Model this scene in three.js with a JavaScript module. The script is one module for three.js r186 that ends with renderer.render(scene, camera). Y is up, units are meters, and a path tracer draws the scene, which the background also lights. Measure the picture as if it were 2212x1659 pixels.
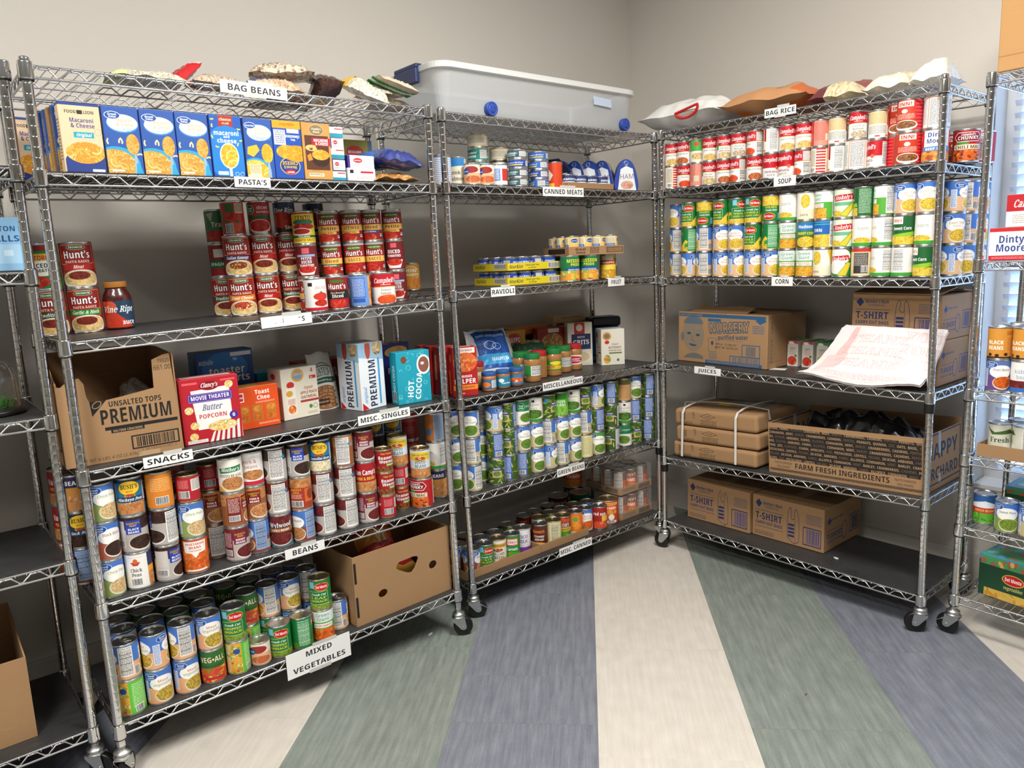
import * as THREE from 'three';
import { RoundedBoxGeometry } from 'three/addons/geometries/RoundedBoxGeometry.js';
import { mergeGeometries } from 'three/addons/utils/BufferGeometryUtils.js';
import { RectAreaLightUniformsLib } from 'three/addons/lights/RectAreaLightUniformsLib.js';
import { ImprovedNoise } from 'three/addons/math/ImprovedNoise.js';

// ---------- camera, sky, lights, exposure ----------
const scene = new THREE.Scene();
const renderer = new THREE.WebGLRenderer({ antialias: true });
renderer.toneMapping = THREE.LinearToneMapping;
renderer.toneMappingExposure = 1.24;
renderer.shadowMap.enabled = true;
RectAreaLightUniformsLib.init();
const camera = new THREE.PerspectiveCamera(54.346, 2212 / 1659, 0.05, 40);
camera.rotation.order = 'YXZ';
camera.position.set(-2.2278, 1.4244, 2.4696);
camera.rotation.set(-0.16425, -0.69691, -0.04086);
scene.add(camera);
scene.background = new THREE.Color(0.55, 0.80, 1.25).multiplyScalar(6.5);   // overcast daylight beyond the window blind
const CEIL = 3.05, ROOM = { x0: -6.6, x1: 1.1, z0: -0.385, z1: 7.4 };
const LIGHTS = [[-0.75, 1.8], [-3.15, 1.8]];   // recessed ceiling panels, 0.6 x 1.2 m
const LAMP = { color: new THREE.Color(1.0, 0.965, 0.905), power: 33 };

// ---------- helpers ----------
let seed = 7;
const rnd = (a = 0, b = 1) => { seed = (seed + 0x6d2b79f5) | 0; let t = Math.imul(seed ^ (seed >>> 15), 1 | seed); t = (t + Math.imul(t ^ (t >>> 7), 61 | t)) ^ t; return a + (b - a) * (((t ^ (t >>> 14)) >>> 0) / 4294967296); };
const noise = new ImprovedNoise();
const taken = {};
const numbered = (n) => { const k = taken[n] = (taken[n] ?? -1) + 1; return k ? n + '_' + String(k).padStart(3, '0') : n; };
const mesh = (name, geo, mat, parent) => { mat = geo.userData.mats ?? mat; const m = new THREE.Mesh(geo, mat); m.name = name; m.castShadow = m.receiveShadow = true; parent?.add(m); return m; };
const tag = (o, label, category, group) => { o.userData.label = label; o.userData.category = category; if (group) o.userData.group = group; return o; };
const thing = (name, label, category, group) => { const g = new THREE.Group(); g.name = numbered(name); scene.add(g); return tag(g, label, category, group); };
const structure = (name, geo, mat) => { const m = mesh(name, geo, mat, scene); m.userData.kind = 'structure'; return m; };
const std = (color, roughness, metalness = 0, more = {}) => new THREE.MeshStandardMaterial({ color, roughness, metalness, ...more });
const phys = (o) => new THREE.MeshPhysicalMaterial(o);
const box = (w, h, d, x = 0, y = 0, z = 0) => new THREE.BoxGeometry(w, h, d).translate(x, y, z);
const V = (x, y, z) => new THREE.Vector3(x, y, z);
const strip = (g) => { const o = g.index ? g.toNonIndexed() : g; for (const k of Object.keys(o.attributes)) if (!['position', 'normal', 'uv'].includes(k)) o.deleteAttribute(k); o.morphAttributes = {}; return o; };
const merge = (list) => mergeGeometries(list.map(strip));
// a round wire along a polyline
function wire(pts, r, sides = 5) {
  const pos = [], idx = [], nor = [];
  const n = pts.length, t = V(0, 0, 0), a = V(0, 0, 0), b = V(0, 0, 0), up0 = V(0, 1, 0), alt = V(0.3, 0.2, 0.93);
  for (let i = 0; i < n; i++) {
    t.copy(pts[Math.min(i + 1, n - 1)]).sub(pts[Math.max(i - 1, 0)]).normalize();
    a.crossVectors(t, Math.abs(t.y) > 0.95 ? alt : up0).normalize(); b.crossVectors(t, a);
    for (let k = 0; k < sides; k++) {
      const c = Math.cos(k / sides * 6.28318), s = Math.sin(k / sides * 6.28318), nx = a.x * c + b.x * s, ny = a.y * c + b.y * s, nz = a.z * c + b.z * s;
      pos.push(pts[i].x + nx * r, pts[i].y + ny * r, pts[i].z + nz * r); nor.push(nx, ny, nz);
    }
  }
  for (let i = 0; i < n - 1; i++) for (let k = 0; k < sides; k++) {
    const p = i * sides + k, q = i * sides + (k + 1) % sides;
    idx.push(p, q, p + sides, q, q + sides, p + sides);
  }
  const g = new THREE.BufferGeometry();
  g.setAttribute('position', new THREE.Float32BufferAttribute(pos, 3)); g.setAttribute('normal', new THREE.Float32BufferAttribute(nor, 3));
  g.setAttribute('uv', new THREE.Float32BufferAttribute(new Float32Array(pos.length / 3 * 2), 2)); g.setIndex(idx);
  return g.toNonIndexed();
}
const lathe = (pts, seg = 28) => new THREE.LatheGeometry(pts.map(([x, y]) => new THREE.Vector2(x, y)), seg);

// ---------- printed atlases ----------
const PAGE = 2048;
class Atlas {
  constructor(make) { this.make = make; this.pages = []; }
  page() {
    const c = document.createElement('canvas'); c.width = c.height = PAGE;
    const t = new THREE.CanvasTexture(c); t.colorSpace = THREE.SRGBColorSpace; t.magFilter = THREE.LinearFilter; t.generateMipmaps = true;
    const p = { c, x: c.getContext('2d'), rows: [], used: 0, mat: this.make(t) };
    this.pages.push(p); return p;
  }
  cell(w, h, paint) {
    let p, r;
    for (const q of this.pages) for (const s of q.rows) if (s.h >= h && s.h <= h * 1.3 + 8 && s.x + w <= PAGE && (!r || s.h < r.h)) { p = q; r = s; }
    if (!r) { p = this.pages.find((q) => q.used + h <= PAGE) ?? this.page(); r = { y: p.used, h, x: 0 }; p.used += h; p.rows.push(r); }
    const cell = { x: r.x, y: r.y, w, h, mat: p.mat };
    r.x += w;
    const g = p.x; g.save(); g.beginPath(); g.rect(cell.x, cell.y, w, h); g.clip(); g.translate(cell.x, cell.y); paint(new Ink(g, w, h)); g.restore();
    return cell;
  }
}
const cellUV = (c, s, t) => [(c.x + 1 + s * (c.w - 2)) / PAGE, 1 - (c.y + 1 + (1 - t) * (c.h - 2)) / PAGE];
class Ink {
  constructor(g, w, h) { this.g = g; this.w = w; this.h = h; }
  fill(c) { return this.rect(0, 0, this.w, this.h, c); }
  rect(x, y, w, h, c) { this.g.fillStyle = c; this.g.fillRect(x, y, w, h); return this; }
  frame(x, y, w, h, c, lw = 2) { this.g.strokeStyle = c; this.g.lineWidth = lw; this.g.strokeRect(x, y, w, h); return this; }
  oval(x, y, rx, ry, c, edge, lw = 3, rot = 0) { const g = this.g; g.beginPath(); g.ellipse(x, y, rx, ry, rot, 0, 6.2832); if (c) { g.fillStyle = c; g.fill(); } if (edge) { g.strokeStyle = edge; g.lineWidth = lw; g.stroke(); } return this; }
  poly(pts, c, edge, lw = 2) { const g = this.g; g.beginPath(); pts.forEach(([x, y], i) => i ? g.lineTo(x, y) : g.moveTo(x, y)); g.closePath(); if (c) { g.fillStyle = c; g.fill(); } if (edge) { g.strokeStyle = edge; g.lineWidth = lw; g.stroke(); } return this; }
  line(pts, c, lw = 2) { const g = this.g; g.beginPath(); pts.forEach(([x, y], i) => i ? g.lineTo(x, y) : g.moveTo(x, y)); g.strokeStyle = c; g.lineWidth = lw; g.stroke(); return this; }
  // text centred on x, y; f: 's' sans, 'e' serif, 'i' italic serif, 'm' mono; w = fit width
  txt(s, x, y, size, c, f = 's', o = {}) {
    const g = this.g; g.save(); g.translate(x, y); if (o.rot) g.rotate(o.rot);
    g.font = ((f === 'i') ? 'italic ' : '') + (o.thin ? '' : 'bold ') + size + 'px ' + (f === 's' ? 'sans-serif' : f === 'm' ? 'monospace' : 'serif');
    g.textAlign = o.al ?? 'center'; g.textBaseline = 'middle';
    const m = g.measureText(s).width; if (o.w && m > 0) g.scale(o.w / m, 1);
    if (f === 'i') g.transform(1, 0, -0.15, 1, 0, 0);
    if (o.edge) { g.strokeStyle = o.edge; g.lineWidth = o.lw ?? 4; g.lineJoin = 'round'; g.strokeText(s, 0, 0); }
    g.fillStyle = c; g.fillText(s, 0, 0); g.restore(); return this;
  }
  // heap of food pieces clipped to an ellipse (or a box when box is set)
  food(x, y, rx, ry, cols, size, o = {}) {
    const g = this.g; g.save(); g.beginPath(); if (o.box) g.rect(x - rx, y - ry, 2 * rx, 2 * ry); else g.ellipse(x, y, rx, ry, 0, 0, 6.2832); g.clip();
    g.fillStyle = o.base ?? cols[0]; g.fillRect(x - rx, y - ry, 2 * rx, 2 * ry);
    const n = Math.min(420, Math.round(4 * rx * ry / (size * size * (o.long ? 1.2 : 0.9))));
    for (let i = 0; i < n; i++) {
      const px = x + rnd(-rx, rx), py = y + rnd(-ry, ry), a = rnd(0, 6.28), l = size * (o.long ?? rnd(0.9, 1.25)), w = size * (o.wide ?? 0.68);
      g.beginPath(); g.ellipse(px, py, l / 2 + 1, w / 2 + 1, a, 0, 6.2832); g.fillStyle = o.edge ?? 'rgba(60,25,5,.55)'; g.fill();
      g.beginPath(); g.ellipse(px - .5, py - .5, l / 2, w / 2, a, 0, 6.2832); g.fillStyle = cols[Math.floor(rnd(0, cols.length))]; g.fill();
    }
    g.restore(); return this;
  }
  noodles(x, y, rx, ry, cols, lw = 5, n = 40, o = {}) {
    const g = this.g; g.save(); g.beginPath(); if (o.box) g.rect(x - rx, y - ry, 2 * rx, 2 * ry); else g.ellipse(x, y, rx, ry, 0, 0, 6.2832); g.clip();
    g.fillStyle = o.base ?? cols[0]; g.fillRect(x - rx, y - ry, 2 * rx, 2 * ry);
    for (let i = 0; i < n; i++) { const px = x + rnd(-rx, rx), py = y + rnd(-ry, ry), r = rnd(lw * 1.2, lw * 3), a = rnd(0, 6.3), b = a + rnd(1.5, 3.6); g.beginPath(); g.arc(px, py, r, a, b); g.lineCap = 'round'; g.strokeStyle = o.edge ?? 'rgba(120,60,0,.6)'; g.lineWidth = lw + 2; g.stroke(); g.beginPath(); g.arc(px, py, r, a, b); g.strokeStyle = cols[Math.floor(rnd(0, cols.length))]; g.lineWidth = lw; g.stroke(); }
    g.restore(); return this;
  }
  small(x, y, w, h, c, lh = 6) { for (let i = 0; i + 3 < h; i += lh) { let p = 0; while (p < w - 4) { const q = rnd(4, 22); this.rect(x + p, y + i, Math.min(q, w - p), Math.max(1.6, lh * 0.42), c); p += q + 3; } } return this; }
  nut(x, y, w, h, bg = '#f4f2ee', c = '#2c2c30') { this.rect(x, y, w, h, bg); this.txt('Nutrition Facts', x + w / 2, y + 10, 12, c, 's', { w: w * .86 }); for (const q of [.1, .24, .36, .56, .8]) this.rect(x + 5, y + h * q, w - 10, q === .36 ? 4 : 2, c); return this.small(x + 6, y + h * .13, w - 12, h * .82, c, 8); }
  bar(x, y, w, h, bg = '#fff', c = '#111') { this.rect(x, y, w, h, bg); for (let p = 3; p < w - 4;) { const q = rnd(1, 3.4); this.rect(x + p, y + 3, q, h - 10, c); p += q + rnd(1, 3); } return this.rect(x + 4, y + h - 5, w - 8, 3, c); }
}
const paper = new Atlas((t) => std('#ffffff', 0.42, 0, { map: t }));
const kraftNoise = (() => {
  const n = 256, d = new Uint8Array(n * n * 4);
  for (let i = 0; i < n * n; i++) { const x = i % n, y = i / n | 0, v = 128 + rnd(-26, 26) + 20 * noise.noise(x * .05, y * .3, 3); d.set([v, v, v, 255], i * 4); }
  const t = new THREE.DataTexture(d, n, n); t.magFilter = THREE.LinearFilter; t.wrapS = t.wrapT = THREE.RepeatWrapping; return t;
})();
const kraft = new Atlas((t) => { const b = kraftNoise.clone(); b.repeat.set(14, 14); return std(new THREE.Color(0.84, 0.90, 0.98), 0.86, 0, { map: t, bumpMap: b, bumpScale: 0.0004 }); });
// box with rounded edges, one printed cell for each face: {f, b, l, r, t, u}; missing faces take another
function printedBox(w, h, d, cells, radius = 0.0025, seg = 1) {
  const g = new RoundedBoxGeometry(w, h, d, seg, Math.min(radius, w / 3, h / 3, d / 3)), p = g.attributes.position, uv = g.attributes.uv;
  const F = { f: cells.f, b: cells.b ?? cells.f, l: cells.l ?? cells.f, r: cells.r ?? cells.l ?? cells.f, t: cells.t ?? cells.l ?? cells.f, u: cells.u ?? cells.t ?? cells.l ?? cells.f };
  const order = ['r', 'l', 't', 'u', 'f', 'b'];
  for (const q of g.groups) {
    const face = order[q.materialIndex];
    for (let i = q.start; i < q.start + q.count; i++) {
      const x = p.getX(i) / w, y = p.getY(i) / h, z = p.getZ(i) / d;
      const [s, t] = face === 'f' ? [x, y] : face === 'b' ? [-x, y] : face === 'r' ? [-z, y] : face === 'l' ? [z, y] : face === 't' ? [x, -z] : [x, z];
      uv.setXY(i, ...cellUV(F[face], Math.min(1, Math.max(0, s + .5)), Math.min(1, Math.max(0, t + .5))));
    }
  }
  g.userData.mats = order.map((k) => F[k].mat);
  return g.translate(0, h / 2, 0);
}
// flat panel cut to an outline (metres, origin bottom left), printed with a cell over w x h
function panel(outline, thick, cell, w, h, holes = []) {
  const sh = new THREE.Shape(outline.map(([x, y]) => new THREE.Vector2(x, y)));
  for (const q of holes) sh.holes.push(new THREE.Path(q.map(([x, y]) => new THREE.Vector2(x, y))));
  const g = new THREE.ExtrudeGeometry(sh, { depth: thick, bevelEnabled: false }), p = g.attributes.position, uv = g.attributes.uv;
  for (let i = 0; i < p.count; i++) uv.setXY(i, ...cellUV(cell, Math.min(1, Math.max(0, p.getX(i) / w)), Math.min(1, Math.max(0, p.getY(i) / h))));
  return g;
}
const rectPts = (w, h) => [[0, 0], [w, 0], [w, h], [0, h]];
// soft bag: two skins that meet in a seam all round; lies in x-z, swells along y
function pillow(w, d, t, cell, o = {}) {
  const N = o.n ?? 26, M = o.m ?? 20, pos = [], uv = [], idx = [], s0 = o.seed ?? rnd(0, 90), flat = o.flat ?? 0.35, bump = o.bump ?? 0.004, fine = o.fine ?? 60;
  for (let side = 0; side < 2; side++) for (let j = 0; j <= M; j++) for (let i = 0; i <= N; i++) {
    const a = i / N * 2 - 1, b = j / M * 2 - 1;
    let f = Math.pow(Math.max(0, 1 - Math.pow(Math.abs(a) / .93, 4)), .55) * Math.pow(Math.max(0, 1 - Math.pow(Math.abs(b) / .93, 4)), .55);
    const x = a * w / 2 * (1 - .05 * f) * (1 + .05 * noise.noise(a * 2 + s0, b * 3, 1)), z = b * d / 2 * (1 - .05 * f) * (1 + .06 * noise.noise(b * 2 + s0, a * 3, 5));
    const lump = noise.noise(x * 14 + s0, z * 14, side * 3), det = noise.noise(x * fine + s0, z * fine, side * 9);
    let y = f * (t / 2) * (1 + .35 * lump) + f * bump * det * 2;
    const curl = (o.curl ?? 0.012) * (1 - f) * noise.noise(a * 2.2 + s0, b * 2.2, 7);
    y = side ? -y * flat : y;
    pos.push(x, y + curl + (side ? 0 : 0.0006), z); uv.push(...cellUV(cell, i / N, 1 - j / M));
  }
  const S = (N + 1) * (M + 1);
  for (let side = 0; side < 2; side++) for (let j = 0; j < M; j++) for (let i = 0; i < N; i++) { const p = side * S + j * (N + 1) + i, q = p + 1, r = p + N + 1, u = r + 1; side ? idx.push(p, q, r, q, u, r) : idx.push(p, r, q, q, r, u); }
  const g = new THREE.BufferGeometry(); g.setAttribute('position', new THREE.Float32BufferAttribute(pos, 3)); g.setAttribute('uv', new THREE.Float32BufferAttribute(uv, 2)); g.setIndex(idx); g.computeVertexNormals();
  g.computeBoundingBox(); return g.translate(0, -g.boundingBox.min.y, 0);
}

// ---------- the room ----------
function noiseTexture(n, fn, srgb = true) {
  const d = new Uint8Array(n * n * 4);
  for (let i = 0; i < n * n; i++) { const v = fn(i % n, i / n | 0); d.set(Array.isArray(v) ? [...v, 255] : [v, v, v, 255], i * 4); }
  const t = new THREE.DataTexture(d, n, n); t.magFilter = THREE.LinearFilter; t.minFilter = THREE.LinearMipmapLinearFilter; t.generateMipmaps = true; t.wrapS = t.wrapT = THREE.RepeatWrapping; if (srgb) t.colorSpace = THREE.SRGBColorSpace; return t;
}
const peel = noiseTexture(512, (x, y) => 128 + 60 * noise.noise(x * .11, y * .11, 2) + 40 * noise.noise(x * .3, y * .3, 8) + rnd(-8, 8), false);
const wallMat = std(new THREE.Color(0.64, 0.605, 0.55), 0.75, 0, { bumpMap: peel, bumpScale: 0.0005 });
const baseMat = std(new THREE.Color(0.5, 0.47, 0.43), 0.5);
const whiteMat = std(new THREE.Color(0.8, 0.8, 0.78), 0.6);
const uvMetres = (g, s = 0.4) => { const p = g.attributes.position, n = g.attributes.normal, uv = g.attributes.uv; for (let i = 0; i < p.count; i++) { const a = Math.abs(n.getX(i)), b = Math.abs(n.getY(i)); a > .7 ? uv.setXY(i, p.getZ(i) / s, p.getY(i) / s) : b > .7 ? uv.setXY(i, p.getX(i) / s, p.getZ(i) / s) : uv.setXY(i, p.getX(i) / s, p.getY(i) / s); } return g; };
const { x0, x1, z0, z1 } = ROOM, TH = 0.16, RX = x1 - x0, RZ = z1 - z0;
structure('wall_left', uvMetres(box(RX + TH * 2, CEIL, TH, (x0 + x1) / 2, CEIL / 2, z0 - TH / 2)), wallMat);
structure('wall_back', uvMetres(box(RX + TH * 2, CEIL, TH, (x0 + x1) / 2, CEIL / 2, z1 + TH / 2)), wallMat);
structure('wall_far', uvMetres(box(TH, CEIL, RZ, x0 - TH / 2, CEIL / 2, (z0 + z1) / 2)), wallMat);
const WIN = { z0: 1.41, z1: 2.75, y0: 0.43, y1: 2.28 };
{
  const sh = new THREE.Shape([[z0, 0], [z1, 0], [z1, CEIL], [z0, CEIL]].map(([a, b]) => new THREE.Vector2(a, b)));
  sh.holes.push(new THREE.Path([[WIN.z0, WIN.y0], [WIN.z0, WIN.y1], [WIN.z1, WIN.y1], [WIN.z1, WIN.y0]].map(([a, b]) => new THREE.Vector2(a, b))));
  const g = new THREE.ExtrudeGeometry(sh, { depth: TH, bevelEnabled: false }); g.rotateY(-Math.PI / 2).translate(x1 + TH, 0, 0);
  structure('wall_right', uvMetres(g), wallMat);
}
const ceilG = new THREE.Shape([[x0 - TH, z0 - TH], [x1 + TH, z0 - TH], [x1 + TH, z1 + TH], [x0 - TH, z1 + TH]].map(([a, b]) => new THREE.Vector2(a, -b)));
for (const [lx, lz] of LIGHTS) ceilG.holes.push(new THREE.Path([[lx - .3, lz - .6], [lx - .3, lz + .6], [lx + .3, lz + .6], [lx + .3, lz - .6]].map(([a, b]) => new THREE.Vector2(a, -b))));
structure('ceiling', new THREE.ExtrudeGeometry(ceilG, { depth: 0.1, bevelEnabled: false }).rotateX(-Math.PI / 2).translate(0, CEIL, 0), whiteMat);
// baseboards with a rounded top
const cove = (len) => { const s = new THREE.Shape([[0, 0], [.014, 0], [.011, .012], [.0085, .03], [.0085, .148], [.006, .155], [0, .157]].map(([a, b]) => new THREE.Vector2(a, b))); return new THREE.ExtrudeGeometry(s, { depth: len, bevelEnabled: false }); };
structure('baseboard_left', cove(RX).rotateY(-Math.PI / 2).translate(x1, 0, z0), baseMat);
structure('baseboard_right', cove(RZ).rotateY(Math.PI).translate(x1, 0, z1), baseMat);

// floor: sheet tiles in diagonal bands of three colours, laid over a slab
const slab = structure('floor', box(RX + 2 * TH, 0.1, RZ + 2 * TH, (x0 + x1) / 2, -0.0525, (z0 + z1) / 2), std('#8a857c', 0.9));
const streaks = (a, b, c) => noiseTexture(1024, (x, y) => {
  const s = noise.noise(x * .006, y * .55, 1) * .55 + noise.noise(x * .015, y * .9, 4) * .45 + noise.noise(x * .004, y * .05, 9) * .5 + rnd(-.55, .55), m = Math.max(-1, Math.min(1, s * 1.2)), q = noise.noise(x * .012, y * .012, 30);
  return [0, 1, 2].map((k) => Math.max(0, Math.min(255, b[k] + (m > 0 ? m * (c[k] - b[k]) : -m * (a[k] - b[k])) + q * 6)));
});
const floorMats = [
  std('#ffffff', 0.34, 0, { map: streaks([190, 182, 171], [203, 196, 186], [213, 207, 199]) }),   // cream
  std('#ffffff', 0.34, 0, { map: streaks([98, 107, 103], [125, 134, 128], [154, 158, 149]) }),      // green grey
  std('#ffffff', 0.34, 0, { map: streaks([92, 97, 107], [117, 121, 132], [146, 149, 157]) }),      // blue grey
];
{
  const e = V(-0.7171, 0, 0.6970).normalize(), q = V(e.z, 0, -e.x), SW = 0.4617, TL = 0.915, S0 = -0.2385, gap = 0.00022;
  const clip = (pts, f) => { const o = []; for (let i = 0; i < pts.length; i++) { const a = pts[i], b = pts[(i + 1) % pts.length], fa = f(a), fb = f(b); if (fa >= 0) o.push(a); if ((fa >= 0) !== (fb >= 0)) { const t = fa / (fa - fb); o.push([a[0] + (b[0] - a[0]) * t, a[1] + (b[1] - a[1]) * t]); } } return o; };
  for (let k = -14; k <= 14; k++) for (let j = -9; j <= 14; j++) {
    const s = S0 + k * SW + gap, s2 = s + SW - 2 * gap, off = ((k % 2) + 2) % 2 * TL / 2 + 0.29, l = j * TL + off + gap, l2 = l + TL - 2 * gap;
    let pts = [[s, l], [s2, l], [s2, l2], [s, l2]].map(([a, b]) => [q.x * a + e.x * b, q.z * a + e.z * b]);
    for (const f of [(p) => p[0] - x0, (p) => x1 - p[0], (p) => p[1] - z0, (p) => z1 - p[1]]) pts = pts.length ? clip(pts, f) : pts;
    if (pts.length < 3) continue;
    const g = new THREE.ExtrudeGeometry(new THREE.Shape(pts.map(([a, b]) => new THREE.Vector2(a, -b))), { depth: 0.0025, bevelEnabled: false }).rotateX(-Math.PI / 2).translate(0, -0.0025, 0);
    const p = g.attributes.position, ou = rnd(), ov = rnd(); for (let i = 0; i < p.count; i++) { const a = p.getX(i), b = p.getZ(i); g.attributes.uv.setXY(i, (a * e.x + b * e.z) / 0.75 + ou, (a * q.x + b * q.z) / 0.75 + ov); }
    mesh(numbered('tile'), g, floorMats[(((k + 2) % 3) + 3) % 3], slab);
  }
}
// window: frame, pane, sill and a slatted blind in the recess
{
  const w = new THREE.Group(); w.name = 'window_1'; w.userData.kind = 'structure'; scene.add(w);
  const cz = (WIN.z0 + WIN.z1) / 2, cy = (WIN.y0 + WIN.y1) / 2, fx = x1 + TH - 0.02, fw = WIN.z1 - WIN.z0, fh = WIN.y1 - WIN.y0, alu = std('#d9dcde', 0.4, 0.2);
  mesh('window_frame', merge([box(.04, .05, fw, fx, WIN.y0 + .025, cz), box(.04, .05, fw, fx, WIN.y1 - .025, cz), box(.04, fh - .1, .05, fx, cy, WIN.z0 + .025), box(.04, fh - .1, .05, fx, cy, WIN.z1 - .025), box(.035, fh - .1, .03, fx, cy, cz)]), alu, w);
  mesh('pane', box(.005, fh - .08, fw - .08, fx + .005, cy, cz), phys({ color: '#ffffff', transmission: 1, roughness: 0.02, thickness: 0, ior: 1.45 }), w);
  mesh('window_sill', new RoundedBoxGeometry(TH - .02, .02, fw - .004, 2, .004).translate(x1 + TH / 2 - .015, WIN.y0 + .01, cz), whiteMat, w);
  const b = thing('window_blind', 'white horizontal slat blind hanging in the window recess behind the chrome shelves', 'blind');
  const slatMat = phys({ color: '#e6ebf0', roughness: 0.75, transmission: 0.3, thickness: 0 }), bx = x1 + 0.118, n = 38, pitch = (fh - .1) / n;
  const curve = new THREE.Shape(); curve.moveTo(-.025, 0); curve.quadraticCurveTo(0, .006, .025, 0); curve.lineTo(.025, .0015); curve.quadraticCurveTo(0, .0075, -.025, .0015);
  const sg = new THREE.ExtrudeGeometry(curve, { depth: fw - .06, bevelEnabled: false, curveSegments: 5 }).translate(0, 0, -(fw - .06) / 2).rotateZ(-1.02);
  for (let i = 0; i < n; i++) mesh('slat', sg, slatMat, b).position.set(bx, WIN.y0 + .07 + i * pitch, cz);
  mesh('head_rail', new RoundedBoxGeometry(.05, .05, fw - .03, 1, .004).translate(bx, WIN.y1 - .03, cz), slatMat, b);
  const cordMat = std('#dfe3e6', .8);
  for (const t of [.12, .5, .88]) mesh('cord', wire([V(bx - .03, WIN.y0 + .05, WIN.z0 + fw * t), V(bx - .03, WIN.y1 - .03, WIN.z0 + fw * t)], .0012), cordMat, b);
}
// recessed ceiling panels with their light
LIGHTS.forEach(([lx, lz], i) => {
  const t = thing('ceiling_light', ['recessed ceiling light panel nearest the corner shelves', 'recessed ceiling light panel above the left shelf', 'recessed ceiling light panel near the window end', 'recessed ceiling light panel in the far room corner'][i], 'light', 'ceiling light panels');
  mesh('housing', merge([box(.64, .02, 1.24, lx, CEIL + .09, lz), box(.02, .09, 1.24, lx - .31, CEIL + .055, lz), box(.02, .09, 1.24, lx + .31, CEIL + .055, lz), box(.6, .09, .02, lx, CEIL + .055, lz - .61), box(.6, .09, .02, lx, CEIL + .055, lz + .61)]), whiteMat, t);
  mesh('diffuser', box(.598, .006, 1.198, lx, CEIL + .012, lz), std('#ffffff', .5, 0, { emissive: LAMP.color, emissiveIntensity: 3 }), t);
  const l = new THREE.RectAreaLight(LAMP.color, LAMP.power, .58, 1.18); l.position.set(lx, CEIL + .006, lz); l.lookAt(lx, 0, lz); l.name = 'panel_light'; t.add(l); l.castShadow = true;
});

// ---------- wire shelving units ----------
const UNITS = {
  A: { x: -1.8666, z: 0.2433, yaw: -0.0021, w: 1.1881, d: 0.424, tilt: -0.0017, lean: 0.0073, hL: [1.947, 1.69, 1.26, 0.911, 0.533, 0.169], hR: [1.957, 1.7, 1.292, 0.921, 0.535, 0.179] },
  B: { x: -0.5497, z: 0.1667, yaw: 0.0011, w: 1.1854, d: 0.424, tilt: -0.0244, lean: -0.0106, hL: [1.96, 1.707, 1.316, 0.904, 0.512, 0.145], hR: [1.965, 1.71, 1.321, 0.906, 0.519, 0.149] },
  C: { x: 0.5675, z: 0.2513, yaw: 1.5720, w: 1.1827, d: 0.424, tilt: -0.0075, lean: 0.0060, hL: [1.968, 1.711, 1.314, 0.916, 0.458, 0.141], hR: [1.952, 1.693, 1.303, 0.898, 0.508, 0.139] },
  D: { x: 0.6326, z: 1.5207, yaw: 1.6057, w: 0.88, d: 0.424, tilt: 0.0109, lean: 0.0016, hL: [1.955, 1.357, 0.914, 0.679, 0.418, 0.152], hR: [1.955, 1.357, 0.914, 0.679, 0.418, 0.152] },
  E: { x: -3.1065, z: 0.1713, yaw: 0, w: 1.185, d: 0.424, tilt: 0.0059, lean: -0.0004, hL: [1.955, 1.707, 1.446, 1.063, 0.656, 0.152], hR: [1.955, 1.707, 1.446, 1.063, 0.656, 0.152] },
};
const chrome = std(new THREE.Color(0.70, 0.70, 0.70), 0.09, 1), chromeWire = std(new THREE.Color(0.62, 0.62, 0.62), 0.27, 1), zinc = std(new THREE.Color(0.6, 0.61, 0.6), 0.35, 1);
const blackPlastic = std('#141415', 0.45), rubber = std('#111112', 0.4);
const linerTex = noiseTexture(256, (x, y) => 60 + 10 * noise.noise(x * .02, y * .4, 2) + rnd(-7, 7) + 8 * noise.noise(x * .03, y * .03, 8));
const liner = std(new THREE.Color(0.80, 0.81, 0.83), 0.42, 0, { map: linerTex });
const LINER = 0.0022;
// local point on shelf i of a unit: u along the front from the left post, v back from the front posts
function onShelf(k, i, u, v) {
  const q = UNITS[k], h = q.hL[i] + (q.hR[i] - q.hL[i]) * u / q.w, d = [Math.cos(q.yaw), Math.sin(q.yaw)];
  const a = u + q.tilt * h, b = v + q.lean * h;
  return V(q.x + d[0] * a + d[1] * b, h, q.z + d[1] * a - d[0] * b);
}
const bare = { A0: 1, B0: 1, C0: 1, D0: 1, D1: 1, D2: 1, D3: 1, D4: 1, D5: 1, E0: 1 };
const shelfTurn = (k, i, turn = 0) => { const q = UNITS[k]; return new THREE.Quaternion().setFromEuler(new THREE.Euler(0, -q.yaw, 0)).multiply(new THREE.Quaternion().setFromEuler(new THREE.Euler(0, 0, Math.atan2(q.hR[i] - q.hL[i], q.w)))).multiply(new THREE.Quaternion().setFromEuler(new THREE.Euler(0, turn, 0))); };
function place(o, k, i, u, v, turn = 0, up = 0) {
  const q = shelfTurn(k, i, turn); o.quaternion.copy(q); o.position.copy(onShelf(k, i, u, v)).add(V(0, up + (bare[k + i] ? .0002 : LINER + .0003), 0).applyQuaternion(q)); return o;
}
const postY = 0.098;
const postGeo = (POST) => { const p = [[0.0001, 0], [.0127, 0]]; for (let y = .0254; y < POST - .02; y += .0254) p.push([.0127, y - .0014], [.0121, y - .0005], [.0121, y + .0005], [.0127, y + .0014]); p.push([.0127, POST - .004], [.0115, POST], [.004, POST + .003], [.0001, POST + .003]); return new THREE.LatheGeometry(p.map(([x, y]) => new THREE.Vector2(x, y)), 18); };
const collarGeo = lathe([[.0128, -.037], [.0176, -.037], [.0183, -.033], [.0172, .003], [.0165, .006], [.0128, .006]], 20), sleeveGeo = lathe([[.0128, -.0405], [.0162, -.0405], [.0168, -.037], [.0128, -.0365]], 20);
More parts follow.
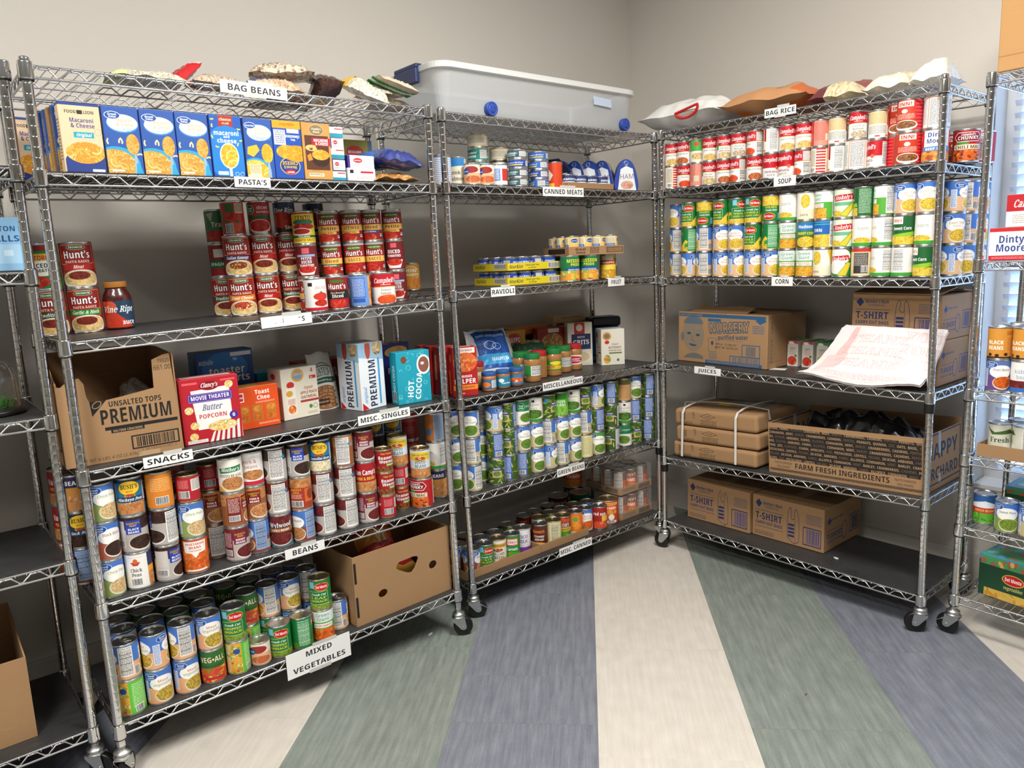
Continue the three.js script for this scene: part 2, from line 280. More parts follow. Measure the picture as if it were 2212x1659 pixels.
const zig = (len, y0, y1) => { const n = Math.round(len / .066), s = len / n, o = []; for (let i = 0; i < n; i++) { const x = i * s; o.push([x, y1], [x + s * .33, y1], [x + s * .61, y0], [x + s * .70, y0]); } o.push([len, y1]); return o; };
function shelfParts(w, d, hasLiner) {
  const a = .012, rim = [], truss = [], deck = [], T = -.0035, Bt = -.031;
  for (const z of [0, -d]) { rim.push(wire([V(a, T, z), V(w - a, T, z)], .0034, 6), wire([V(a, Bt, z), V(w - a, Bt, z)], .0034, 6)); truss.push(wire(zig(w - 2 * a - .03, Bt + .004, T - .0055).map(([x, y]) => V(x + a + .015, y, z)), .0024)); }
  for (const x of [0, w]) { rim.push(wire([V(x, T, -a), V(x, T, -d + a)], .0034, 6), wire([V(x, Bt, -a), V(x, Bt, -d + a)], .0034, 6)); truss.push(wire(zig(d - 2 * a - .02, Bt + .004, T - .0055).map(([s, y]) => V(x, y, -s - a - .01)), .0024)); }
  for (const z of [-d * .34, -d * .67]) { truss.push(wire(zig(w - .02, Bt + .008, T - .004).map(([x, y]) => V(x + .01, y, z)), .0022), wire([V(.004, Bt + .006, z), V(w - .004, Bt + .006, z)], .0022)); }
  const n = Math.round(w / .0255); for (let i = 1; i < n; i++) { const x = i * w / n; deck.push(wire([V(x, Bt + .022, .0035), V(x, T + .0008, .0036), V(x, T + .0015, -.006), V(x, T + .0015, -d + .006), V(x, T + .0008, -d - .0036), V(x, Bt + .022, -d - .0035)], .0017, 4)); }
  const p = { rim: merge(rim), truss: merge(truss), deck: merge(deck) };
  if (hasLiner) p.liner = uvMetres(new RoundedBoxGeometry(w - .012, LINER - .0004, d + .002, 1, .0008).translate(w / 2, LINER / 2 + .0002, -d / 2), .5);
  return p;
}
const partCache = {};
const wheelGeo = merge([lathe([[.0001, -.012], [.02, -.012], [.024, -.0105], [.032, -.0105], [.036, -.009], [.0375, -.004], [.0375, .004], [.036, .009], [.032, .0105], [.024, .0105], [.02, .012], [.0001, .012]], 26)]).rotateX(Math.PI / 2);
const forkGeo = (() => {
  const s = new THREE.Shape([[-.022, .075], [.024, .075], [.024, .066], [-.006, .03], [-.016, .026], [-.026, .03], [-.028, .04]].map(([a, b]) => new THREE.Vector2(a, b)));
  const side = () => new THREE.ExtrudeGeometry(s, { depth: .002, bevelEnabled: false });
  return merge([side().translate(0, 0, .015), side().translate(0, 0, -.017), box(.047, .003, .034, .001, .0745, 0), new THREE.CylinderGeometry(.0045, .0045, .04, 10).rotateX(Math.PI / 2).translate(-.016, .0375, 0)]);
})();
const bearingGeo = lathe([[.006, .072], [.021, .072], [.025, .076], [.025, .08], [.019, .084], [.023, .088], [.023, .092], [.015, .096], [.009, .101], [.0001, .101]], 20);
const brakeGeo = merge([new RoundedBoxGeometry(.05, .003, .022, 1, .001).rotateZ(.62).translate(.004, .056, 0).translate(-.038, -.004, 0), new THREE.CylinderGeometry(.003, .003, .036, 8).rotateX(Math.PI / 2).translate(-.03, .055, 0)]);
const bandGeo = lathe([[.0129, -.07], [.0165, -.07], [.0172, -.04], [.0129, -.04]], 20);
const loose = { C4: 0, C3: 1, B4: 1 };   // posts where a split sleeve shows below its collar
function makeUnit(k, label, casters) {
  const q = UNITS[k], t = thing('shelving_unit', label, 'shelving unit');
  t.position.set(q.x, 0, q.z); t.rotation.y = -q.yaw;
  const corners = [[0, 0], [q.w, 0], [0, q.d], [q.w, q.d]];
  const lean = new THREE.Matrix4().set(1, q.tilt, 0, 0, 0, 1, 0, 0, 0, -q.lean, 1, 0, 0, 0, 0, 1);
  const pg = postGeo(Math.max(q.hL[0], q.hR[0]) + .006 - postY).applyMatrix4(lean);
  for (const [u, v] of corners) mesh('post', pg, chrome, t).position.set(u + q.tilt * postY, postY, -v - q.lean * postY);
  for (let i = 0; i < 6; i++) {
    const s = new THREE.Group(); s.name = 'shelf'; t.add(s);
    const key = q.w.toFixed(3) + !!bare[k + i], p = partCache[key] ??= shelfParts(q.w, q.d, !bare[k + i]);
    const hm = (q.hL[i] + q.hR[i]) / 2;
    s.position.set(q.tilt * hm, q.hL[i], -q.lean * hm); s.rotation.z = Math.atan2(q.hR[i] - q.hL[i], q.w);
    mesh('rim_wire', p.rim, chromeWire, s); mesh('truss_wire', p.truss, chromeWire, s); mesh('deck_wire', p.deck, chromeWire, s);
    if (p.liner) mesh('liner', p.liner, liner, s);
    if (loose[k + i] !== undefined) mesh('post_sleeve', bandGeo, blackPlastic, s).position.set(corners[loose[k + i]][0], 0, 0);
    for (const [u, v] of corners) { mesh('collar', collarGeo, chrome, s).position.set(u, 0, -v); mesh('sleeve', sleeveGeo, blackPlastic, s).position.set(u, 0, -v); }
  }
  casters.forEach(([turn, brake], i) => {
    const [u, v] = corners[i], c = new THREE.Group(); c.name = 'caster'; t.add(c); c.position.set(u, 0, -v); c.rotation.y = turn;
    mesh('bearing', bearingGeo, zinc, c); mesh('fork', forkGeo, zinc, c); mesh('wheel', wheelGeo, rubber, c).position.set(-.016, .0375, 0);
    if (brake) mesh('brake_lever', brakeGeo, zinc, c);
  });
  return t;
}
makeUnit('A', 'chrome wire shelving unit holding pasta boxes, sauces, snacks, beans and mixed vegetables', [[-2.2, 0], [2.6, 0], [0, 0], [0, 0]]);
makeUnit('B', 'chrome wire shelving unit in the corner holding canned meats and green beans', [[2.7, 1], [1.9, 0], [0, 0], [0, 0]]);
makeUnit('C', 'chrome wire shelving unit on the right wall holding soup and corn cans', [[0.2, 0], [0.5, 0], [0, 0], [0, 0]]);
makeUnit('D', 'chrome wire shelving unit in front of the window at the right edge', [[0.0, 1], [0.5, 0], [0, 0], [0, 0]]);
makeUnit('E', 'chrome wire shelving unit with mostly bare dark shelves at the left edge', [[0.2, 0], [2.4, 0], [0, 0], [0, 0]]);

// ---------- can labels: strips of 512 x 224, front in the middle ----------
const BLUE = '#4677c8', LOGO = '#1c4f9f';
const RED = '#c4122b';
const bean = { chick: ['#e3c48c', '#d3ab6c', '#edd5a4'], black: ['#35201a', '#4a2a20', '#23140f'], kidney: ['#6e1f22', '#8b2c2a', '#57161b'], pinto: ['#c98a52', '#b9713f', '#dba36c'], white: ['#efe3bd', '#e2cf98', '#f6eed2'], orange: ['#e2691f', '#f0833a', '#cf5413'], veg: ['#d9b53a', '#7f9a35', '#c98a2c', '#e6d27a'], corn: ['#f2cf45', '#e7b92b', '#f8df77'], green: ['#5f8a2e', '#7fa545', '#48701f'], tomato: ['#c52a1c', '#dd4630', '#a51c14'], peach: ['#ef9a3c', '#f4b45c', '#d9762a'], pea: ['#7b9c2c', '#93b03e', '#668720'] };
function gvLabel(t1, t2, food, o = {}) {
  return (k) => {
    const top = o.top ?? BLUE; k.fill(top);
    k.poly([[0, 120], [90, 108], [200, 112], [512, 118], [512, 224], [0, 224]], o.low ?? '#e9ae80');
    for (const x of [256, 20]) {
      k.oval(x + 22, 82, 82, 50, '#fbfaf6'); k.oval(x - 48, 30, 42, 22, LOGO, '#dfe8f5', 3); k.txt('Great', x - 48, 24, 17, '#fff', 's'); k.txt('Value', x - 48, 38, 15, '#fff', 's');
      k.txt(t1, x + 26, 68, 25, o.ink ?? '#7c9a3a', 's', { thin: 1, w: Math.min(120, t1.length * 14) }); if (t2) k.txt(t2, x + 26, 92, 25, o.ink2 ?? o.ink ?? '#7c9a3a', 's', { thin: 1, w: Math.min(126, t2.length * 14) });
      k.oval(x + 38, 168, 72, 52, '#e8e2d2'); k.food(x + 38, 165, 66, 46, bean[food] ?? food, o.size ?? 11, { long: o.long, wide: o.wide });
    }
    k.nut(372, 6, 86, 200, o.panel ?? '#f1efe8', '#31343c'); k.rect(138, 60, 44, 140, '#dfe8f6').small(142, 64, 36, 130, '#3b66b4', 7); k.bar(462, 150, 44, 60);
  };
}
function dakota(t1, t2, food, box, o = {}) {
  return (k) => {
    k.fill(o.bg ?? '#b9b3ad'); k.food(256, 40, 256, 40, bean[food], 14, { box: 1 });
    if (o.band) k.rect(0, 0, 512, 224, o.bg);
    k.rect(196, 18, 92, 92, box); k.txt("DAKOTA'S", 242, 38, 18, '#f3c238', 'e', { w: 78, edge: '#3c1408', lw: 2 }); k.txt('PRIDE', 242, 54, 14, '#f3c238', 'e', { w: 44 }); k.txt(t1, 242, 76, 20, '#fff', 's', { w: 66 }); k.txt(t2, 242, 96, 20, '#fff', 's', { w: 68 });
    k.oval(290, 172, 84, 50, '#e9e4dc'); k.food(290, 168, 78, 44, bean[food], 15);
    k.rect(96, 22, 92, 180, box === '#1f3fa8' ? '#c9c7c6' : box).small(104, 30, 76, 100, '#e9d9d0', 8).bar(102, 150, 78, 44);
    k.nut(384, 8, 104, 206, '#f5f3f0', '#2a2a2e').oval(494, 60, 14, 14, '#2f9bd0');
  };
}
function bush(t1, t2, food, bg = '#1b6fa8') {
  return (k) => {
    k.fill(bg); k.rect(0, 0, 512, 20, '#0d2a44');
    for (const x of [256, 0, 512]) { k.oval(x, 54, 66, 46, '#f4c534', '#1a1a1a', 3).txt("BUSH'S", x, 46, 40, '#111', 'e', { w: 104 }).txt('BEST', x, 76, 16, '#7a4a00', 'e'); k.food(x, 104, 36, 12, ['#c8402b', '#5c8c34', '#e4c24a'], 9); k.rect(x - 90, 112, 180, 34, '#123c63').txt(t1, x, 129, 26, '#fff', 'i', { w: 160 }); if (t2) k.txt(t2, x, 142, 12, '#fff', 's'); k.food(x, 190, 96, 42, bean[food], 19, { box: 1 }); }
    k.nut(96, 26, 70, 180, '#e8edf2'); k.rect(346, 26, 70, 120, '#dfe9f3').small(350, 30, 62, 112, '#24496b', 7);
  };
}
function huntPasta(sub, band, o = {}) {
  return (k) => {
    k.fill('#8f1d17'); k.food(256, 90, 256, 90, ['#a8261a', '#c8402a', '#7d1510', '#b23822'], 46, { box: 1, base: '#8f1d17', edge: 'rgba(70,5,5,.5)' });
    k.poly([[164, 6], [348, 6], [348, 104], [256, 116], [164, 104]], '#971f1a', '#d9b07a', 3); k.oval(256, 20, 48, 12, '#2f5a2a', '#c9d6b2', 2).txt('PREMIUM', 256, 20, 12, '#fff', 'e', { w: 70 });
    k.txt("Hunt's", 256, 58, 54, '#fff', 's', { w: 142, edge: '#4c0805', lw: 6 }).txt('PASTA SAUCE', 256, 94, 18, '#f6ecd9', 'e', { w: 128 });
    k.rect(160, 108, 192, 30, band).txt(sub, 256, 123, 24, '#fff', 'i', { w: Math.min(150, sub.length * 13) });
    k.oval(262, 190, 104, 52, '#f1ece0', '#cfc5ae', 3).noodles(262, 184, 92, 40, ['#e6c98a', '#d9b36a', '#efdca8'], 5, 46).food(256, 168, 56, 22, o.meat ?? ['#7c2415', '#9c3220', '#5c1a10'], 13);
    k.nut(420, 8, 86, 200, '#e9e2d4', '#27452a'); k.rect(8, 8, 84, 200, '#9c2a20').small(14, 16, 72, 180, '#f0dcc8', 8);
  };
}
function huntCan(sub, band, sub2) {
  return (k) => {
    k.fill('#9c1b17').rect(0, 0, 512, 14, '#b8b8b8'); k.oval(256, 34, 66, 18, '#49692d').txt('100% NATURAL', 256, 34, 13, '#f4e9b5', 's', { w: 104 });
    k.txt("Hunt's", 256, 74, 58, '#fff', 's', { w: 150, edge: '#5c0806', lw: 6 }); k.rect(110, 104, 292, 44, '#efc062').txt(sub, 256, 126, 34, '#5a1a0d', 'e', { w: Math.min(170, sub.length * 22) }); k.rect(150, 150, 170, 20, band ?? '#efc062').txt(sub2 ?? 'TOMATOES', 236, 160, 14, band ? '#fff' : '#5a1a0d', 's', { w: 110 });
    k.oval(210, 205, 82, 34, '#c98a52').food(210, 196, 74, 32, bean.tomato, 26); k.rect(330, 178, 34, 22, '#dfeaf3').rect(334, 182, 26, 8, '#3a6fb2');
    k.nut(404, 16, 84, 200, '#efe6d8', '#4a1510'); k.rect(14, 20, 84, 190, '#b12a22').small(20, 28, 70, 170, '#f5d9cc', 8);
  };
}
function campbell(t1, t2, food, o = {}) {
  return (k) => {
    k.fill('#f3f0ea').rect(0, 0, 512, 96, o.red ?? '#c01a26').rect(0, 96, 512, 6, '#d8b96a');
    for (const x of [256, 0, 512]) { k.txt('Campbell\u2019s', x, 50, 50, '#fff', 'i', { w: 168 }).txt('CONDENSED', x, 82, 12, '#f1d9d0', 's', { w: 76 }); if (o.heart) k.poly([[x - 74, 66], [x - 96, 92], [x - 60, 92]], '#49a04c').rect(x - 92, 88, 28, 50, '#3f9a59'); k.txt(t1, x, 122, 24, '#2b2b2b', 'i', { w: Math.min(150, t1.length * 13), thin: 1 }); if (t2) k.txt(t2, x, 146, 20, o.ink ?? '#8f1d22', 's', { w: Math.min(130, t2.length * 12) }); k.oval(x + 10, 200, 86, 46, '#fff', '#d9cdb6', 3).food(x + 10, 196, 76, 38, food, o.size ?? 12, { base: food[0] }); }
    k.nut(352, 104, 74, 114, '#efece6'); k.rect(352, 8, 74, 84, '#efece6').small(356, 12, 66, 76, '#55555a', 7); k.rect(90, 106, 66, 110, '#f4f1ea').small(94, 110, 58, 50, '#777', 7).bar(96, 168, 54, 44);
  };
}
function delmonte(t1, t2, food, o = {}) {
  return (k) => {
    k.fill('#14793a'); k.food(256, 205, 256, 24, bean[food], o.size ?? 22, { box: 1, long: o.long, wide: o.wide });
    if (o.ear) for (const x of [330, 90]) k.poly([[x - 40, 196], [x + 40, 110], [x + 70, 130], [x, 214]], '#f0c93a').poly([[x + 30, 150], [x + 80, 140], [x + 30, 200]], '#3d9a3a');
    k.frame(164, 84, 150, 100, '#e9d9a0', 3); k.txt(t1, 240, 108, 22, '#fff', 'i', { w: 116 }).txt(t2, 240, 134, 24, '#f3e04c', 'e', { w: 126 }); if (o.t3) k.txt(o.t3, 240, 160, 24, '#f3e04c', 'e', { w: 130 });
    for (const x of [250, 30]) k.oval(x + 20, 48, 60, 32, '#e6b93a').oval(x + 20, 48, 55, 28, '#c5141f').poly([[x + 8, 24], [x + 20, 12], [x + 30, 24]], '#c5141f').txt('Del Monte', x + 20, 48, 28, '#fff', 's', { w: 90 });
    k.rect(170, 8, 40, 50, '#7fc3e6'); k.nut(392, 6, 100, 212, '#1c8c48', '#e6f3e2');
  };
}
const plain = (bg, f) => (k) => { k.fill(bg); f(k); };
function photoBeans(panel) {   // green-bean photo all round with a narrow name panel
  return (k) => { k.fill('#5d7d34'); k.food(256, 112, 256, 112, ['#7fa544', '#a9c25c', '#557a2b', '#d5d68a', '#8c9a3a'], 40, { box: 1, long: 1.5, wide: .26, base: '#3d5a20' }); k.rect(206, 70, 92, 96, '#c9a878').rect(206, 70, 92, 30, '#2f4a86').txt('GREEN', 252, 82, 16, '#fff', 's', { w: 66 }).food(252, 130, 34, 24, bean.green, 14, { long: 1.5, wide: .3 }); k.rect(340, 4, 96, 216, panel ?? '#3f63b4').small(346, 12, 84, 140, '#dfe6f4', 8).bar(352, 166, 70, 46); k.oval(160, 44, 22, 22, '#2f9bd0'); k.rect(60, 10, 70, 200, '#c8b28c').small(66, 20, 58, 180, '#54452c', 9); };
}
function tuna(bg, t, o = {}) { return (k) => { k.fill(bg); for (const x of [170, 420]) { k.oval(x, 90, 90, 60, o.spot ?? '#2c56b8'); k.txt(t, x, 84, 56, o.ink ?? '#fff', 'i', { w: 150 }).rect(x - 70, 136, 140, 44, o.band ?? '#f0dc3a').txt('CHUNK LIGHT', x, 158, 30, o.bandInk ?? '#26306c', 's', { w: 120 }); } k.rect(272, 20, 66, 180, '#ece9e4').small(276, 26, 58, 168, '#444', 12); k.bar(4, 40, 60, 140); }; }
// [size, description, painter]
const SIZE = { S: [.0368, .110], P: [.0432, .130], C: [.0333, .1005], M: [.0335, .083], T: [.0415, .036], V: [.0415, .052], Y: [.050, .119], L: [.0425, .1105], K: [.0325, .080], Q: [.034, .098] };
const KINDS = {
  gvChick: ['S', 'blue and white chick pea can', gvLabel('Chick Peas', '', 'chick', { low: '#8ea05a' })],
  gvBlack: ['S', 'blue can of black beans', gvLabel('Black Beans', '', 'black', { low: '#b05a48', ink: '#7a2430' })],
  gvBean: ['S', 'blue can showing its nutrition panel', gvLabel('Pinto Beans', '', 'pinto', { low: '#8c4a3c', ink: '#222', panel: '#9fbce6' })],
  gvPinto: ['S', 'blue and purple pinto bean can', gvLabel('Pinto Beans', '', 'orange', { low: '#6a4a86', top: '#5a74b4', ink: '#222' })],
  gvMix: ['S', 'blue mixed vegetables can', gvLabel('Mixed', 'Vegetables', 'veg', { ink: '#c8452e', ink2: '#7a9a44', size: 9 })],
  gvMixG: ['S', 'bright green vegetable can', (k) => { k.fill('#63c23c'); k.food(210, 112, 60, 112, ['#e9b03a', '#d8562c', '#7fae3a', '#e7d9a0'], 24, { box: 1 }); k.rect(150, 10, 40, 204, '#e5c68c').txt('VEG', 170, 90, 22, '#2f6a1e', 's'); k.small(290, 20, 90, 160, '#d7f3c4', 12).bar(300, 170, 60, 44).oval(236, 60, 24, 20, LOGO); k.nut(400, 8, 90, 206); }],
  gvPeas: ['S', 'blue can of sweet peas', gvLabel('Sweet Peas', '', 'pea', { ink: '#222', low: '#8aa04a', size: 10 })],
  gvGreen: ['S', 'blue cut green beans can', gvLabel('Cut', 'Green Beans', 'green', { low: '#c9b98a', ink: '#6c7a50', long: 1.5, wide: .35, size: 16 })],
  gvGreenG: ['S', 'green-topped cut green beans can', gvLabel('Green Beans', '', 'green', { top: '#4a9a3e', low: '#c9b98a', ink: '#6c7a50', long: 1.5, wide: .35, size: 16 })],
  gvCorn: ['S', 'blue whole kernel corn can', gvLabel('Golden', 'Whole Kernel', 'corn', { ink: '#b07b3a', size: 8, low: '#e2b98c' })],
  gvCornD: ['S', 'blue cream style corn can', gvLabel('Cream Style', 'Corn', 'corn', { ink: '#b07b3a', size: 7, low: '#d9b08a', panel: '#a9c0e8' })],
  gvTom: ['S', 'blue and white sliced carrots can', gvLabel('Sliced', 'Carrots', 'orange', { ink: '#c8452e', size: 16 })],
  gvPeach: ['K', 'cream and blue peach can', (k) => { k.fill('#efe3c0').rect(100, 100, 130, 110, '#2f63b4').small(104, 20, 120, 74, '#7a6a46', 10).small(112, 110, 106, 90, '#cfdcf0', 10); k.rect(236, 0, 120, 224, '#f0c46a').oval(300, 50, 46, 30, LOGO, '#fff').txt('Great Value', 300, 50, 18, '#fff', 's', { w: 70 }).food(290, 180, 66, 44, bean.peach, 40).rect(356, 0, 90, 224, '#f6f0e6').txt('Peaches', 400, 120, 26, '#a0303a', 'i', { w: 76 }); }],
  dkBlack: ['S', 'grey black beans can with blue square', dakota('BLACK', 'BEANS', 'black', '#1f3fa8')],
  dkPork: ['S', 'maroon pork and beans can', dakota('PORK &', 'BEANS', 'pinto', '#7c1a1e', { bg: '#9a5a34' })],
  dkKid: ['S', 'maroon kidney beans can', dakota('KIDNEY', 'BEANS', 'kidney', '#7a1f3c')],
  dkChili: ['S', 'orange-brown chili beans can', (k) => { k.fill('#a23a24').food(256, 34, 256, 34, bean.pinto, 26, { box: 1 }).rect(150, 66, 110, 150, '#a5341f').txt("DAKOTA'S", 205, 82, 22, '#f3c238', 'e', { w: 84 }).txt('PRIDE', 205, 102, 16, '#f3c238', 'e').small(160, 116, 90, 36, '#e8cbb8', 7).bar(158, 164, 96, 48).rect(270, 76, 100, 100, '#d9652a').oval(320, 120, 34, 40, '#8c3a1c').nut(392, 8, 100, 208); }],
  bushEye: ['S', 'teal blackeye peas can', bush('Blackeye Peas', '', 'pinto', '#17739c')],
  bushCan: ['S', 'blue cannellini beans can', bush('Cannellini Beans', '', 'white', '#1f74b4')],
  bushBlk: ['S', 'dark blue black beans can', bush('Black Beans', '', 'black', '#123a5e')],
  bushLt: ['S', 'light blue reduced sodium beans can', bush('Kidney Beans', '', 'kidney', '#3f86b8')],
  orange: ['S', 'plain orange can with small print', plain('#e0882a', (k) => { k.small(200, 30, 130, 86, '#f5c78a', 11).bar(226, 150, 84, 54).food(430, 170, 60, 46, bean.pinto, 18).txt('BEANS', 60, 90, 40, '#fff', 's'); })],
  vegB: ['S', 'orange vegetarian beans can', plain('#dd5a1c', (k) => { k.food(256, 150, 256, 90, bean.orange, 26, { box: 1 }); k.poly([[176, 10], [336, 10], [330, 84], [280, 92], [256, 124], [232, 92], [182, 84]], '#fbf7f0').txt('VEGETARIAN', 256, 28, 22, '#c8321c', 's', { w: 130 }).txt('BEANS', 256, 52, 24, '#c8321c', 's', { w: 80 }).txt('LOW SODIUM', 256, 74, 12, '#c8321c', 's').rect(190, 206, 140, 10, '#fff').nut(400, 8, 90, 206); })],
  redSm: ['M', 'small red can with barcode', plain('#b3202c', (k) => { k.rect(250, 24, 100, 110, '#f0ece6').small(256, 30, 88, 98, '#444', 8).bar(150, 130, 84, 70).small(150, 30, 80, 80, '#e3a0a0', 9).txt('Beanee', 60, 80, 42, '#fff', 's', { w: 120 }).oval(430, 150, 60, 50, '#7a3a1c'); })],
  beanee: ['M', 'small red beans and franks can', plain('#a01c22', (k) => { k.txt('Van Camp', 256, 28, 26, '#f2d03c', 'i', { w: 110 }).txt('Beanee', 250, 74, 50, '#fff', 's', { w: 140, edge: '#5c0a0a' }).txt('Weenee', 262, 116, 50, '#fff', 's', { w: 146, edge: '#5c0a0a' }).rect(250, 140, 96, 26, '#5fae2c').txt('Original', 298, 153, 18, '#fff', 's', { w: 80 }).food(256, 200, 110, 30, ['#8a4a24', '#b0622f', '#5f2a14'], 20, { box: 1 }).nut(410, 8, 84, 206).bar(110, 140, 40, 60); })],
  camps: ['S', 'red pork and beans can half hidden', plain('#a81c24', (k) => { k.txt('Van Camp\u2019s', 256, 70, 56, '#fff', 's', { w: 190 }).txt('PORK & BEANS', 256, 120, 34, '#f2d03c', 's', { w: 170 }).food(256, 186, 120, 40, bean.pinto, 20, { box: 1 }).nut(410, 8, 84, 206); })],
  mother: ['S', 'white and gold pinto beans can', plain('#f3efe6', (k) => { k.poly([[0, 224], [0, 150], [180, 190], [220, 224]], '#e6a53c').poly([[176, 60], [338, 44], [330, 84], [184, 96]], '#2f7a4a').txt("Mother's", 256, 70, 34, '#fff', 'i', { w: 130 }).txt('PINTO BEANS', 256, 114, 28, '#4b4b44', 'e', { w: 156 }).oval(270, 172, 84, 50, '#f0d9a8').food(270, 168, 78, 44, bean.pinto, 10).nut(400, 8, 90, 206); })],
  porkW: ['S', 'white pork and beans can with red base', plain('#f5f2ee', (k) => { k.rect(0, 196, 512, 28, '#c9243a').txt('pork &', 246, 56, 34, '#b04a52', 's', { w: 100, thin: 1 }).txt('beans', 254, 92, 34, '#b04a52', 's', { w: 96, thin: 1 }).oval(270, 156, 84, 40, '#fff').food(270, 152, 80, 36, bean.pinto, 14).nut(400, 8, 90, 180); })],
  wyl: ['S', 'dark chili beans can with blue base', plain('#3a1d18', (k) => { k.food(256, 30, 256, 34, bean.kidney, 26, { box: 1 }); k.txt('Wylwood', 256, 66, 46, '#fff', 'e', { w: 172 }).rect(150, 88, 212, 32, '#a05a2c').txt('CHILI BEANS', 256, 104, 22, '#fff', 's', { w: 130 }).rect(0, 196, 512, 28, '#3f7f9c').oval(256, 172, 96, 48, '#e9e0d2').food(256, 168, 90, 44, bean.kidney, 20).nut(400, 8, 90, 190); })],
  chickW: ['S', 'white chick peas can with navy side', plain('#f4f2ee', (k) => { k.txt('Chick', 236, 104, 30, '#222', 'e', { w: 72 }).txt('Peas', 236, 134, 30, '#222', 'e', { w: 60 }).poly([[206, 50], [266, 50], [250, 74], [222, 74]], '#c4452e').oval(236, 44, 14, 16, '#d9652e').small(196, 18, 84, 8, '#c99', 5).bar(200, 158, 70, 46).rect(310, 0, 110, 90, '#2a2f58').rect(310, 90, 110, 40, '#e8a02c').food(366, 178, 56, 48, bean.pinto, 22, { box: 1 }).nut(60, 8, 90, 206); })],
  navyC: ['S', 'navy and gold bean can', plain('#27264e', (k) => { k.rect(0, 70, 512, 50, '#c98a3c').food(256, 172, 256, 54, bean.pinto, 26, { box: 1 }).txt('BEANS', 256, 40, 40, '#fff', 's'); k.nut(400, 8, 90, 206); })],
  mhPinto: ['S', 'pale blue pinto beans can with gold banner', plain('#cfe0ec', (k) => { k.oval(256, 50, 110, 40, '#e6c23a').txt('MARGARET HOLMES', 256, 36, 18, '#3b5a1c', 'e', { w: 150 }).food(256, 66, 46, 16, ['#c8402b', '#4f8c34', '#efe9d8'], 12).txt('PINTO', 256, 98, 34, '#33352f', 'e', { w: 92 }).txt('BEANS', 256, 130, 34, '#33352f', 'e', { w: 96 }).food(256, 190, 120, 42, bean.pinto, 24, { box: 1 }).nut(406, 8, 84, 206); })],
  chunky: ['L', 'large red chili can', plain('#b3161f', (k) => { k.poly([[190, 16], [322, 16], [346, 48], [322, 82], [190, 82], [166, 48]], '#8a0d16', '#fff', 4).txt('Campbell\u2019s', 256, 30, 20, '#fff', 'i', { w: 90 }).txt('CHUNKY', 256, 56, 38, '#fff', 's', { w: 134, edge: '#4a0508' }).rect(180, 86, 80, 22, '#3f8f2c').rect(164, 104, 186, 38, '#e3d9bd').txt('CHILI MAC', 256, 124, 34, '#5a2a14', 's', { w: 166 }).food(256, 186, 100, 40, ['#d9641f', '#8c2f14', '#e88a34', '#5c1f0e'], 24, { box: 1 }).nut(410, 8, 84, 206).rect(20, 8, 84, 200, '#a3141c').small(26, 16, 72, 180, '#f3c9c4', 8); })],
  redTall: ['S', 'deep red tomato can', plain('#a01c20', (k) => { k.small(190, 20, 130, 60, '#c9898a', 10).small(200, 120, 110, 60, '#b87070', 10); })],
  bbOr: ['S', 'orange and blue can seen from its seam', plain('#c87436', (k) => { k.rect(250, 0, 120, 224, '#9fb6d2').small(258, 10, 104, 204, '#4a5a78', 9).oval(200, 150, 30, 30, '#3f7fc0'); })],
  whCorn: ['S', 'white can with pale print', plain('#efece6', (k) => { k.txt('corn', 230, 80, 40, '#8a9a70', 's', { w: 86, thin: 1 }).food(220, 180, 70, 26, bean.corn, 11).rect(0, 198, 512, 26, '#3fa33c').nut(330, 8, 90, 180, '#f3f1ec', '#55575c'); })],
  allens: ['S', 'dark green vegetable can with large lettering', plain('#2f6a2c', (k) => { k.txt('VEG\u2022ALL', 256, 58, 54, '#f2e9c0', 's', { w: 180, edge: '#17330f' }).txt('MIXED VEGETABLES', 256, 104, 20, '#16390f', 's', { w: 150 }).food(256, 176, 256, 56, ['#d9542c', '#e79a34', '#6f9a34', '#e7c94a', '#c8402b'], 24, { box: 1 }).rect(196, 186, 120, 20, '#c9243a').nut(410, 8, 84, 206); })],
  dmSpin: ['S', 'green chopped spinach can', delmonte('Fresh Cut', 'CHOPPED', 'pea', { t3: 'SPINACH', long: 1.4, wide: .7 })],
  dmLeaf: ['S', 'green leaf spinach can', delmonte('Fresh Cut', 'LEAF', 'pea', { t3: 'SPINACH', long: 1.4, wide: .7 })],
  dmCorn: ['S', 'green whole kernel corn can', delmonte('Fresh Cut', 'WHOLE', 'corn', { t3: 'KERNEL CORN', size: 14, ear: 1 })],
  dmCornY: ['S', 'yellow and green corn can', plain('#1a7a3a', (k) => { k.food(256, 40, 256, 44, bean.corn, 14, { box: 1 }); k.txt('GOLDEN', 250, 98, 26, '#f3e04c', 'e', { w: 110 }).txt('Cream Style', 250, 124, 22, '#fff', 'i', { w: 110 }).oval(230, 178, 60, 32, '#e6b93a').oval(230, 178, 54, 28, '#c5141f').txt('Del Monte', 230, 178, 26, '#fff', 's', { w: 88 }).rect(316, 150, 46, 60, '#7fc3e6').nut(400, 8, 90, 206, '#1c8c48', '#e6f3e2'); })],
  dmCut: ['S', 'green cut vegetable can with blue tab', delmonte('Fresh Cut', 'CUT', 'green', { t3: 'BEANS', long: 1.5, wide: .35 })],
  ggCar: ['S', 'pale green can of sliced carrots', plain('#4fae3c', (k) => { k.rect(0, 0, 512, 84, '#e4f1ea').txt('Green', 256, 28, 36, '#1f7a4a', 's', { w: 106, thin: 1 }).txt('Giant', 256, 60, 36, '#1f7a4a', 's', { w: 96, thin: 1 }).rect(176, 94, 160, 34, '#fbf7f2').txt('SLICED CARROTS', 256, 111, 18, '#c8321c', 's', { w: 134 }).food(262, 182, 110, 46, bean.orange, 30, { box: 1, wide: .9 }).nut(410, 8, 84, 206); })],
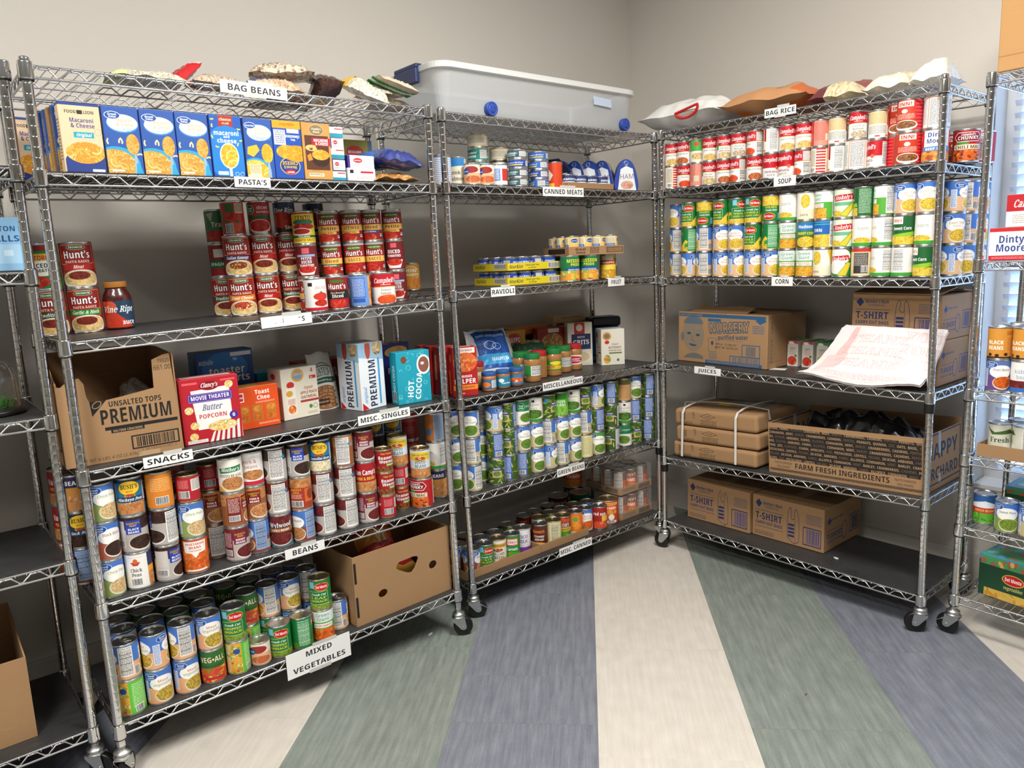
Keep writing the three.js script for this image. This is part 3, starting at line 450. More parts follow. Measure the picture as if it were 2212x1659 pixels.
  ggCorn: ['S', 'pale green sweet corn can', plain('#56a83c', (k) => { k.rect(0, 0, 512, 90, '#e6f0ea').txt('Green', 256, 30, 38, '#1f7a4a', 's', { w: 112, thin: 1 }).txt('Giant', 256, 64, 38, '#1f7a4a', 's', { w: 100, thin: 1 }).poly([[110, 60], [170, 30], [176, 224], [120, 224]], '#3f8f2c').rect(182, 100, 150, 36, '#fbf7f2').txt('WHOLE KERNEL', 256, 110, 15, '#c8321c', 's', { w: 120 }).txt('SWEET CORN', 256, 127, 15, '#c8321c', 's', { w: 110 }).food(266, 184, 90, 40, ['#f2ae34', '#f7c75c', '#e29a24'], 14, { box: 1 }).nut(410, 8, 84, 206); })],
  hudson: ['S', 'green and blue sweet corn can', plain('#3f7d4a', (k) => { k.rect(170, 8, 160, 66, '#2b78c0').txt('Hudson', 250, 42, 40, '#fff', 's', { w: 132 }).txt('SWEET CORN', 256, 100, 30, '#f3e04c', 's', { w: 160 }).oval(256, 176, 98, 54, '#222').food(256, 174, 92, 48, bean.corn, 11).nut(410, 8, 84, 206); })],
  blueCorn: ['S', 'blue corn can with zigzag edge', plain('#e9cf70', (k) => { k.food(256, 172, 256, 54, bean.corn, 15, { box: 1 }).rect(0, 0, 512, 116, '#2566b4').rect(0, 26, 512, 8, '#3fb6c8').rect(0, 8, 512, 6, '#3fb6c8').txt('CORN', 230, 80, 40, '#fff', 's'); k.nut(350, 4, 110, 216); })],
  stoke: ['S', 'pale green corn can with red ribbon', plain('#dfe8d0', (k) => { k.poly([[150, 48], [330, 34], [350, 78], [166, 96]], '#c4202c').txt("Stokely's", 250, 64, 44, '#fff', 'i', { w: 150, rot: -.07 }).rect(160, 102, 170, 30, '#6fb58c').poly([[220, 214], [330, 100], [360, 112], [280, 222]], '#f0c93a', '#5fa03a', 6).food(190, 196, 60, 24, bean.corn, 11).nut(410, 8, 84, 206); })],
  stokeG: ['S', 'dark green corn can with red ribbon', plain('#25803e', (k) => { k.oval(220, 60, 110, 70, '#f3f3ea').poly([[150, 60], [310, 50], [326, 90], [160, 104]], '#c4202c').txt("Stokely's", 236, 78, 42, '#fff', 'i', { w: 140 }).oval(210, 150, 80, 60, '#f3f3ea').poly([[220, 220], [300, 110], [336, 118], [290, 224]], '#f0c93a', '#7fb53a', 6).nut(410, 8, 84, 206); })],
  libby: ['S', 'green sweet corn can with ear of corn', plain('#1f5f30', (k) => { k.rect(150, 4, 96, 58, '#fbf4ea').txt("Libby's", 198, 34, 34, '#c8202c', 's', { w: 80 }).txt('Sweet Corn', 240, 96, 34, '#fff', 's', { w: 150 }).poly([[120, 150], [350, 120], [360, 150], [130, 190]], '#8fbf2c').food(250, 192, 130, 32, bean.corn, 14, { box: 1 }).rect(360, 0, 120, 224, '#1f6a36').small(370, 10, 100, 200, '#cfe6cc', 9); })],
  harv: ['S', 'white corn can with corn photograph', plain('#f2ede2', (k) => { k.poly([[290, 0], [380, 0], [380, 140], [330, 120]], '#e9b93a').food(200, 70, 40, 60, bean.corn, 13).rect(150, 140, 180, 84, '#efe4c8').txt('corn', 190, 186, 30, '#7a6a3a', 'e'); k.nut(400, 8, 90, 206); })],
  cornBw: ['S', 'cream can with black panel and red rim', plain('#ecd9ae', (k) => { k.rect(0, 0, 512, 26, '#c8322c').rect(190, 34, 120, 170, '#3a3634').small(196, 40, 108, 100, '#c9c4ba', 8).bar(254, 140, 52, 56); })],
  delGreen: ['S', 'green can with white ingredients print', delmonte('Fresh Cut', 'GOLDEN', 'corn', { t3: 'CORN', size: 14, ear: 1 })],
  foodGB: ['S', 'green and white cut green beans can', plain('#f3f1ea', (k) => { k.rect(0, 0, 512, 96, '#1f7a48').oval(222, 50, 36, 36, '#1f7a48', '#d5ead8', 3).txt('food', 222, 42, 20, '#fff', 's').txt('club', 222, 62, 20, '#fff', 's').txt('cut green', 310, 50, 26, '#fff', 's', { w: 90, thin: 1 }).oval(280, 160, 76, 52, '#efeae0', '#cfc9b8', 3).food(280, 158, 68, 44, bean.green, 18, { long: 1.4, wide: .4 }).nut(410, 8, 84, 206); })],
  flGB: ['S', 'white green beans can with green base', plain('#eeeae2', (k) => { k.rect(0, 196, 512, 28, '#3c8f34').txt('cut green', 250, 60, 30, '#7d8a70', 's', { w: 120, thin: 1 }).txt('beans', 250, 92, 30, '#7d8a70', 's', { w: 80, thin: 1 }).food(250, 150, 96, 44, ['#4c7a2a', '#6b9840', '#355c1c'], 20, { long: 1.6, wide: .3 }).rect(236, 14, 26, 22, '#333').nut(400, 8, 90, 180, '#e8e6e0'); })],
  lime: ['S', 'bright lime green beans can', plain('#4fae2e', (k) => { k.poly([[180, 6], [340, 6], [330, 60], [190, 60]], '#2f7a1f').txt('GREEN', 262, 84, 36, '#e9f7d2', 's', { w: 110 }).txt('BEANS', 262, 116, 40, '#fff', 's', { w: 120, edge: '#1f5a14' }).food(256, 178, 256, 50, ['#7fc244', '#5aa02c', '#a8d468'], 34, { box: 1, long: 1.5, wide: .25 }).nut(410, 8, 84, 150); })],
  photo: ['S', 'green bean photo can with blue panel', photoBeans()],
  photoG: ['S', 'green bean photo can with grey panel', photoBeans('#b9bcc4')],
  cream: ['S', 'plain cream coloured can', plain('#e6dfa8', (k) => { k.small(190, 20, 130, 180, '#a79f6c', 12).nut(400, 8, 90, 206, '#efe9c0'); })],
  brownGB: ['S', 'brown labelled green beans can', plain('#c99c6a', (k) => { k.rect(0, 0, 512, 56, '#5f7a34').rect(190, 12, 130, 40, '#6a5434').small(196, 80, 120, 120, '#a87a48', 14).nut(400, 60, 90, 150); })],
  // tomatoes
  hMeat: ['P', 'large red pasta sauce can with meat sauce label', huntPasta('Meat', '#b3221c')],
  hTrad: ['P', 'large red pasta sauce can with green band', huntPasta('Traditional', '#25502a')],
  hSaus: ['P', 'large red pasta sauce can with purple band', huntPasta('Italian Sausage', '#3b2552', { meat: ['#8c3a1c', '#d9a15c', '#6b2412'] })],
  hFour: ['P', 'large pasta sauce can with orange band', huntPasta('Four Cheese', '#e08a28', { meat: ['#c8482c', '#e9d9a8', '#b03220'] })],
  hGar: ['P', 'large pasta sauce can with garlic and green band', huntPasta('Garlic & Herb', '#2f8a34')],
  tutto: ['P', 'large green can of diced tomatoes', plain('#1f7a34', (k) => { k.rect(0, 0, 512, 30, '#8f1d17').rect(150, 44, 212, 42, '#e8b42c').txt('TUTTOROSSO', 256, 66, 34, '#b3221c', 's', { w: 180 }).oval(256, 120, 96, 40, '#f3efe0').txt('DICED', 236, 106, 30, '#222', 's', { w: 90 }).txt('TOMATOES', 256, 132, 24, '#222', 's', { w: 130 }).food(220, 190, 60, 30, bean.tomato, 30); k.nut(410, 8, 84, 206); })],
  tomVine: ['S', 'can printed with tomatoes and leaves', plain('#7a2a1c', (k) => { k.food(256, 112, 256, 112, ['#c8301f', '#d8502f', '#a51c14', '#3f6a2a'], 56, { box: 1, wide: 1 }); k.rect(206, 10, 60, 60, '#2f6a2c').rect(276, 8, 70, 70, '#d9c9a0').small(282, 14, 58, 58, '#7a2a1c', 8).bar(196, 150, 60, 66); })],
  traGr: ['S', 'green tomato can at the back', plain('#3f7348', (k) => { k.txt('Tra', 256, 100, 50, '#e9e3d2', 's').food(256, 180, 100, 40, bean.tomato, 30).poly([[180, 20], [240, 10], [220, 80]], '#a8b89a'); })],
  redSq: ['S', 'red spaghetti sauce can with white emblem', plain('#9c1f1c', (k) => { k.rect(206, 30, 70, 60, '#f0ece6').rect(120, 110, 272, 60, '#1f6a3a').txt('SPAGHETTI', 256, 140, 34, '#fff', 's'); })],
  fclub: ['S', 'red and green diced tomatoes can with bowl', plain('#9c2a20', (k) => { k.rect(150, 14, 220, 96, '#b52c28').rect(0, 96, 512, 22, '#25683a').oval(190, 52, 34, 34, '#1f7a3c', '#d9ead2', 3).txt('food', 190, 44, 18, '#fff', 's').txt('club', 190, 62, 18, '#fff', 's').txt('diced', 290, 40, 34, '#fff', 's', { w: 90, thin: 1 }).txt('tomatoes', 296, 70, 26, '#fff', 's', { w: 112, thin: 1 }).oval(256, 176, 92, 52, '#efe9df').food(256, 170, 82, 42, bean.tomato, 22); k.nut(410, 8, 84, 206); })],
  vine: ['S', 'dark tomato sauce can with script lettering', plain('#4a1c22', (k) => { k.rect(0, 0, 512, 66, '#2b3b52').txt('Vine Ripe', 250, 62, 50, '#fff', 'i', { w: 170 }).food(230, 132, 80, 60, ['#c8361f', '#a8241a'], 60, { wide: 1 }).txt('Sauce', 300, 186, 40, '#fff', 's', { w: 96 }).nut(410, 8, 84, 206); })],
  cento: ['S', 'yellow tomato sauce can', plain('#efdc3c', (k) => { k.rect(0, 0, 512, 10, '#b02a20').txt('CENTO', 256, 40, 44, '#b3221c', 's', { w: 130 }).oval(256, 72, 84, 20, '#2f7a5a').food(256, 104, 90, 22, bean.tomato, 30).oval(236, 142, 78, 28, '#f3efe0').oval(236, 140, 68, 20, '#b3221c').rect(120, 168, 272, 18, '#2f6a3a').txt('ITALIANO', 256, 177, 16, '#fff', 's', { w: 90 }).txt('TOMATO SAUCE', 256, 203, 26, '#9c1a14', 's', { w: 180 }); k.nut(410, 8, 84, 206); })],
  dlPet: ['S', 'dark red petite diced tomatoes can', plain('#6e1a1e', (k) => { k.rect(222, 16, 56, 42, '#d9606a').rect(176, 64, 150, 16, '#8fb0d2').txt('PETITE', 252, 94, 26, '#fff', 's', { w: 84 }).txt('DICED', 252, 120, 28, '#fff', 's', { w: 84 }).txt('TOMATOES', 252, 146, 26, '#fff', 's', { w: 116 }).poly([[176, 172], [330, 160], [300, 216], [206, 216]], '#efe9e4').food(252, 176, 66, 26, bean.tomato, 24); k.nut(410, 8, 84, 206, '#e0d0cc', '#5c1216'); })],
  dlDic: ['S', 'dark red can lettered diced tomatoes', plain('#741c20', (k) => { k.rect(226, 12, 50, 36, '#d9606a').txt('DICED', 252, 80, 40, '#fff', 's', { w: 110 }).txt('TOMATOES', 252, 114, 26, '#fff', 's', { w: 118 }).poly([[176, 156], [330, 146], [300, 214], [206, 214]], '#efe9e4').food(252, 166, 66, 28, bean.tomato, 26); k.nut(410, 8, 84, 206, '#e0d0cc', '#5c1216'); })],
  hPet: ['S', 'red can with yellow petite diced band', huntCan('Petite', null, 'DICED')],
  hDic: ['S', 'red diced tomatoes can with blue strip', huntCan('Diced', '#2c4f9c', 'Sweet Onion')],
  hDicG: ['S', 'red diced tomatoes can with green strip', huntCan('Diced', '#2c6a34', 'Basil Garlic')],
  hStew: ['S', 'red stewed tomatoes can', huntCan('STEWED')],
  hSau: ['S', 'red tomato sauce can', huntCan('SAUCE', '#a8201a', '')],
  hFire: ['S', 'red and black fire roasted tomatoes can', plain('#8f1a18', (k) => { k.oval(256, 26, 60, 14, '#49692d').txt("Hunt's", 256, 64, 54, '#fff', 's', { w: 146, edge: '#5c0806' }).rect(0, 94, 512, 60, '#1d1a19').txt('Fire Roasted', 256, 110, 18, '#e9d9c0', 'e', { w: 110 }).txt('Diced', 256, 134, 32, '#fff', 'e', { w: 90 }).food(256, 190, 76, 34, bean.tomato, 26).nut(410, 8, 84, 206); })],
  whDic: ['S', 'white diced tomatoes can with red base', plain('#f4f2ee', (k) => { k.rect(0, 202, 512, 22, '#c4202c').rect(204, 22, 34, 26, '#222').txt('diced', 300, 60, 34, '#d07a74', 's', { w: 90, thin: 1 }).small(256, 82, 96, 8, '#d9a09a', 5).oval(300, 124, 60, 28, '#d0392a').poly([[286, 96], [300, 84], [316, 98]], '#3f7a2c').food(300, 172, 54, 24, bean.tomato, 22).nut(96, 10, 76, 180); })],
  blueIn: ['S', 'light blue can turned to its print', plain('#6f97d6', (k) => { k.rect(190, 14, 110, 150, '#3f6fc4').small(196, 22, 98, 136, '#dbe6f6', 8).rect(196, 170, 96, 30, '#2f5fb4').rect(330, 0, 60, 224, '#e9a86a').food(360, 120, 30, 60, bean.peach, 26).nut(60, 8, 84, 206, '#9fbce8'); })],
  campT: ['L', 'tall red and white tomato soup can', campbell('Tomato', 'tomato', ['#e0531f', '#e86a30'], { size: 60 })],
  heinz: ['S', 'gold spaghetti can standing alone', plain('#c08a34', (k) => { k.oval(256, 78, 88, 56, '#c9933c', '#f3e2b8', 4).txt('HEINZ', 256, 56, 40, '#f7efd9', 's', { w: 120 }).txt('SPAGHETTI', 256, 94, 28, '#f7efd9', 's', { w: 150 }).noodles(256, 170, 120, 50, ['#d98a34', '#e8a850', '#c0702a'], 9, 40).nut(410, 8, 84, 206, '#d9b878'); })],
  // soups
  cChick: ['C', 'red and white chicken soup can', campbell('Cream of Chicken', '', ['#ecc97a', '#e4b95e'])],
  cRice: ['C', 'red and white soup can with green heart', campbell('Chicken', 'with Rice', ['#e6cf98', '#d9bd7c', '#b9c07a'], { heart: 1 })],
  cTom: ['C', 'red and white tomato soup can', campbell('Tomato', '', ['#dd4a1c', '#e0552a'], { size: 40 })],
  cBean: ['C', 'red and white bean soup can', campbell('Bean with Bacon', '', ['#c86a34', '#a8502a', '#dd9050'])],
  cMush: ['C', 'red and white mushroom soup can', campbell('Cream of', 'Mushroom', ['#d8c8b0', '#c4ae90'], { ink: '#3a3a48' })],
  cTomS: ['C', 'red soup can with large tomato lettering', (k) => { k.fill('#f4f1ec').rect(0, 0, 512, 130, '#bf1622'); for (const x of [256, 10]) k.txt('Campbell\u2019s', x, 52, 52, '#fff', 'i', { w: 170 }).oval(x + 60, 130, 18, 18, '#e06a4a').txt('tomato', x, 166, 38, '#7a1c20', 's', { w: 130 }).txt('SOUP', x, 200, 28, '#444', 'e', { w: 80 }); k.nut(400, 10, 84, 206); }],
  cGreen: ['C', 'green and white soup can', (k) => { k.fill('#f3f0e8').rect(0, 0, 512, 110, '#4fae4a').rect(220, 16, 50, 40, '#d9452e').oval(262, 170, 90, 46, '#efe6c8').food(256, 164, 70, 34, ['#e6c88a', '#c9a468'], 16).nut(400, 8, 84, 206); }],
  cStripe: ['C', 'soup can with red stripes on its side', (k) => { k.fill('#f0e8d4'); for (let i = 0; i < 9; i++) k.rect(250, i * 26, 90, 14, '#d0222c'); k.small(180, 16, 62, 150, '#6a6258', 8).bar(184, 176, 54, 40).nut(400, 8, 84, 206); }],
  cPeach: ['C', 'salmon pink soup can with ingredients print', (k) => { k.fill('#e89484').rect(150, 0, 40, 224, '#d23a34').small(198, 12, 120, 170, '#b8483e', 9).rect(300, 120, 60, 60, '#d9d2b4').nut(400, 8, 84, 206); }],
  cCream: ['C', 'cream and white soup can with fine print', (k) => { k.fill('#f2ede4').rect(150, 0, 190, 110, '#ecd2a4').small(160, 10, 170, 96, '#b98a54', 8).small(160, 122, 170, 70, '#4a4a48', 7).rect(230, 204, 40, 12, '#c8342c').rect(320, 200, 40, 16, '#e07a34').rect(340, 0, 24, 120, '#b0202a').nut(400, 8, 84, 206); }],
  healthy: ['L', 'red chunky soup can with white bowl', (k) => { k.fill('#c43a24').rect(320, 0, 70, 224, '#b81c26'); for (let i = 0; i < 9; i++) k.rect(320, i * 26, 70, 12, '#e9434a'); k.rect(196, 6, 110, 44, '#f0ddd0').txt('INN!', 250, 30, 36, '#b3221c', 's', { w: 90 }).oval(250, 82, 20, 16, '#f3e2d8').small(190, 104, 126, 40, '#f6d9c8', 10).oval(256, 186, 80, 38, '#f3ede4').food(256, 182, 70, 28, ['#8c5a34', '#b0783f', '#5f3a20'], 14).nut(406, 8, 90, 206); }],
  whiteN: ['L', 'tall white can showing its nutrition panel', (k) => { k.fill('#eceae4').frame(200, 8, 110, 220, '#d97a3a', 5).small(210, 20, 90, 190, '#55565c', 9).small(110, 30, 80, 170, '#8a8c92', 9).small(330, 30, 80, 170, '#8a8c92', 9); }],
  dinty: ['L', 'red and white beef stew can', (k) => { k.fill('#c4202c').rect(180, 0, 170, 120, '#f4f1ea').txt('Dinty', 262, 34, 46, '#2a3c86', 's', { w: 116 }).txt('Moore', 262, 80, 46, '#2a3c86', 's', { w: 126 }).rect(170, 122, 190, 30, '#3f8fc8').txt('BEEF STEW', 262, 138, 24, '#fff', 's', { w: 140 }).food(262, 190, 110, 36, ['#d98a3c', '#a8502a', '#e8b05c'], 30, { box: 1 }).oval(120, 60, 40, 40, '#e0605a').nut(406, 8, 90, 206); }],
  // meats and fruit
  tunaB: ['T', 'flat blue tuna can', tuna('#2546a0', 'StarKist')],
  tunaY: ['T', 'flat blue tuna can with yellow band', tuna('#2f6cc0', 'StarKist', { band: '#e9d83a' })],
  tunaT: ['T', 'flat dark teal tuna can', tuna('#39545f', 'Tuna', { spot: '#6f97a4', band: '#a9c6cc', bandInk: '#223' })],
  tunaN: ['T', 'flat navy tuna can', tuna('#1f3f94', 'tuna', { spot: '#1f3f94', band: '#1f3f94', bandInk: '#dfe6f6' })],
  clams: ['V', 'flat teal clams can', tuna('#1f8a80', 'CLAMS', { spot: '#17695f', band: '#dfeee8', bandInk: '#134' })],
  creamT: ['V', 'short cream chicken can with green edge', (k) => { k.fill('#d8cdb4').rect(150, 30, 180, 150, '#eae2cc').small(160, 44, 160, 120, '#6a6450', 16).poly([[90, 0], [170, 0], [110, 224], [90, 224]], '#5f9a3c').nut(400, 8, 90, 206); }],
  vienna: ['K', 'small peach vienna sausage can', (k) => { k.fill('#e8b48c').rect(0, 0, 512, 100, '#efe2d0').oval(250, 60, 74, 40, '#9c2a28').oval(190, 80, 40, 34, LOGO).txt('Great', 190, 80, 22, '#fff', 's').food(270, 170, 80, 40, ['#c8683c', '#dd8a5c'], 44, { long: 1.3, wide: .5 }); k.nut(400, 8, 90, 206); }],
  armour: ['K', 'small navy sausage can', (k) => { k.fill('#2c3c72').txt('ARMOUR', 256, 70, 52, '#fff', 's', { w: 180 }).rect(120, 110, 272, 80, '#dfe3ee').txt('STAR', 256, 150, 60, '#27386c', 's', { w: 150 }); k.nut(400, 8, 90, 206); }],
  salmon: ['S', 'blue and cream salmon can', (k) => { k.fill('#e6dfc9').poly([[120, 0], [400, 0], [360, 60], [200, 70]], '#2f7fc0').txt('pink', 240, 120, 40, '#333', 'e').txt('salmon', 250, 170, 44, '#333', 'e', { w: 130 }); k.nut(330, 6, 100, 212, '#d8d2c0'); }],
  nutBlue: ['S', 'white can with blue lined print', (k) => { k.fill('#dfe6ee'); for (let i = 0; i < 14; i++) k.rect(120, 12 + i * 15, 260, 5, '#6f86b4'); k.rect(0, 0, 512, 8, '#27508c'); k.nut(400, 8, 90, 206); }],
  redTuna: ['S', 'tall orange-red can with yellow foot', (k) => { k.fill('#d9461f').poly([[120, 70], [190, 60], [230, 110], [200, 160], [140, 170]], '#f0ece4').rect(120, 184, 120, 40, '#f0c93a').rect(330, 20, 60, 140, '#5c2a1c').rect(340, 170, 44, 46, '#efe6da'); }],
  whRed: ['M', 'short white and red meat can', (k) => { k.fill('#eef0f2').rect(260, 40, 110, 140, '#c8342c').rect(140, 40, 100, 140, '#5a86c4').small(150, 50, 80, 120, '#fff', 10); }],
  fruitG: ['L', 'green fruit cocktail can', (k) => { k.fill('#167a48').txt('MISSION', 256, 38, 44, '#efdf3c', 's', { w: 170 }).txt('PRIDE', 256, 74, 34, '#efdf3c', 's', { w: 100 }).oval(256, 122, 100, 26, '#1d4f9c').txt('FRUIT COCKTAIL', 256, 122, 20, '#fff', 'i', { w: 150 }).food(256, 180, 256, 48, ['#f0a23c', '#d9562c', '#f4dc8c', '#9cbf4a', '#e8c04a'], 44, { box: 1, wide: .9 }).nut(420, 8, 76, 206); }],
  fruitY: ['S', 'yellow pineapple can', (k) => { k.fill('#e3b93a').rect(190, 6, 120, 40, '#f3ead0').rect(160, 50, 190, 40, '#c4302a').txt('PINEAPPLE', 256, 70, 26, '#fff', 's', { w: 150 }).rect(160, 92, 190, 60, '#f0d84a').food(256, 180, 110, 40, ['#d9a02c', '#b8791c', '#f0cf6a'], 30, { box: 1 }).poly([[320, 40], [380, 10], [390, 120]], '#5f8a34'); k.nut(410, 8, 84, 206); }],
  // misc canned
  yam: ['Y', 'large orange and brown yams can', (k) => { k.fill('#b8481c').rect(0, 0, 512, 70, '#4a2018').txt('Bruce\u2019s', 256, 50, 58, '#f7ead2', 'i', { w: 150, edge: '#3a140c' }).oval(256, 116, 84, 34, '#e8642a').txt('YAMS', 256, 116, 46, '#fff', 's', { w: 120 }).food(256, 188, 130, 34, ['#e88a2c', '#d9701c', '#f4ac4c'], 46, { box: 1, wide: .9 }); k.nut(400, 4, 90, 216, '#d5d2cd'); k.nut(30, 4, 90, 216, '#d5d2cd'); }],
  yamS: ['S', 'orange and brown yams can in shrink wrap', (k) => { k.fill('#b85a2c').rect(0, 0, 512, 80, '#7a4a38').txt('Bruce\u2019s', 256, 50, 58, '#f7ead2', 'i', { w: 150, edge: '#3a140c' }).oval(256, 112, 84, 32, '#d9622a').txt('YAMS', 256, 112, 46, '#fff', 's', { w: 120 }).food(256, 184, 120, 38, ['#e88a2c', '#d9701c', '#f4ac4c'], 46, { box: 1, wide: .9 }); k.nut(390, 4, 100, 216, '#d8d4ce'); k.nut(20, 4, 100, 216, '#d8d4ce'); }],
  yamP: ['Y', 'tall orange sweet potato can with white panel', (k) => { k.fill('#c84a22').rect(130, 0, 70, 224, '#e6dcd0').small(136, 12, 58, 200, '#54443c', 9).rect(216, 10, 110, 28, '#f0c46a').txt('SWEET', 270, 24, 24, '#b33', 's', { w: 80 }).oval(270, 66, 56, 24, '#f06a2c').txt('YAMS', 270, 66, 30, '#fff', 's', { w: 80 }).food(270, 106, 50, 26, bean.peach, 26).oval(270, 160, 26, 30, '#f3ece4').rect(226, 194, 90, 24, '#f0e9e0').bar(240, 194, 60, 26); k.nut(400, 8, 90, 206); }],
  greenBig: ['Y', 'large shiny green can without lettering', (k) => { k.fill('#0f6a3a').poly([[200, 190], [250, 160], [320, 178], [260, 210]], '#5fae34'); }],
  collard: ['S', 'white and gold collard greens can', (k) => { k.fill('#eeeadc').rect(0, 30, 512, 38, '#d9a53c').txt('MARGARET HOLMES', 256, 48, 18, '#4a3a10', 'e', { w: 140 }).food(256, 92, 50, 18, ['#c8402b', '#4f8c34', '#efe9d8'], 12).txt('COLLARD', 256, 130, 36, '#2c3322', 'e', { w: 130 }).txt('GREENS', 256, 166, 36, '#2c3322', 'e', { w: 120 }).oval(310, 200, 60, 26, '#e08a2c'); k.nut(410, 8, 84, 206); }],
  libCar: ['S', 'green carrots can with red and white square', (k) => { k.fill('#2a8a3c').rect(200, 24, 120, 70, '#e0444a').rect(208, 32, 104, 54, '#f3e8e2').txt("Libby's", 260, 60, 36, '#d0262c', 's', { w: 86 }).txt('Carrots', 256, 130, 40, '#fff', 's', { w: 120 }).food(256, 190, 100, 30, ['#5fae34', '#e07a2c'], 26, { box: 1 }); k.nut(410, 8, 84, 206); }],
  soymilk: ['S', 'white and purple coconut milk can', (k) => { k.fill('#ece9ee').rect(0, 176, 512, 48, '#7a3aa8').txt('COCO', 270, 70, 44, '#7a5aa0', 's', { w: 120 }).txt('MILK', 270, 116, 44, '#7a5aa0', 's', { w: 110 }).small(160, 40, 60, 100, '#6a6a78', 16); k.nut(400, 8, 90, 160); }],
  manwich: ['S', 'brown can with orange lettering', (k) => { k.fill('#5a2418').txt('Manwich', 256, 56, 44, '#f08a34', 's', { w: 130 }).txt('Creamy', 262, 104, 32, '#fff', 'e', { w: 110 }).txt('Alfredo', 262, 138, 32, '#fff', 'e', { w: 100 }).oval(256, 206, 90, 40, '#e8b44c'); k.nut(410, 8, 84, 206); }],
  glory: ['S', 'greens can with yellow panel', (k) => { k.fill('#6a3a5a').food(256, 40, 256, 40, ['#c8502c', '#7a2a3c', '#3f6a2a'], 30, { box: 1 }).txt('GLORY', 256, 80, 50, '#f6e9d2', 'e', { w: 140, edge: '#4a1a2a' }).rect(130, 104, 252, 42, '#d9b43a').txt('SEASONED', 256, 126, 28, '#3a2a10', 'e', { w: 130 }).food(256, 188, 256, 40, ['#4f9a34', '#6fb84a', '#2f7a24'], 36, { box: 1 }); k.nut(410, 8, 84, 206); }],
  tangOr: ['S', 'orange tangerine can', (k) => { k.fill('#f07a1c').rect(210, 30, 90, 140, '#f6943c').oval(262, 60, 30, 26, '#6aa83a').food(262, 130, 60, 40, ['#f59a34', '#f0801c'], 36).rect(190, 190, 140, 24, '#e9dcd0'); }],
  redSun: ['S', 'red tomato can lettered red sun', (k) => { k.fill('#a8231c').txt('red sun', 246, 66, 48, '#fff', 's', { w: 150 }).rect(270, 86, 90, 60, '#f0c24a').food(256, 188, 120, 40, ['#d9502c', '#c0381c', '#e87a4c'], 50, { box: 1 }); k.nut(410, 8, 84, 206); }],
  bbOrange: ['S', 'orange black beans can', (k) => { k.fill('#d9953a').txt('BLACK', 226, 104, 40, '#fff', 's', { w: 110 }).txt('BEANS', 226, 146, 40, '#fff', 's', { w: 110 }).rect(300, 20, 60, 30, '#b8782a').small(306, 70, 60, 100, '#a8692a', 10).oval(190, 200, 14, 12, '#3a2018').oval(240, 204, 14, 12, '#3a2018').oval(300, 196, 14, 12, '#3a2018').rect(0, 214, 512, 10, '#2a1810'); }],
  kidneyW: ['S', 'white kidney beans can with blue base', (k) => { k.fill('#f0ede8').txt('kidney', 256, 70, 42, '#7a9ac8', 's', { w: 120, thin: 1 }).txt('beans', 262, 112, 42, '#7a9ac8', 's', { w: 104, thin: 1 }).food(256, 170, 130, 30, bean.kidney, 30, { box: 1 }).rect(0, 194, 512, 30, '#2f6fc0'); k.nut(410, 8, 84, 180); }],
  frost: ['S', 'white can with green leaves and dark lettering', (k) => { k.fill('#dcdccb').poly([[150, 20], [220, 60], [330, 30], [360, 64], [200, 80]], '#4a6a34').txt('Fresh', 256, 120, 52, '#24382a', 'e', { w: 140 }).rect(280, 140, 80, 60, '#e9e9dc'); k.nut(410, 8, 84, 206); }],
  greenBlue: ['S', 'blue and red green beans can', (k) => { k.fill('#2b5fa0').poly([[140, 70], [260, 40], [380, 80], [380, 100], [140, 100]], '#e8eef2').rect(0, 98, 512, 46, '#c8402a').txt('GREEN BEANS', 256, 120, 26, '#f3d87a', 'e', { w: 150 }).food(256, 186, 256, 44, ['#5fae34', '#3f8a24', '#8acb58'], 36, { box: 1, long: 1.5, wide: .3 }); }],
};
// ---------- can shapes ----------
const tin = std(new THREE.Color(0.62, 0.615, 0.6), 0.3, 1), goldTin = std(new THREE.Color(0.62, 0.52, 0.33), 0.33, 1);
const canShape = {};
function shapeOf(size) {
  if (canShape[size]) return canShape[size];
  const [r, h] = SIZE[size], q = r - .0012, lip = .0055;
  const body = [[.0001, .002], [q - .004, .002], [q - .002, 0], [q + .0008, 0], [q + .0012, .0012], [q + .0012, .0026], [q, .0042], [q, h - .0042], [q + .0012, h - .0026], [q + .0012, h - .0008], [q + .0004, h], [q - .0012, h], [q - .0014, h - .004]];
  const lid = [[q - .0014, h - .004], [q - .0034, h - .0046], [q - .005, h - .0036], [q - .009, h - .0032], [q - .0105, h - .0040], [q - .012, h - .0034], [q * .5, h - .0034], [q * .47, h - .0040], [q * .44, h - .0034], [.0001, h - .0034]];
  const pull = merge([new THREE.TorusGeometry(.0078, .0011, 5, 14).rotateX(Math.PI / 2).scale(1, .8, 1.25).translate(0, h - .0014, -.006), new THREE.CylinderGeometry(.0028, .0028, .0022, 10).translate(0, h - .0022, -.018)]);
  return canShape[size] = { r, h, body: lathe(body, 30), lid: lathe(lid, 30), pull, y0: lip, y1: h - lip };
}
const labelGeo = {};
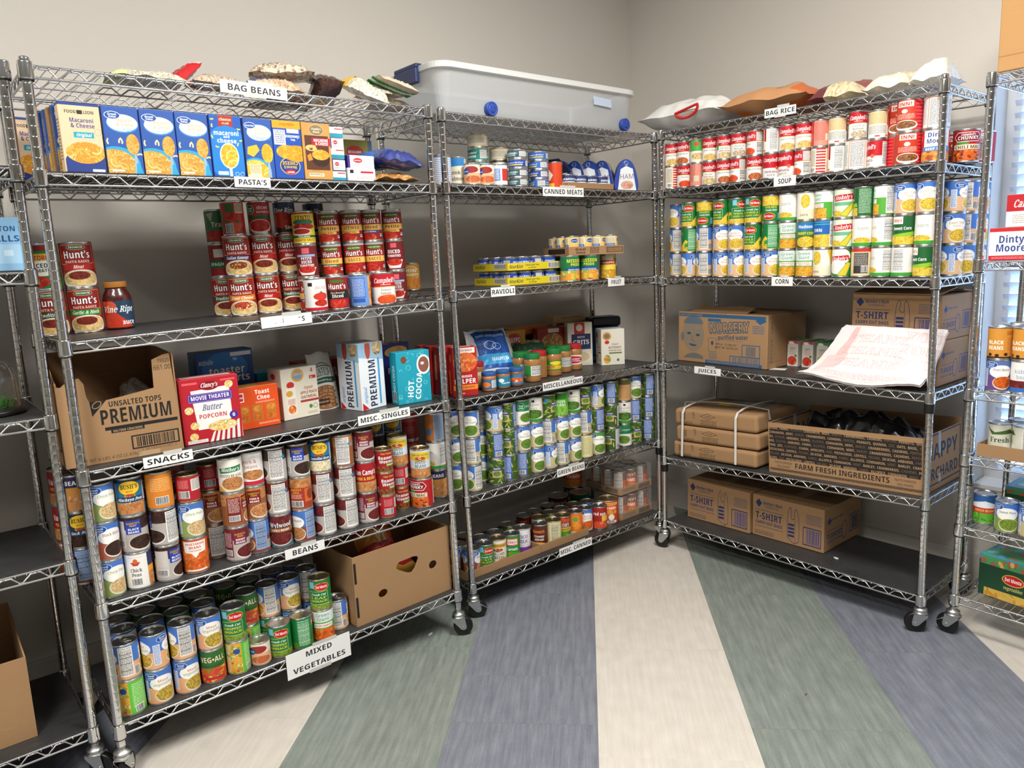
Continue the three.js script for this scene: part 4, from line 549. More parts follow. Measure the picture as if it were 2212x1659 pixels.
function labelOf(kind) {
  if (labelGeo[kind]) return labelGeo[kind];
  const [size, , paint] = KINDS[kind], s = shapeOf(size), cell = paper.cell(512, 224, paint), N = 30, pos = [], nor = [], uv = [], idx = [];
  for (let j = 0; j < 2; j++) for (let i = 0; i <= N; i++) { const a = (i / N - .5) * 2 * Math.PI; pos.push(Math.sin(a) * (s.r - .0006), j ? s.y1 : s.y0, Math.cos(a) * (s.r - .0006)); nor.push(Math.sin(a), 0, Math.cos(a)); uv.push(...cellUV(cell, i / N, j)); }
  for (let i = 0; i < N; i++) idx.push(i, i + 1, i + N + 1, i + 1, i + N + 2, i + N + 1);
  const g = new THREE.BufferGeometry(); g.setAttribute('position', new THREE.Float32BufferAttribute(pos, 3)); g.setAttribute('normal', new THREE.Float32BufferAttribute(nor, 3)); g.setAttribute('uv', new THREE.Float32BufferAttribute(uv, 2)); g.setIndex(idx);
  return labelGeo[kind] = { g, mat: cell.mat };
}
const canProto = {};
const CANNAME = [[/^(gvChick|gvBlack|gvBean|gvPinto|dk|bush|orange|vegB|redSm|beanee|camps|mother|porkW|wyl|chickW|navyC|mhPinto|bbO|kidneyW)/, 'bean_can'], [/^(gvGreen|photo|foodGB|flGB|lime|brownGB|greenBlue|dmCut|cream$)/, 'green_bean_can'], [/^(gvCorn|dmCorn|ggCorn|hudson|blueCorn|stoke|libby|harv|cornBw|whCorn|delGreen)/, 'corn_can'], [/^(gvMix|gvPeas|gvTom|allens|dm|ggCar|collard|libCar|glory|frost)/, 'vegetable_can'], [/^(hMeat|hTrad|hSaus|hFour|hGar|redSq)/, 'pasta_sauce_can'], [/^(tutto|tom|tra|fclub|vine|cento|dl|h[A-Z]|whDic|blueIn|redTall|redSun)/, 'tomato_can'], [/^(c[A-Z]|camp|healthy|whiteN|dinty|chunky|heinz|manwich|soymilk)/, 'soup_can'], [/^(tuna|clams|salmon|redTuna)/, 'fish_can'], [/^(creamT|vienna|armour|whRed|nutBlue)/, 'meat_can'], [/^(gvPeach|fruit|tangOr)/, 'fruit_can'], [/^yam/, 'yam_can'], [/./, 'food_can']];
const pullKinds = /^(gvMix|gvMixG|gvChick|gvPeas|gvGreen|beanee|redSm|chunky|dkB|yam|tuna)/, goldKinds = /^(redSm|beanee|mhPinto|dmLeaf|collard|glory|cream|yamP)/;
function can(kind, label, group) {
  const [size, desc] = KINDS[kind], s = shapeOf(size), metal = goldKinds.test(kind) ? goldTin : tin;
  if (!canProto[kind]) {
    const t = new THREE.Group(), l = labelOf(kind);
    mesh('tin', s.body, metal, t); mesh('label', l.g, l.mat, t); mesh('lid', s.lid, metal, t);
    if (pullKinds.test(kind)) mesh('ring_pull', s.pull, metal, t);
    canProto[kind] = t;
  }
  const c = canProto[kind].clone(); c.name = numbered(CANNAME.find(([q]) => q.test(kind))[1]); scene.add(c); return tag(c, label, 'can', group);
}

// ---------- cans: [shelf, row, [[u, v, kind, turn, kind, turn, ... from the bottom up], ...]] ----------
const CANS = [
  ['A2', 'left', [[0.023, 0.271, 'hTrad', -9, 'tutto', -9], [0.110, 0.259, 'hGar', -11, 'hMeat', -11]]],
  ['A2', 'front', [[0.574, 0.250, 'hFour', -21, 'hSaus', -21, 'tomVine', -21], [0.662, 0.250, 'hMeat', -22, 'hMeat', -22, 'fclub', -22], [0.756, 0.260, 'hTrad', -24, 'hMeat', -24, 'vine', -24]]],
  ['A2', 'rear', [[0.549, 0.335, 'hTrad', -20, 'redSq', -20, 'traGr', -20], [0.902, 0.339, 'hMeat', -26, 'hMeat', -26, 'vine', -26], [0.938, 0.266, 'redTall', -27, 'redTall', -27, 'tomVine', -27], [1.042, 0.270, 'redTall', -29, 'redTall', -29, 'redTall', -29]]],
  ['A2', 'mid', [[0.785, 0.185, 'hDic', -25, 'dlPet', -25, 'cento', -25], [0.880, 0.190, 'hDicG', -27, 'hDicG', -27, 'hPet', -27], [0.964, 0.180, 'hPet', -29, 'hSau', -29, 'hStew', -29], [1.043, 0.180, 'hSau', -30, 'hSau', -24, 'hDic', -30], [1.127, 0.175, 'dlPet', -32, 'dlDic', -32, 'hPet', -32]]],
  ['A2', 'fore', [[0.748, 0.070, 'whDic', -26], [0.830, 0.075, 'hFire', -27], [0.912, 0.070, 'blueIn', -29], [1.004, 0.070, 'campT', -17]]],
  ['A4', 'front', [[0.040, 0.050, 'gvChick', 4, 'gvBlack', 4, 'gvChick', 4], [0.117, 0.055, 'chickW', -12, 'dkBlack', -6, 'bushEye', -12], [0.195, 0.050, 'dkBlack', 36, 'dkBlack', -94, 'orange', -14], [0.274, 0.050, 'vegB', -16, 'gvChick', -16, 'redSm', 4], [0.402, 0.049, 'dkKid', 6, 'dkPork', 61, 'mother', -19], [0.474, 0.067, 'gvBean', -115, 'dkPork', -10, 'porkW', -20], [0.548, 0.060, 'wyl', -22, 'dkKid', -141, 'dkBlack', -141], [0.622, 0.049, 'gvBean', -93, 'dkChili', -13, 'dkBlack', -13], [0.700, 0.050, 'dkKid', -120, 'dkKid', -144, 'bushCan', -25], [0.784, 0.050, 'dkKid', -122, 'dkKid', -146, 'dkPork', -152], [0.864, 0.050, 'dkKid', 2, 'camps', -28, 'dkKid', -14]]],
  ['A4', 'fore', [[0.937, 0.045, 'redSm', 30, 'beanee', 0, 'beanee', -10], [1.022, 0.087, 'beanee', -11, 'redSm', 19, 'mhPinto', -31], [1.092, 0.048, 'chunky', -73, 'mhPinto', -33]]],
  ['A4', 'mid', [[0.360, 0.125, 'dkPork', -136, 'dkPork', -7, 'redSm', 33], [0.009, 0.215, 'gvBean', -128, 'bushBlk', -9, 'navyC', -9]]],
  ['A4', 'rear', [[0.996, 0.200, 'dkKid', -29, 'dkKid', -29, 'bushBlk', -29], [1.074, 0.200, 'dkKid', -31, 'dkKid', -31, 'bushLt', -31], [1.148, 0.200, 'dkKid', -32, 'redTall', -32, 'redTall', -32], [1.198, 0.100, 'navyC', -34, 'whCorn', -64, 'bbOr', -34], [-0.006, 0.320, 'vegB', -8, 'camps', -8, 'camps', -8], [0.170, 0.140, 'dkKid', -13, 'dkKid', -13, 'dkKid', -13], [0.258, 0.140, 'dkKid', -15, 'dkKid', -15, 'dkKid', -15], [0.483, 0.150, 'dkKid', -20, 'dkBlack', -20, 'dkBlack', -20], [0.559, 0.160, 'dkKid', -21, 'dkBlack', -21, 'dkBlack', -21], [0.637, 0.150, 'dkKid', -23, 'dkBlack', -23, 'dkBlack', -23], [0.724, 0.150, 'dkKid', -25, 'dkBlack', -25, 'dkBlack', -25]]],
  ['A5', 'front', [[0.052, 0.050, 'gvMixG', -30, 'gvMix', -125], [0.129, 0.050, 'gvMix', -12, 'gvMix', 63], [0.208, 0.050, 'gvMix', -4, 'gvMix', -114], [0.287, 0.050, 'allens', -16, 'gvMix', -21], [0.363, 0.045, 'gvMixG', -8, 'dmSpin', -18]]],
  ['A5', 'fore', [[0.433, 0.040, 'vienna', -29], [0.503, 0.045, 'dmSpin', -21], [0.579, 0.045, 'dmCut', -142], [0.657, 0.045, 'ggCar', -24, 'dmLeaf', -24]]],
  ['A5', 'mid', [[0.068, 0.135, 'gvMix', -10, 'gvMix', -70], [0.147, 0.135, 'allens', -12, 'gvMix', -12], [0.223, 0.135, 'gvMixG', -14, 'allens', -14], [0.302, 0.135, 'gvMix', -16, 'gvMix', -116], [0.431, 0.120, 'gvMixG', -19, 'allens', -19], [0.507, 0.125, 'dmSpin', -20, 'gvMix', -120], [0.581, 0.125, 'gvMix', -22, 'gvMix', -14], [0.727, 0.075, 'gvMix', -144], [0.658, 0.150, 'gvMix', -23, 'gvMix', -142]]],
  ['A5', 'rear', [[0.069, 0.220, 'gvMix', -10, 'gvMix', -10], [0.147, 0.220, 'allens', -12, 'allens', -12], [0.228, 0.220, 'gvMixG', -14, 'allens', -14], [0.309, 0.220, 'allens', -15, 'allens', -15], [0.401, 0.220, 'gvMix', -17, 'allens', -17], [0.477, 0.210, 'gvMix', -19, 'allens', -19], [0.563, 0.215, 'gvMix', -21, 'gvMix', -21], [0.645, 0.225, 'gvMix', -22, 'gvMix', -22], [0.143, 0.300, 'gvMix', -11, 'allens', -11], [0.222, 0.300, 'allens', -13, 'gvMix', -13], [0.304, 0.300, 'allens', -15, 'gvMix', -15], [0.390, 0.300, 'gvMix', -17, 'gvMix', -17], [0.479, 0.300, 'gvMix', -18, 'allens', -18]]],
  ['B1', 'front', [[0.050, 0.090, 'nutBlue', -35], [0.142, 0.117, 'salmon', -37], [0.161, 0.049, 'vienna', -38], [0.226, 0.044, 'vienna', -38], [0.295, 0.050, 'whRed', -20], [0.402, 0.060, 'tunaT', -41, 'tunaT', -41, 'tunaB', -1, 'tunaT', -41], [0.520, 0.065, 'tunaY', -62, 'tunaB', -42, 'tunaY', -42, 'tunaY', -2], [0.622, 0.080, 'redTuna', -34]]],
  ['B1', 'rear', [[0.273, 0.150, 'creamT', -38, 'clams', -38, 'clams', -38, 'creamT', -38], [0.384, 0.150, 'whCorn', -40, 'creamT', -40], [0.492, 0.150, 'tunaN', -41, 'tunaN', -41, 'tunaN', -41]]],
  ['B2', 'front', [[0.033, 0.330, 'heinz', -33], [0.675, 0.060, 'fruitG', -5], [0.778, 0.045, 'fruitG', -46], [0.907, 0.050, 'fruitY', -47]]],
  ['B4', 'front', [[0.076, 0.050, 'gvGreen', -107, 'gvGreen', -156, 'gvGreen', -62], [0.198, 0.051, 'photo', -33, 'photo', -108, 'gvGreen', 37], [0.273, 0.055, 'photo', -154, 'photo', -54, 'photo', -59], [0.347, 0.055, 'photo', -140, 'gvGreen', -30, 'foodGB', -15], [0.422, 0.055, 'gvGreen', -34, 'gvGreen', -28, 'flGB', -42], [0.499, 0.055, 'gvGreen', 17, 'gvGreen', -162, 'photo', 17], [0.575, 0.055, 'gvGreen', -163, 'gvGreen', -29, 'lime', -44], [0.651, 0.055, 'gvGreen', -20, 'gvGreen', -30, 'flGB', -45], [0.728, 0.060, 'cream', -45, 'gvGreen', -164, 'photo', -25], [0.806, 0.055, 'gvGreenG', -46, 'photo', -106, 'gvGreen', 14], [0.905, 0.055, 'photoG', -77, 'photoG', -57, 'photo', -137], [1.000, 0.060, 'foodGB', -68, 'flGB', -38, 'brownGB', -48], [1.075, 0.060, 'photo', -19, 'photo', -129, 'gvGreen', -49], [1.170, 0.055, 'photo', -145, 'photo', -130, 'photo', -120]]],
  ['B4', 'mid', [[0.183, 0.124, 'gvGreen', -67, 'gvGreen', -57, 'gvGreen', -132], [0.029, 0.110, 'gvGreen', -55, 'gvGreen', -25, 'gvGreen', -25]]],
  ['B5', 'front', [[0.135, 0.081, 'dmCut', -17], [0.210, 0.088, 'collard', -38], [0.286, 0.086, 'libCar', -39], [0.451, 0.087, 'manwich', -52], [0.525, 0.078, 'cream', -162], [0.598, 0.089, 'glory', -43], [0.673, 0.087, 'tangOr', -44], [0.747, 0.094, 'gvTom', -45], [0.816, 0.066, 'redSun', -38], [0.901, 0.087, 'yamP', -39]]],
  ['B5', 'mid', [[0.366, 0.109, 'soymilk', -50], [0.049, 0.152, 'gvBean', 25], [0.061, 0.078, 'gvBean', 24], [0.132, 0.215, 'dkKid', -36], [0.166, 0.149, 'gvTom', -37], [0.249, 0.151, 'gvBean', -38], [0.346, 0.181, 'photo', -39], [0.505, 0.150, 'cream', -42], [0.585, 0.162, 'photo', -42], [0.473, 0.217, 'dkKid', -41], [0.549, 0.227, 'dkPork', -41], [0.644, 0.240, 'dkKid', -42], [0.660, 0.162, 'dkChili', -43], [0.751, 0.168, 'dkKid', -44], [0.823, 0.150, 'gvBean', -45]]],
  ['B5', 'rear', [[0.770, 0.300, 'yam', -43], [0.879, 0.260, 'greenBig', -45], [0.936, 0.360, 'yam', -44, 'yam', -44]]],
  ['C1', 'front', [[0.020, 0.050, 'cStripe', 48, 'cChick', 33], [0.088, 0.050, 'cTom', 37, 'cBean', 7], [0.155, 0.055, 'cPeach', -24, 'cGreen', 36], [0.222, 0.050, 'cRice', 25, 'cChick', 35], [0.295, 0.050, 'cBean', 34, 'cRice', 34], [0.366, 0.050, 'cTom', -27, 'cMush', 33], [0.443, 0.050, 'cBean', 32, 'cTom', -28], [0.519, 0.050, 'cTomS', 31, 'cCream', -88], [0.589, 0.050, 'cTomS', 0, 'cChick', 25], [0.658, 0.050, 'cTom', -41, 'cChick', 29], [0.726, 0.050, 'cStripe', 8, 'cPeach', 28], [0.793, 0.050, 'cCream', -92, 'cCream', 27], [0.870, 0.050, 'whiteN', 26, 'cMush', 26], [0.946, 0.046, 'cTomS', -46, 'cCream', 24], [0.995, 0.104, 'healthy', -96, 'healthy', 23], [1.055, 0.043, 'healthy', 22, 'healthy', 2], [1.141, 0.052, 'dinty', 21, 'whiteN', 21]]],
  ['C1', 'rear', [[1.197, 0.170, 'chunky', 27], [1.210, 0.280, 'chunky', -101], [1.125, 0.270, 'healthy', 20]]],
  ['C2', 'front', [[0.010, 0.100, 'gvCorn', -82, 'gvCorn', -82, 'gvCornD', -33], [0.114, 0.050, 'gvCorn', 107, 'dmCorn', -73, 'dmCorn', 17], [0.195, 0.050, 'gvCorn', -83, 'gvCorn', -83, 'dmCornY', 36], [0.282, 0.050, 'gvCorn', 59, 'gvCorn', 34, 'dmCorn', -1], [0.359, 0.050, 'gvCorn', 58, 'gvCorn', 3, 'dmCorn', 63], [0.438, 0.050, 'gvCorn', 57, 'dmCorn', 2, 'dmCorn', 32], [0.521, 0.050, 'gvCorn', 45, 'dmCorn', -88, 'dmCornY', 31], [0.596, 0.050, 'ggCorn', 30, 'ggCorn', 30, 'whCorn', 30], [0.674, 0.050, 'ggCorn', 19, 'hudson', 29, 'harv', 59], [0.748, 0.050, 'harv', 27, 'blueCorn', -3, 'ggCorn', -33], [0.825, 0.050, 'stokeG', 26, 'stoke', 26, 'stoke', 26], [0.900, 0.050, 'cornBw', 25, 'whCorn', 45, 'libby', -85], [0.974, 0.050, 'whCorn', -26, 'whCorn', -26, 'ggCorn', -76], [1.048, 0.050, 'whCorn', -87, 'libby', 23, 'gvCornD', 23], [1.123, 0.050, 'libby', -9, 'whCorn', 21, 'gvCornD', 1]]],
  ['C2', 'rear', [[1.175, 0.150, 'gvCorn', 90, 'gvCornD', 20, 'gvCorn', 80], [1.188, 0.230, 'gvCorn', 9, 'gvCorn', -100, 'gvCorn', -100], [1.195, 0.310, 'gvCorn', 38, 'gvCorn', 38, 'gvCorn', 18]]],
  ['D2', 'front', [[0.067, 0.050, 'gvPinto', 19, 'bbOrange', 19], [0.141, 0.055, 'kidneyW', 17, 'bbOrange', -3]]],
  ['D2', 'rear', [[0.082, 0.140, 'gvPinto', 18, 'bbOrange', 18], [0.077, 0.220, 'gvPinto', 18, 'bbOrange', 18]]],
  ['D3', 'front', [[0.072, 0.100, 'frost', 18], [0.147, 0.100, 'frost', -102]]],
  ['D3', 'rear', [[0.104, 0.190, 'frost', 17]]],
  ['D4', 'front', [[0.042, 0.100, 'greenBlue', 19], [0.126, 0.060, 'gvPeas', 3], [0.200, 0.060, 'gvGreen', 16]]],
];
const SHELF = { A2: 'sauce shelf', A4: 'beans shelf', A5: 'mixed vegetables shelf', B1: 'canned meats shelf', B2: 'fruit shelf', B4: 'green beans shelf', B5: 'misc canned shelf', C1: 'soup shelf', C2: 'corn shelf', D2: 'window middle shelf', D3: 'window fourth shelf', D4: 'window fifth shelf' };
const ROW = { front: 'front row', rear: 'back row', mid: 'second row', fore: 'front edge', left: 'left end' };
const ORD = ['first', 'second', 'third', 'fourth', 'fifth', 'sixth', 'seventh', 'eighth', 'ninth', 'tenth', 'eleventh', 'twelfth', 'thirteenth', 'fourteenth', 'fifteenth', 'sixteenth', 'seventeenth'];
const byShelfRow = {};
for (const [key, row, list] of CANS) (byShelfRow[key + row] ??= { key, row, list: [] }).list.push(...list);
for (const { key, row, list } of Object.values(byShelfRow)) {
  list.sort((a, b) => a[0] - b[0]).forEach(([u, v, ...rest], i) => {
    let up = key === 'D3' ? .004 : 0; if (key === 'B5' && v < .27 && u < .70) up = .0035;
    for (let j = 0; j < rest.length; j += 2) {
      const kind = rest[j], n = rest.length / 2, tier = n === 1 ? '' : j === 0 ? 'bottom, ' : j === rest.length - 2 ? 'top, ' : n === 3 ? 'middle, ' : (j === 2 ? 'second up, ' : 'third up, ');
      let words = `${KINDS[kind][1]}, ${tier}${ORD[i]}${n > 1 ? ' stack' : ''} from left, ${ROW[row]}, ${SHELF[key]}`;
      const long = () => words.split(' ').length > 16;
      if (long()) words = words.replace(' stack', ''); if (long()) words = words.replace(/ (with|seen) [^,]*/, ''); if (long()) console.log('long label', words);
      const c = can(kind, words, 'cans on the ' + SHELF[key]);
      place(c, key[0], +key[1], u, v, rest[j + 1] * Math.PI / 180, up + .0002);
      up += shapeOf(KINDS[kind][0]).h + .0002;
    }
  });
}

// ---------- paper shelf labels ----------
const sheet = (t, w, h, px, lines, o = {}) => paper.cell(px, Math.round(px * h / w), (k) => { k.fill('#f2f2f0'); lines.forEach((s, i) => k.txt(s, px / 2 + (o.dx ?? 0), k.h * ((i + .5) / lines.length) * (o.sq ?? 1) + (o.dy ?? 0), k.h / lines.length * (o.size ?? .68), '#1b1b1d', 's', { w: px * (o.fit?.[i] ?? .8) })); o.more?.(k); });
const signMat = null;
function shelfLabel(key, u0, u1, top, h, lines, label, o = {}) {
  const w = u1 - u0, cell = sheet(null, w, h, 360, lines, o), blank = paper.cell(16, 16, (k) => k.fill('#efefec'));
  const t = thing('shelf_label', label, 'label', 'paper labels taped to the shelves');
  mesh('paper_strip', printedBox(w, h, .0009, { f: cell, b: blank, l: blank }, .0003), cell.mat, t).position.set(0, -h, 0);
  const tapeMat = phys({ color: '#f6f6f2', roughness: .25, transmission: .55, thickness: 0 });
  mesh('tape', new RoundedBoxGeometry(w * .38, .012, .0005, 1, .0002).translate(w * (o.tape ?? .1), .002, .0007), tapeMat, t);
  if (o.low) mesh('tape', new RoundedBoxGeometry(w * .34, .012, .0005, 1, .0002).translate(0, -h + .002, .0007), tapeMat, t);
  place(t, key[0], +key[1], (u0 + u1) / 2, -.0068, 0, top); t.rotateZ(o.tilt ?? 0); t.rotateX(o.pitch ?? 0);
}
shelfLabel('A0', .474, .675, .012, .036, ['BAG BEANS'], 'paper label reading bag beans on the top left shelf', { low: 1, tilt: -.03 });
shelfLabel('A1', .487, .596, .0, .03, ["PASTA'S"], 'paper label reading pasta\'s under the macaroni boxes', { tilt: -.01 });
shelfLabel('A2', .524, .690, .006, .034, [' '], 'paper label with glare painted over its print, letter S left, sauce shelf', { tilt: .005, more: (k) => k.txt('S', 296, k.h * .5, k.h * .62, '#222').rect(150, k.h * .3, 5, k.h * .4, '#777').rect(92, k.h * .62, 14, 4, '#aaa').rect(262, k.h * .3, 14, 8, '#888') });  // glare painted in: lettering left blank except the S and grey fragments
shelfLabel('A3', .149, .283, .005, .031, ['SNACKS'], 'paper label reading snacks beneath the saltine carton', { fit: [.86] });
shelfLabel('A3', .823, 1.029, .005, .033, ['MISC. SINGLES'], 'paper label reading misc. singles below the cocoa box', { fit: [.92] });
shelfLabel('A4', .527, .664, .002, .034, ['BEANS'], 'paper label reading beans below the bean cans', { fit: [.66] });
shelfLabel('A5', .495, .725, .012, .088, ['MIXED', 'VEGETABLES'], 'large two-line paper label reading mixed vegetables', { fit: [.42, .82], size: .58, low: 1 });
shelfLabel('B1', .473, .707, .0, .037, ['CANNED MEATS'], 'paper label reading canned meats', { fit: [.94] });
shelfLabel('B2', .177, .300, .002, .036, ['RAVIOLI'], 'paper label reading ravioli below the tuna trays', { fit: [.94] });
shelfLabel('B2', .843, .951, .004, .036, ['FRUIT'], 'paper label reading fruit below the pineapple can', { fit: [.62] });
shelfLabel('B3', .425, .662, .003, .034, ['MISCELLANEOUS'], 'paper label reading miscellaneous below the peanut butter jars', { fit: [.96] });
shelfLabel('B4', .486, .655, .003, .036, ['GREEN BEANS'], 'paper label reading green beans', { fit: [.94] });
shelfLabel('B5', .479, .685, .006, .038, ['MISC. CANNED'], 'paper label reading misc. canned on the lowest corner shelf', { fit: [.94] });
shelfLabel('C0', .523, .657, .012, .034, ['BAG RICE'], 'paper label reading bag rice on the top right shelf', { fit: [.94], low: 1 });
shelfLabel('C1', .567, .662, .003, .038, ['SOUP'], 'paper label reading soup', { fit: [.6] });
shelfLabel('C2', .563, .656, .002, .036, ['CORN'], 'paper label reading corn', { fit: [.66] });
shelfLabel('C3', .182, .322, .0, .032, ['JUICES'], 'paper label reading juices below the water carton', { fit: [.68] });

// ---------- packaged boxes ----------
const P = (w, h, f) => paper.cell(w, h, f), flat = (c) => paper.cell(24, 24, (k) => k.fill(c));
function packet(name, label, size, cells, key, u, v, turn = 0, up = 0, group, extra) {
  const t = tag(mesh(numbered(name), printedBox(...size, cells, .0018), cells.f.mat, scene), label, 'box', group);
  place(t, key[0], +key[1], u, v, turn, up + .0003); extra?.(t); return t;
}
const macSide = (c, ink) => P(64, 256, (k) => k.fill(c).txt('MACARONI & CHEESE', 32, 128, 22, ink, 's', { rot: -1.5708, w: 190 }));
const macGV = { f: P(220, 430, (k) => { k.fill('#2f58a8'); k.oval(118, 108, 96, 60, '#3f8fd0'); k.oval(118, 104, 92, 55, '#fbfaf5'); k.oval(62, 58, 46, 24, LOGO, '#e6eefa', 4).txt('Great', 62, 50, 20, '#fff', 's').txt('Value', 62, 67, 17, '#fff', 's'); k.txt('Macaroni', 134, 86, 30, '#e0973c', 's', { w: 108, thin: 1 }).txt('& Cheese', 134, 114, 30, '#e0973c', 's', { w: 104, thin: 1 }).txt('Original', 150, 142, 26, '#3f8fc8', 's', { w: 84, thin: 1 }); for (const [x, a] of [[40, 0], [78, 2.9], [110, .4], [190, 1.2], [205, 1.5], [205, 1.6]]) { k.g.beginPath(); k.g.arc(x, 225 + (x > 180 ? (x - 180) * 4 : 0), 26, a + 2.4, a + 3.9); k.g.strokeStyle = '#f0d9a0'; k.g.lineWidth = 10; k.g.stroke(); } k.g.save(); k.oval(60, 372, 140, 116, '#2fa3d0'); k.noodles(50, 372, 124, 98, ['#e0b056', '#d09a3c', '#ecc678'], 13, 90); k.g.restore(); k.poly([[168, 300], [182, 300], [192, 430], [160, 430]], '#9fb0c4'); k.poly([[176, 360], [196, 360], [214, 430], [170, 430]], '#2fa3d0'); k.noodles(166, 238, 40, 66, ['#e0b056', '#d09a3c'], 12, 34); k.rect(24, 404, 74, 12, '#dfe6f2'); }), l: macSide('#2f58a8', '#f0d9a0'), t: flat('#2f58a8') };
const macGV2 = { f: P(220, 430, (k) => { k.fill('#2f58a8'); k.oval(118, 104, 94, 58, '#fbfaf5', '#3f8fd0', 4); k.oval(52, 56, 42, 22, LOGO, '#e6eefa', 4).txt('Great Value', 52, 56, 18, '#fff', 's', { w: 66 }); k.txt('Macaroni', 134, 80, 28, '#e0973c', 's', { w: 100, thin: 1 }).txt('& Cheese', 134, 106, 28, '#e0973c', 's', { w: 96, thin: 1 }).txt('Original', 140, 140, 36, '#3f8fc8', 's', { w: 130, thin: 1 }); k.poly([[20, 210], [90, 190], [110, 230], [60, 280], [14, 260]], '#f0b93a'); k.noodles(168, 250, 44, 70, ['#f2c23c', '#e2a924'], 12, 40); k.oval(70, 390, 120, 104, '#2fa3d0').noodles(66, 392, 108, 92, ['#f2c23c', '#e8b030', '#f7d468'], 13, 80); k.rect(24, 330, 86, 76, '#f3e6bd').small(30, 338, 74, 60, '#a8823a', 10); k.poly([[168, 310], [180, 310], [190, 430], [160, 430]], '#9fb0c4'); }), l: macSide('#2f58a8', '#f0d9a0'), t: flat('#2f58a8') };
const macFL = { f: P(230, 420, (k) => { k.fill('#e8c9a4').rect(0, 0, 230, 18, '#27408c'); k.txt('FOOD', 66, 56, 26, '#2a2a2a', 's', { w: 66 }).rect(102, 44, 30, 24, '#2a2a2a').txt('LION', 166, 56, 26, '#2a2a2a', 's', { w: 60 }); k.txt('Macaroni', 122, 106, 36, '#2b3a8c', 's', { w: 134 }).txt('& Cheese', 126, 138, 36, '#2b3a8c', 's', { w: 134 }).rect(70, 176, 112, 34, '#2aa0bc').txt('Original', 126, 193, 26, '#fff', 'i', { w: 84 }).oval(206, 172, 18, 20, null, '#b0907a', 2); k.oval(128, 350, 120, 62, '#2b3f86').rect(8, 350, 222, 70, '#2b3f86'); k.noodles(124, 300, 108, 66, ['#f2b24a', '#e89a34', '#f7cb74'], 14, 90, { base: '#e8a64a' }); k.rect(150, 398, 70, 16, '#e6e9f2'); }), l: P(70, 256, (k) => k.fill('#e8c9a4').rect(0, 0, 70, 12, '#27408c').small(14, 60, 42, 150, '#5a4a3a', 12)), t: flat('#27408c') };
const macClub = { f: P(220, 430, (k) => { k.fill('#1556b0'); k.oval(110, 260, 150, 190, '#1f7fd0'); k.poly([[62, 0], [160, 0], [160, 84], [111, 68], [62, 84]], '#b02a24').txt('cheese', 111, 30, 28, '#f7e2b0', 's', { w: 84 }).txt('CLUB', 111, 56, 18, '#f7e2b0', 's', { w: 50 }); for (const [x, y, a] of [[20, 20, .6], [30, 76, 2.2], [200, 80, .8], [24, 150, 2], [206, 160, .4], [44, 210, 1], [196, 204, 2.6]]) { k.g.beginPath(); k.g.arc(x, y, 14, a, a + 1.8); k.g.strokeStyle = '#f2c860'; k.g.lineWidth = 10; k.g.stroke(); } k.txt('macaroni', 110, 124, 44, '#fff', 's', { w: 176 }).txt('and', 110, 150, 24, '#fff', 's', { w: 44 }).txt('cheese', 110, 178, 42, '#fff', 's', { w: 136 }); k.oval(118, 282, 66, 90, '#e8e8ea').noodles(118, 282, 58, 82, ['#f5c23a', '#eead2a', '#f9d66a'], 15, 60).rect(108, 366, 20, 64, '#dcdde0'); k.rect(30, 392, 70, 24, '#e9eef6').oval(160, 408, 13, 13, null, '#fff', 2).oval(196, 408, 13, 13, null, '#fff', 2); }), l: macSide('#1556b0', '#fff'), t: flat('#1556b0') };
const macKraft = { f: P(230, 430, (k) => { k.g.save(); k.g.translate(230, 430); k.g.rotate(Math.PI); k.fill('#1f4fae'); k.oval(110, 96, 78, 62, '#1f3a8c', '#f3c43a', 6).oval(110, 50, 40, 18, '#d0202c').txt('KRAFT', 110, 50, 20, '#fff', 's', { w: 56 }).txt('Macaroni &', 110, 86, 30, '#f3c43a', 's', { w: 104 }).txt('CHEESE', 110, 118, 36, '#f3c43a', 's', { w: 126 }); k.noodles(50, 190, 120, 60, ['#f3a82c', '#e8921c'], 14, 40, { base: '#e89a24' }).noodles(130, 200, 80, 50, ['#f6b93a', '#eda02a'], 15, 40); k.txt('the', 70, 290, 22, '#fff', 's').txt('cheesiest', 74, 314, 32, '#fff', 's', { w: 116 }).rect(130, 250, 90, 110, '#eef1f6').small(138, 262, 74, 90, '#5a6a92', 14).rect(20, 340, 96, 30, '#dfe8f6'); k.rect(0, 372, 230, 58, '#f0a21f').txt('original flavor', 110, 400, 26, '#8c4a10', 'i', { w: 120 }); k.g.restore(); }), l: macSide('#1f4fae', '#f3c43a'), t: flat('#1f4fae') };
const macBrown = { f: P(230, 430, (k) => { k.fill('#c8954e').rect(20, 96, 190, 260, '#5a3424'); k.oval(118, 54, 56, 40, '#8a7458', '#e0c89c', 3).txt("Frankie's", 118, 46, 22, '#f3e6cc', 'i', { w: 76 }).txt('Bounty', 118, 66, 20, '#f3e6cc', 'i', { w: 54 }); k.rect(76, 112, 148, 60, '#b8232c').txt('MACARONI', 150, 130, 30, '#fff', 's', { w: 116 }).txt('& CHEESE', 156, 156, 28, '#fff', 's', { w: 104 }); k.food(70, 190, 48, 24, ['#e8c07a', '#7a4a2c'], 22); k.oval(140, 270, 74, 60, '#3a2018').noodles(140, 240, 70, 40, ['#f2bc4a', '#e8a030'], 11, 50).poly([[30, 250], [60, 230], [76, 280], [40, 290]], '#e88a34'); k.rect(36, 380, 120, 26, '#eadcc0').small(40, 384, 110, 18, '#5a4020', 8).small(60, 360, 60, 8, '#6a4a28', 6); }), l: macSide('#c8954e', '#4a2a10'), t: flat('#c8954e') };
const MS = [.089, .172, .034], macGroup = 'macaroni boxes on the pasta shelf';
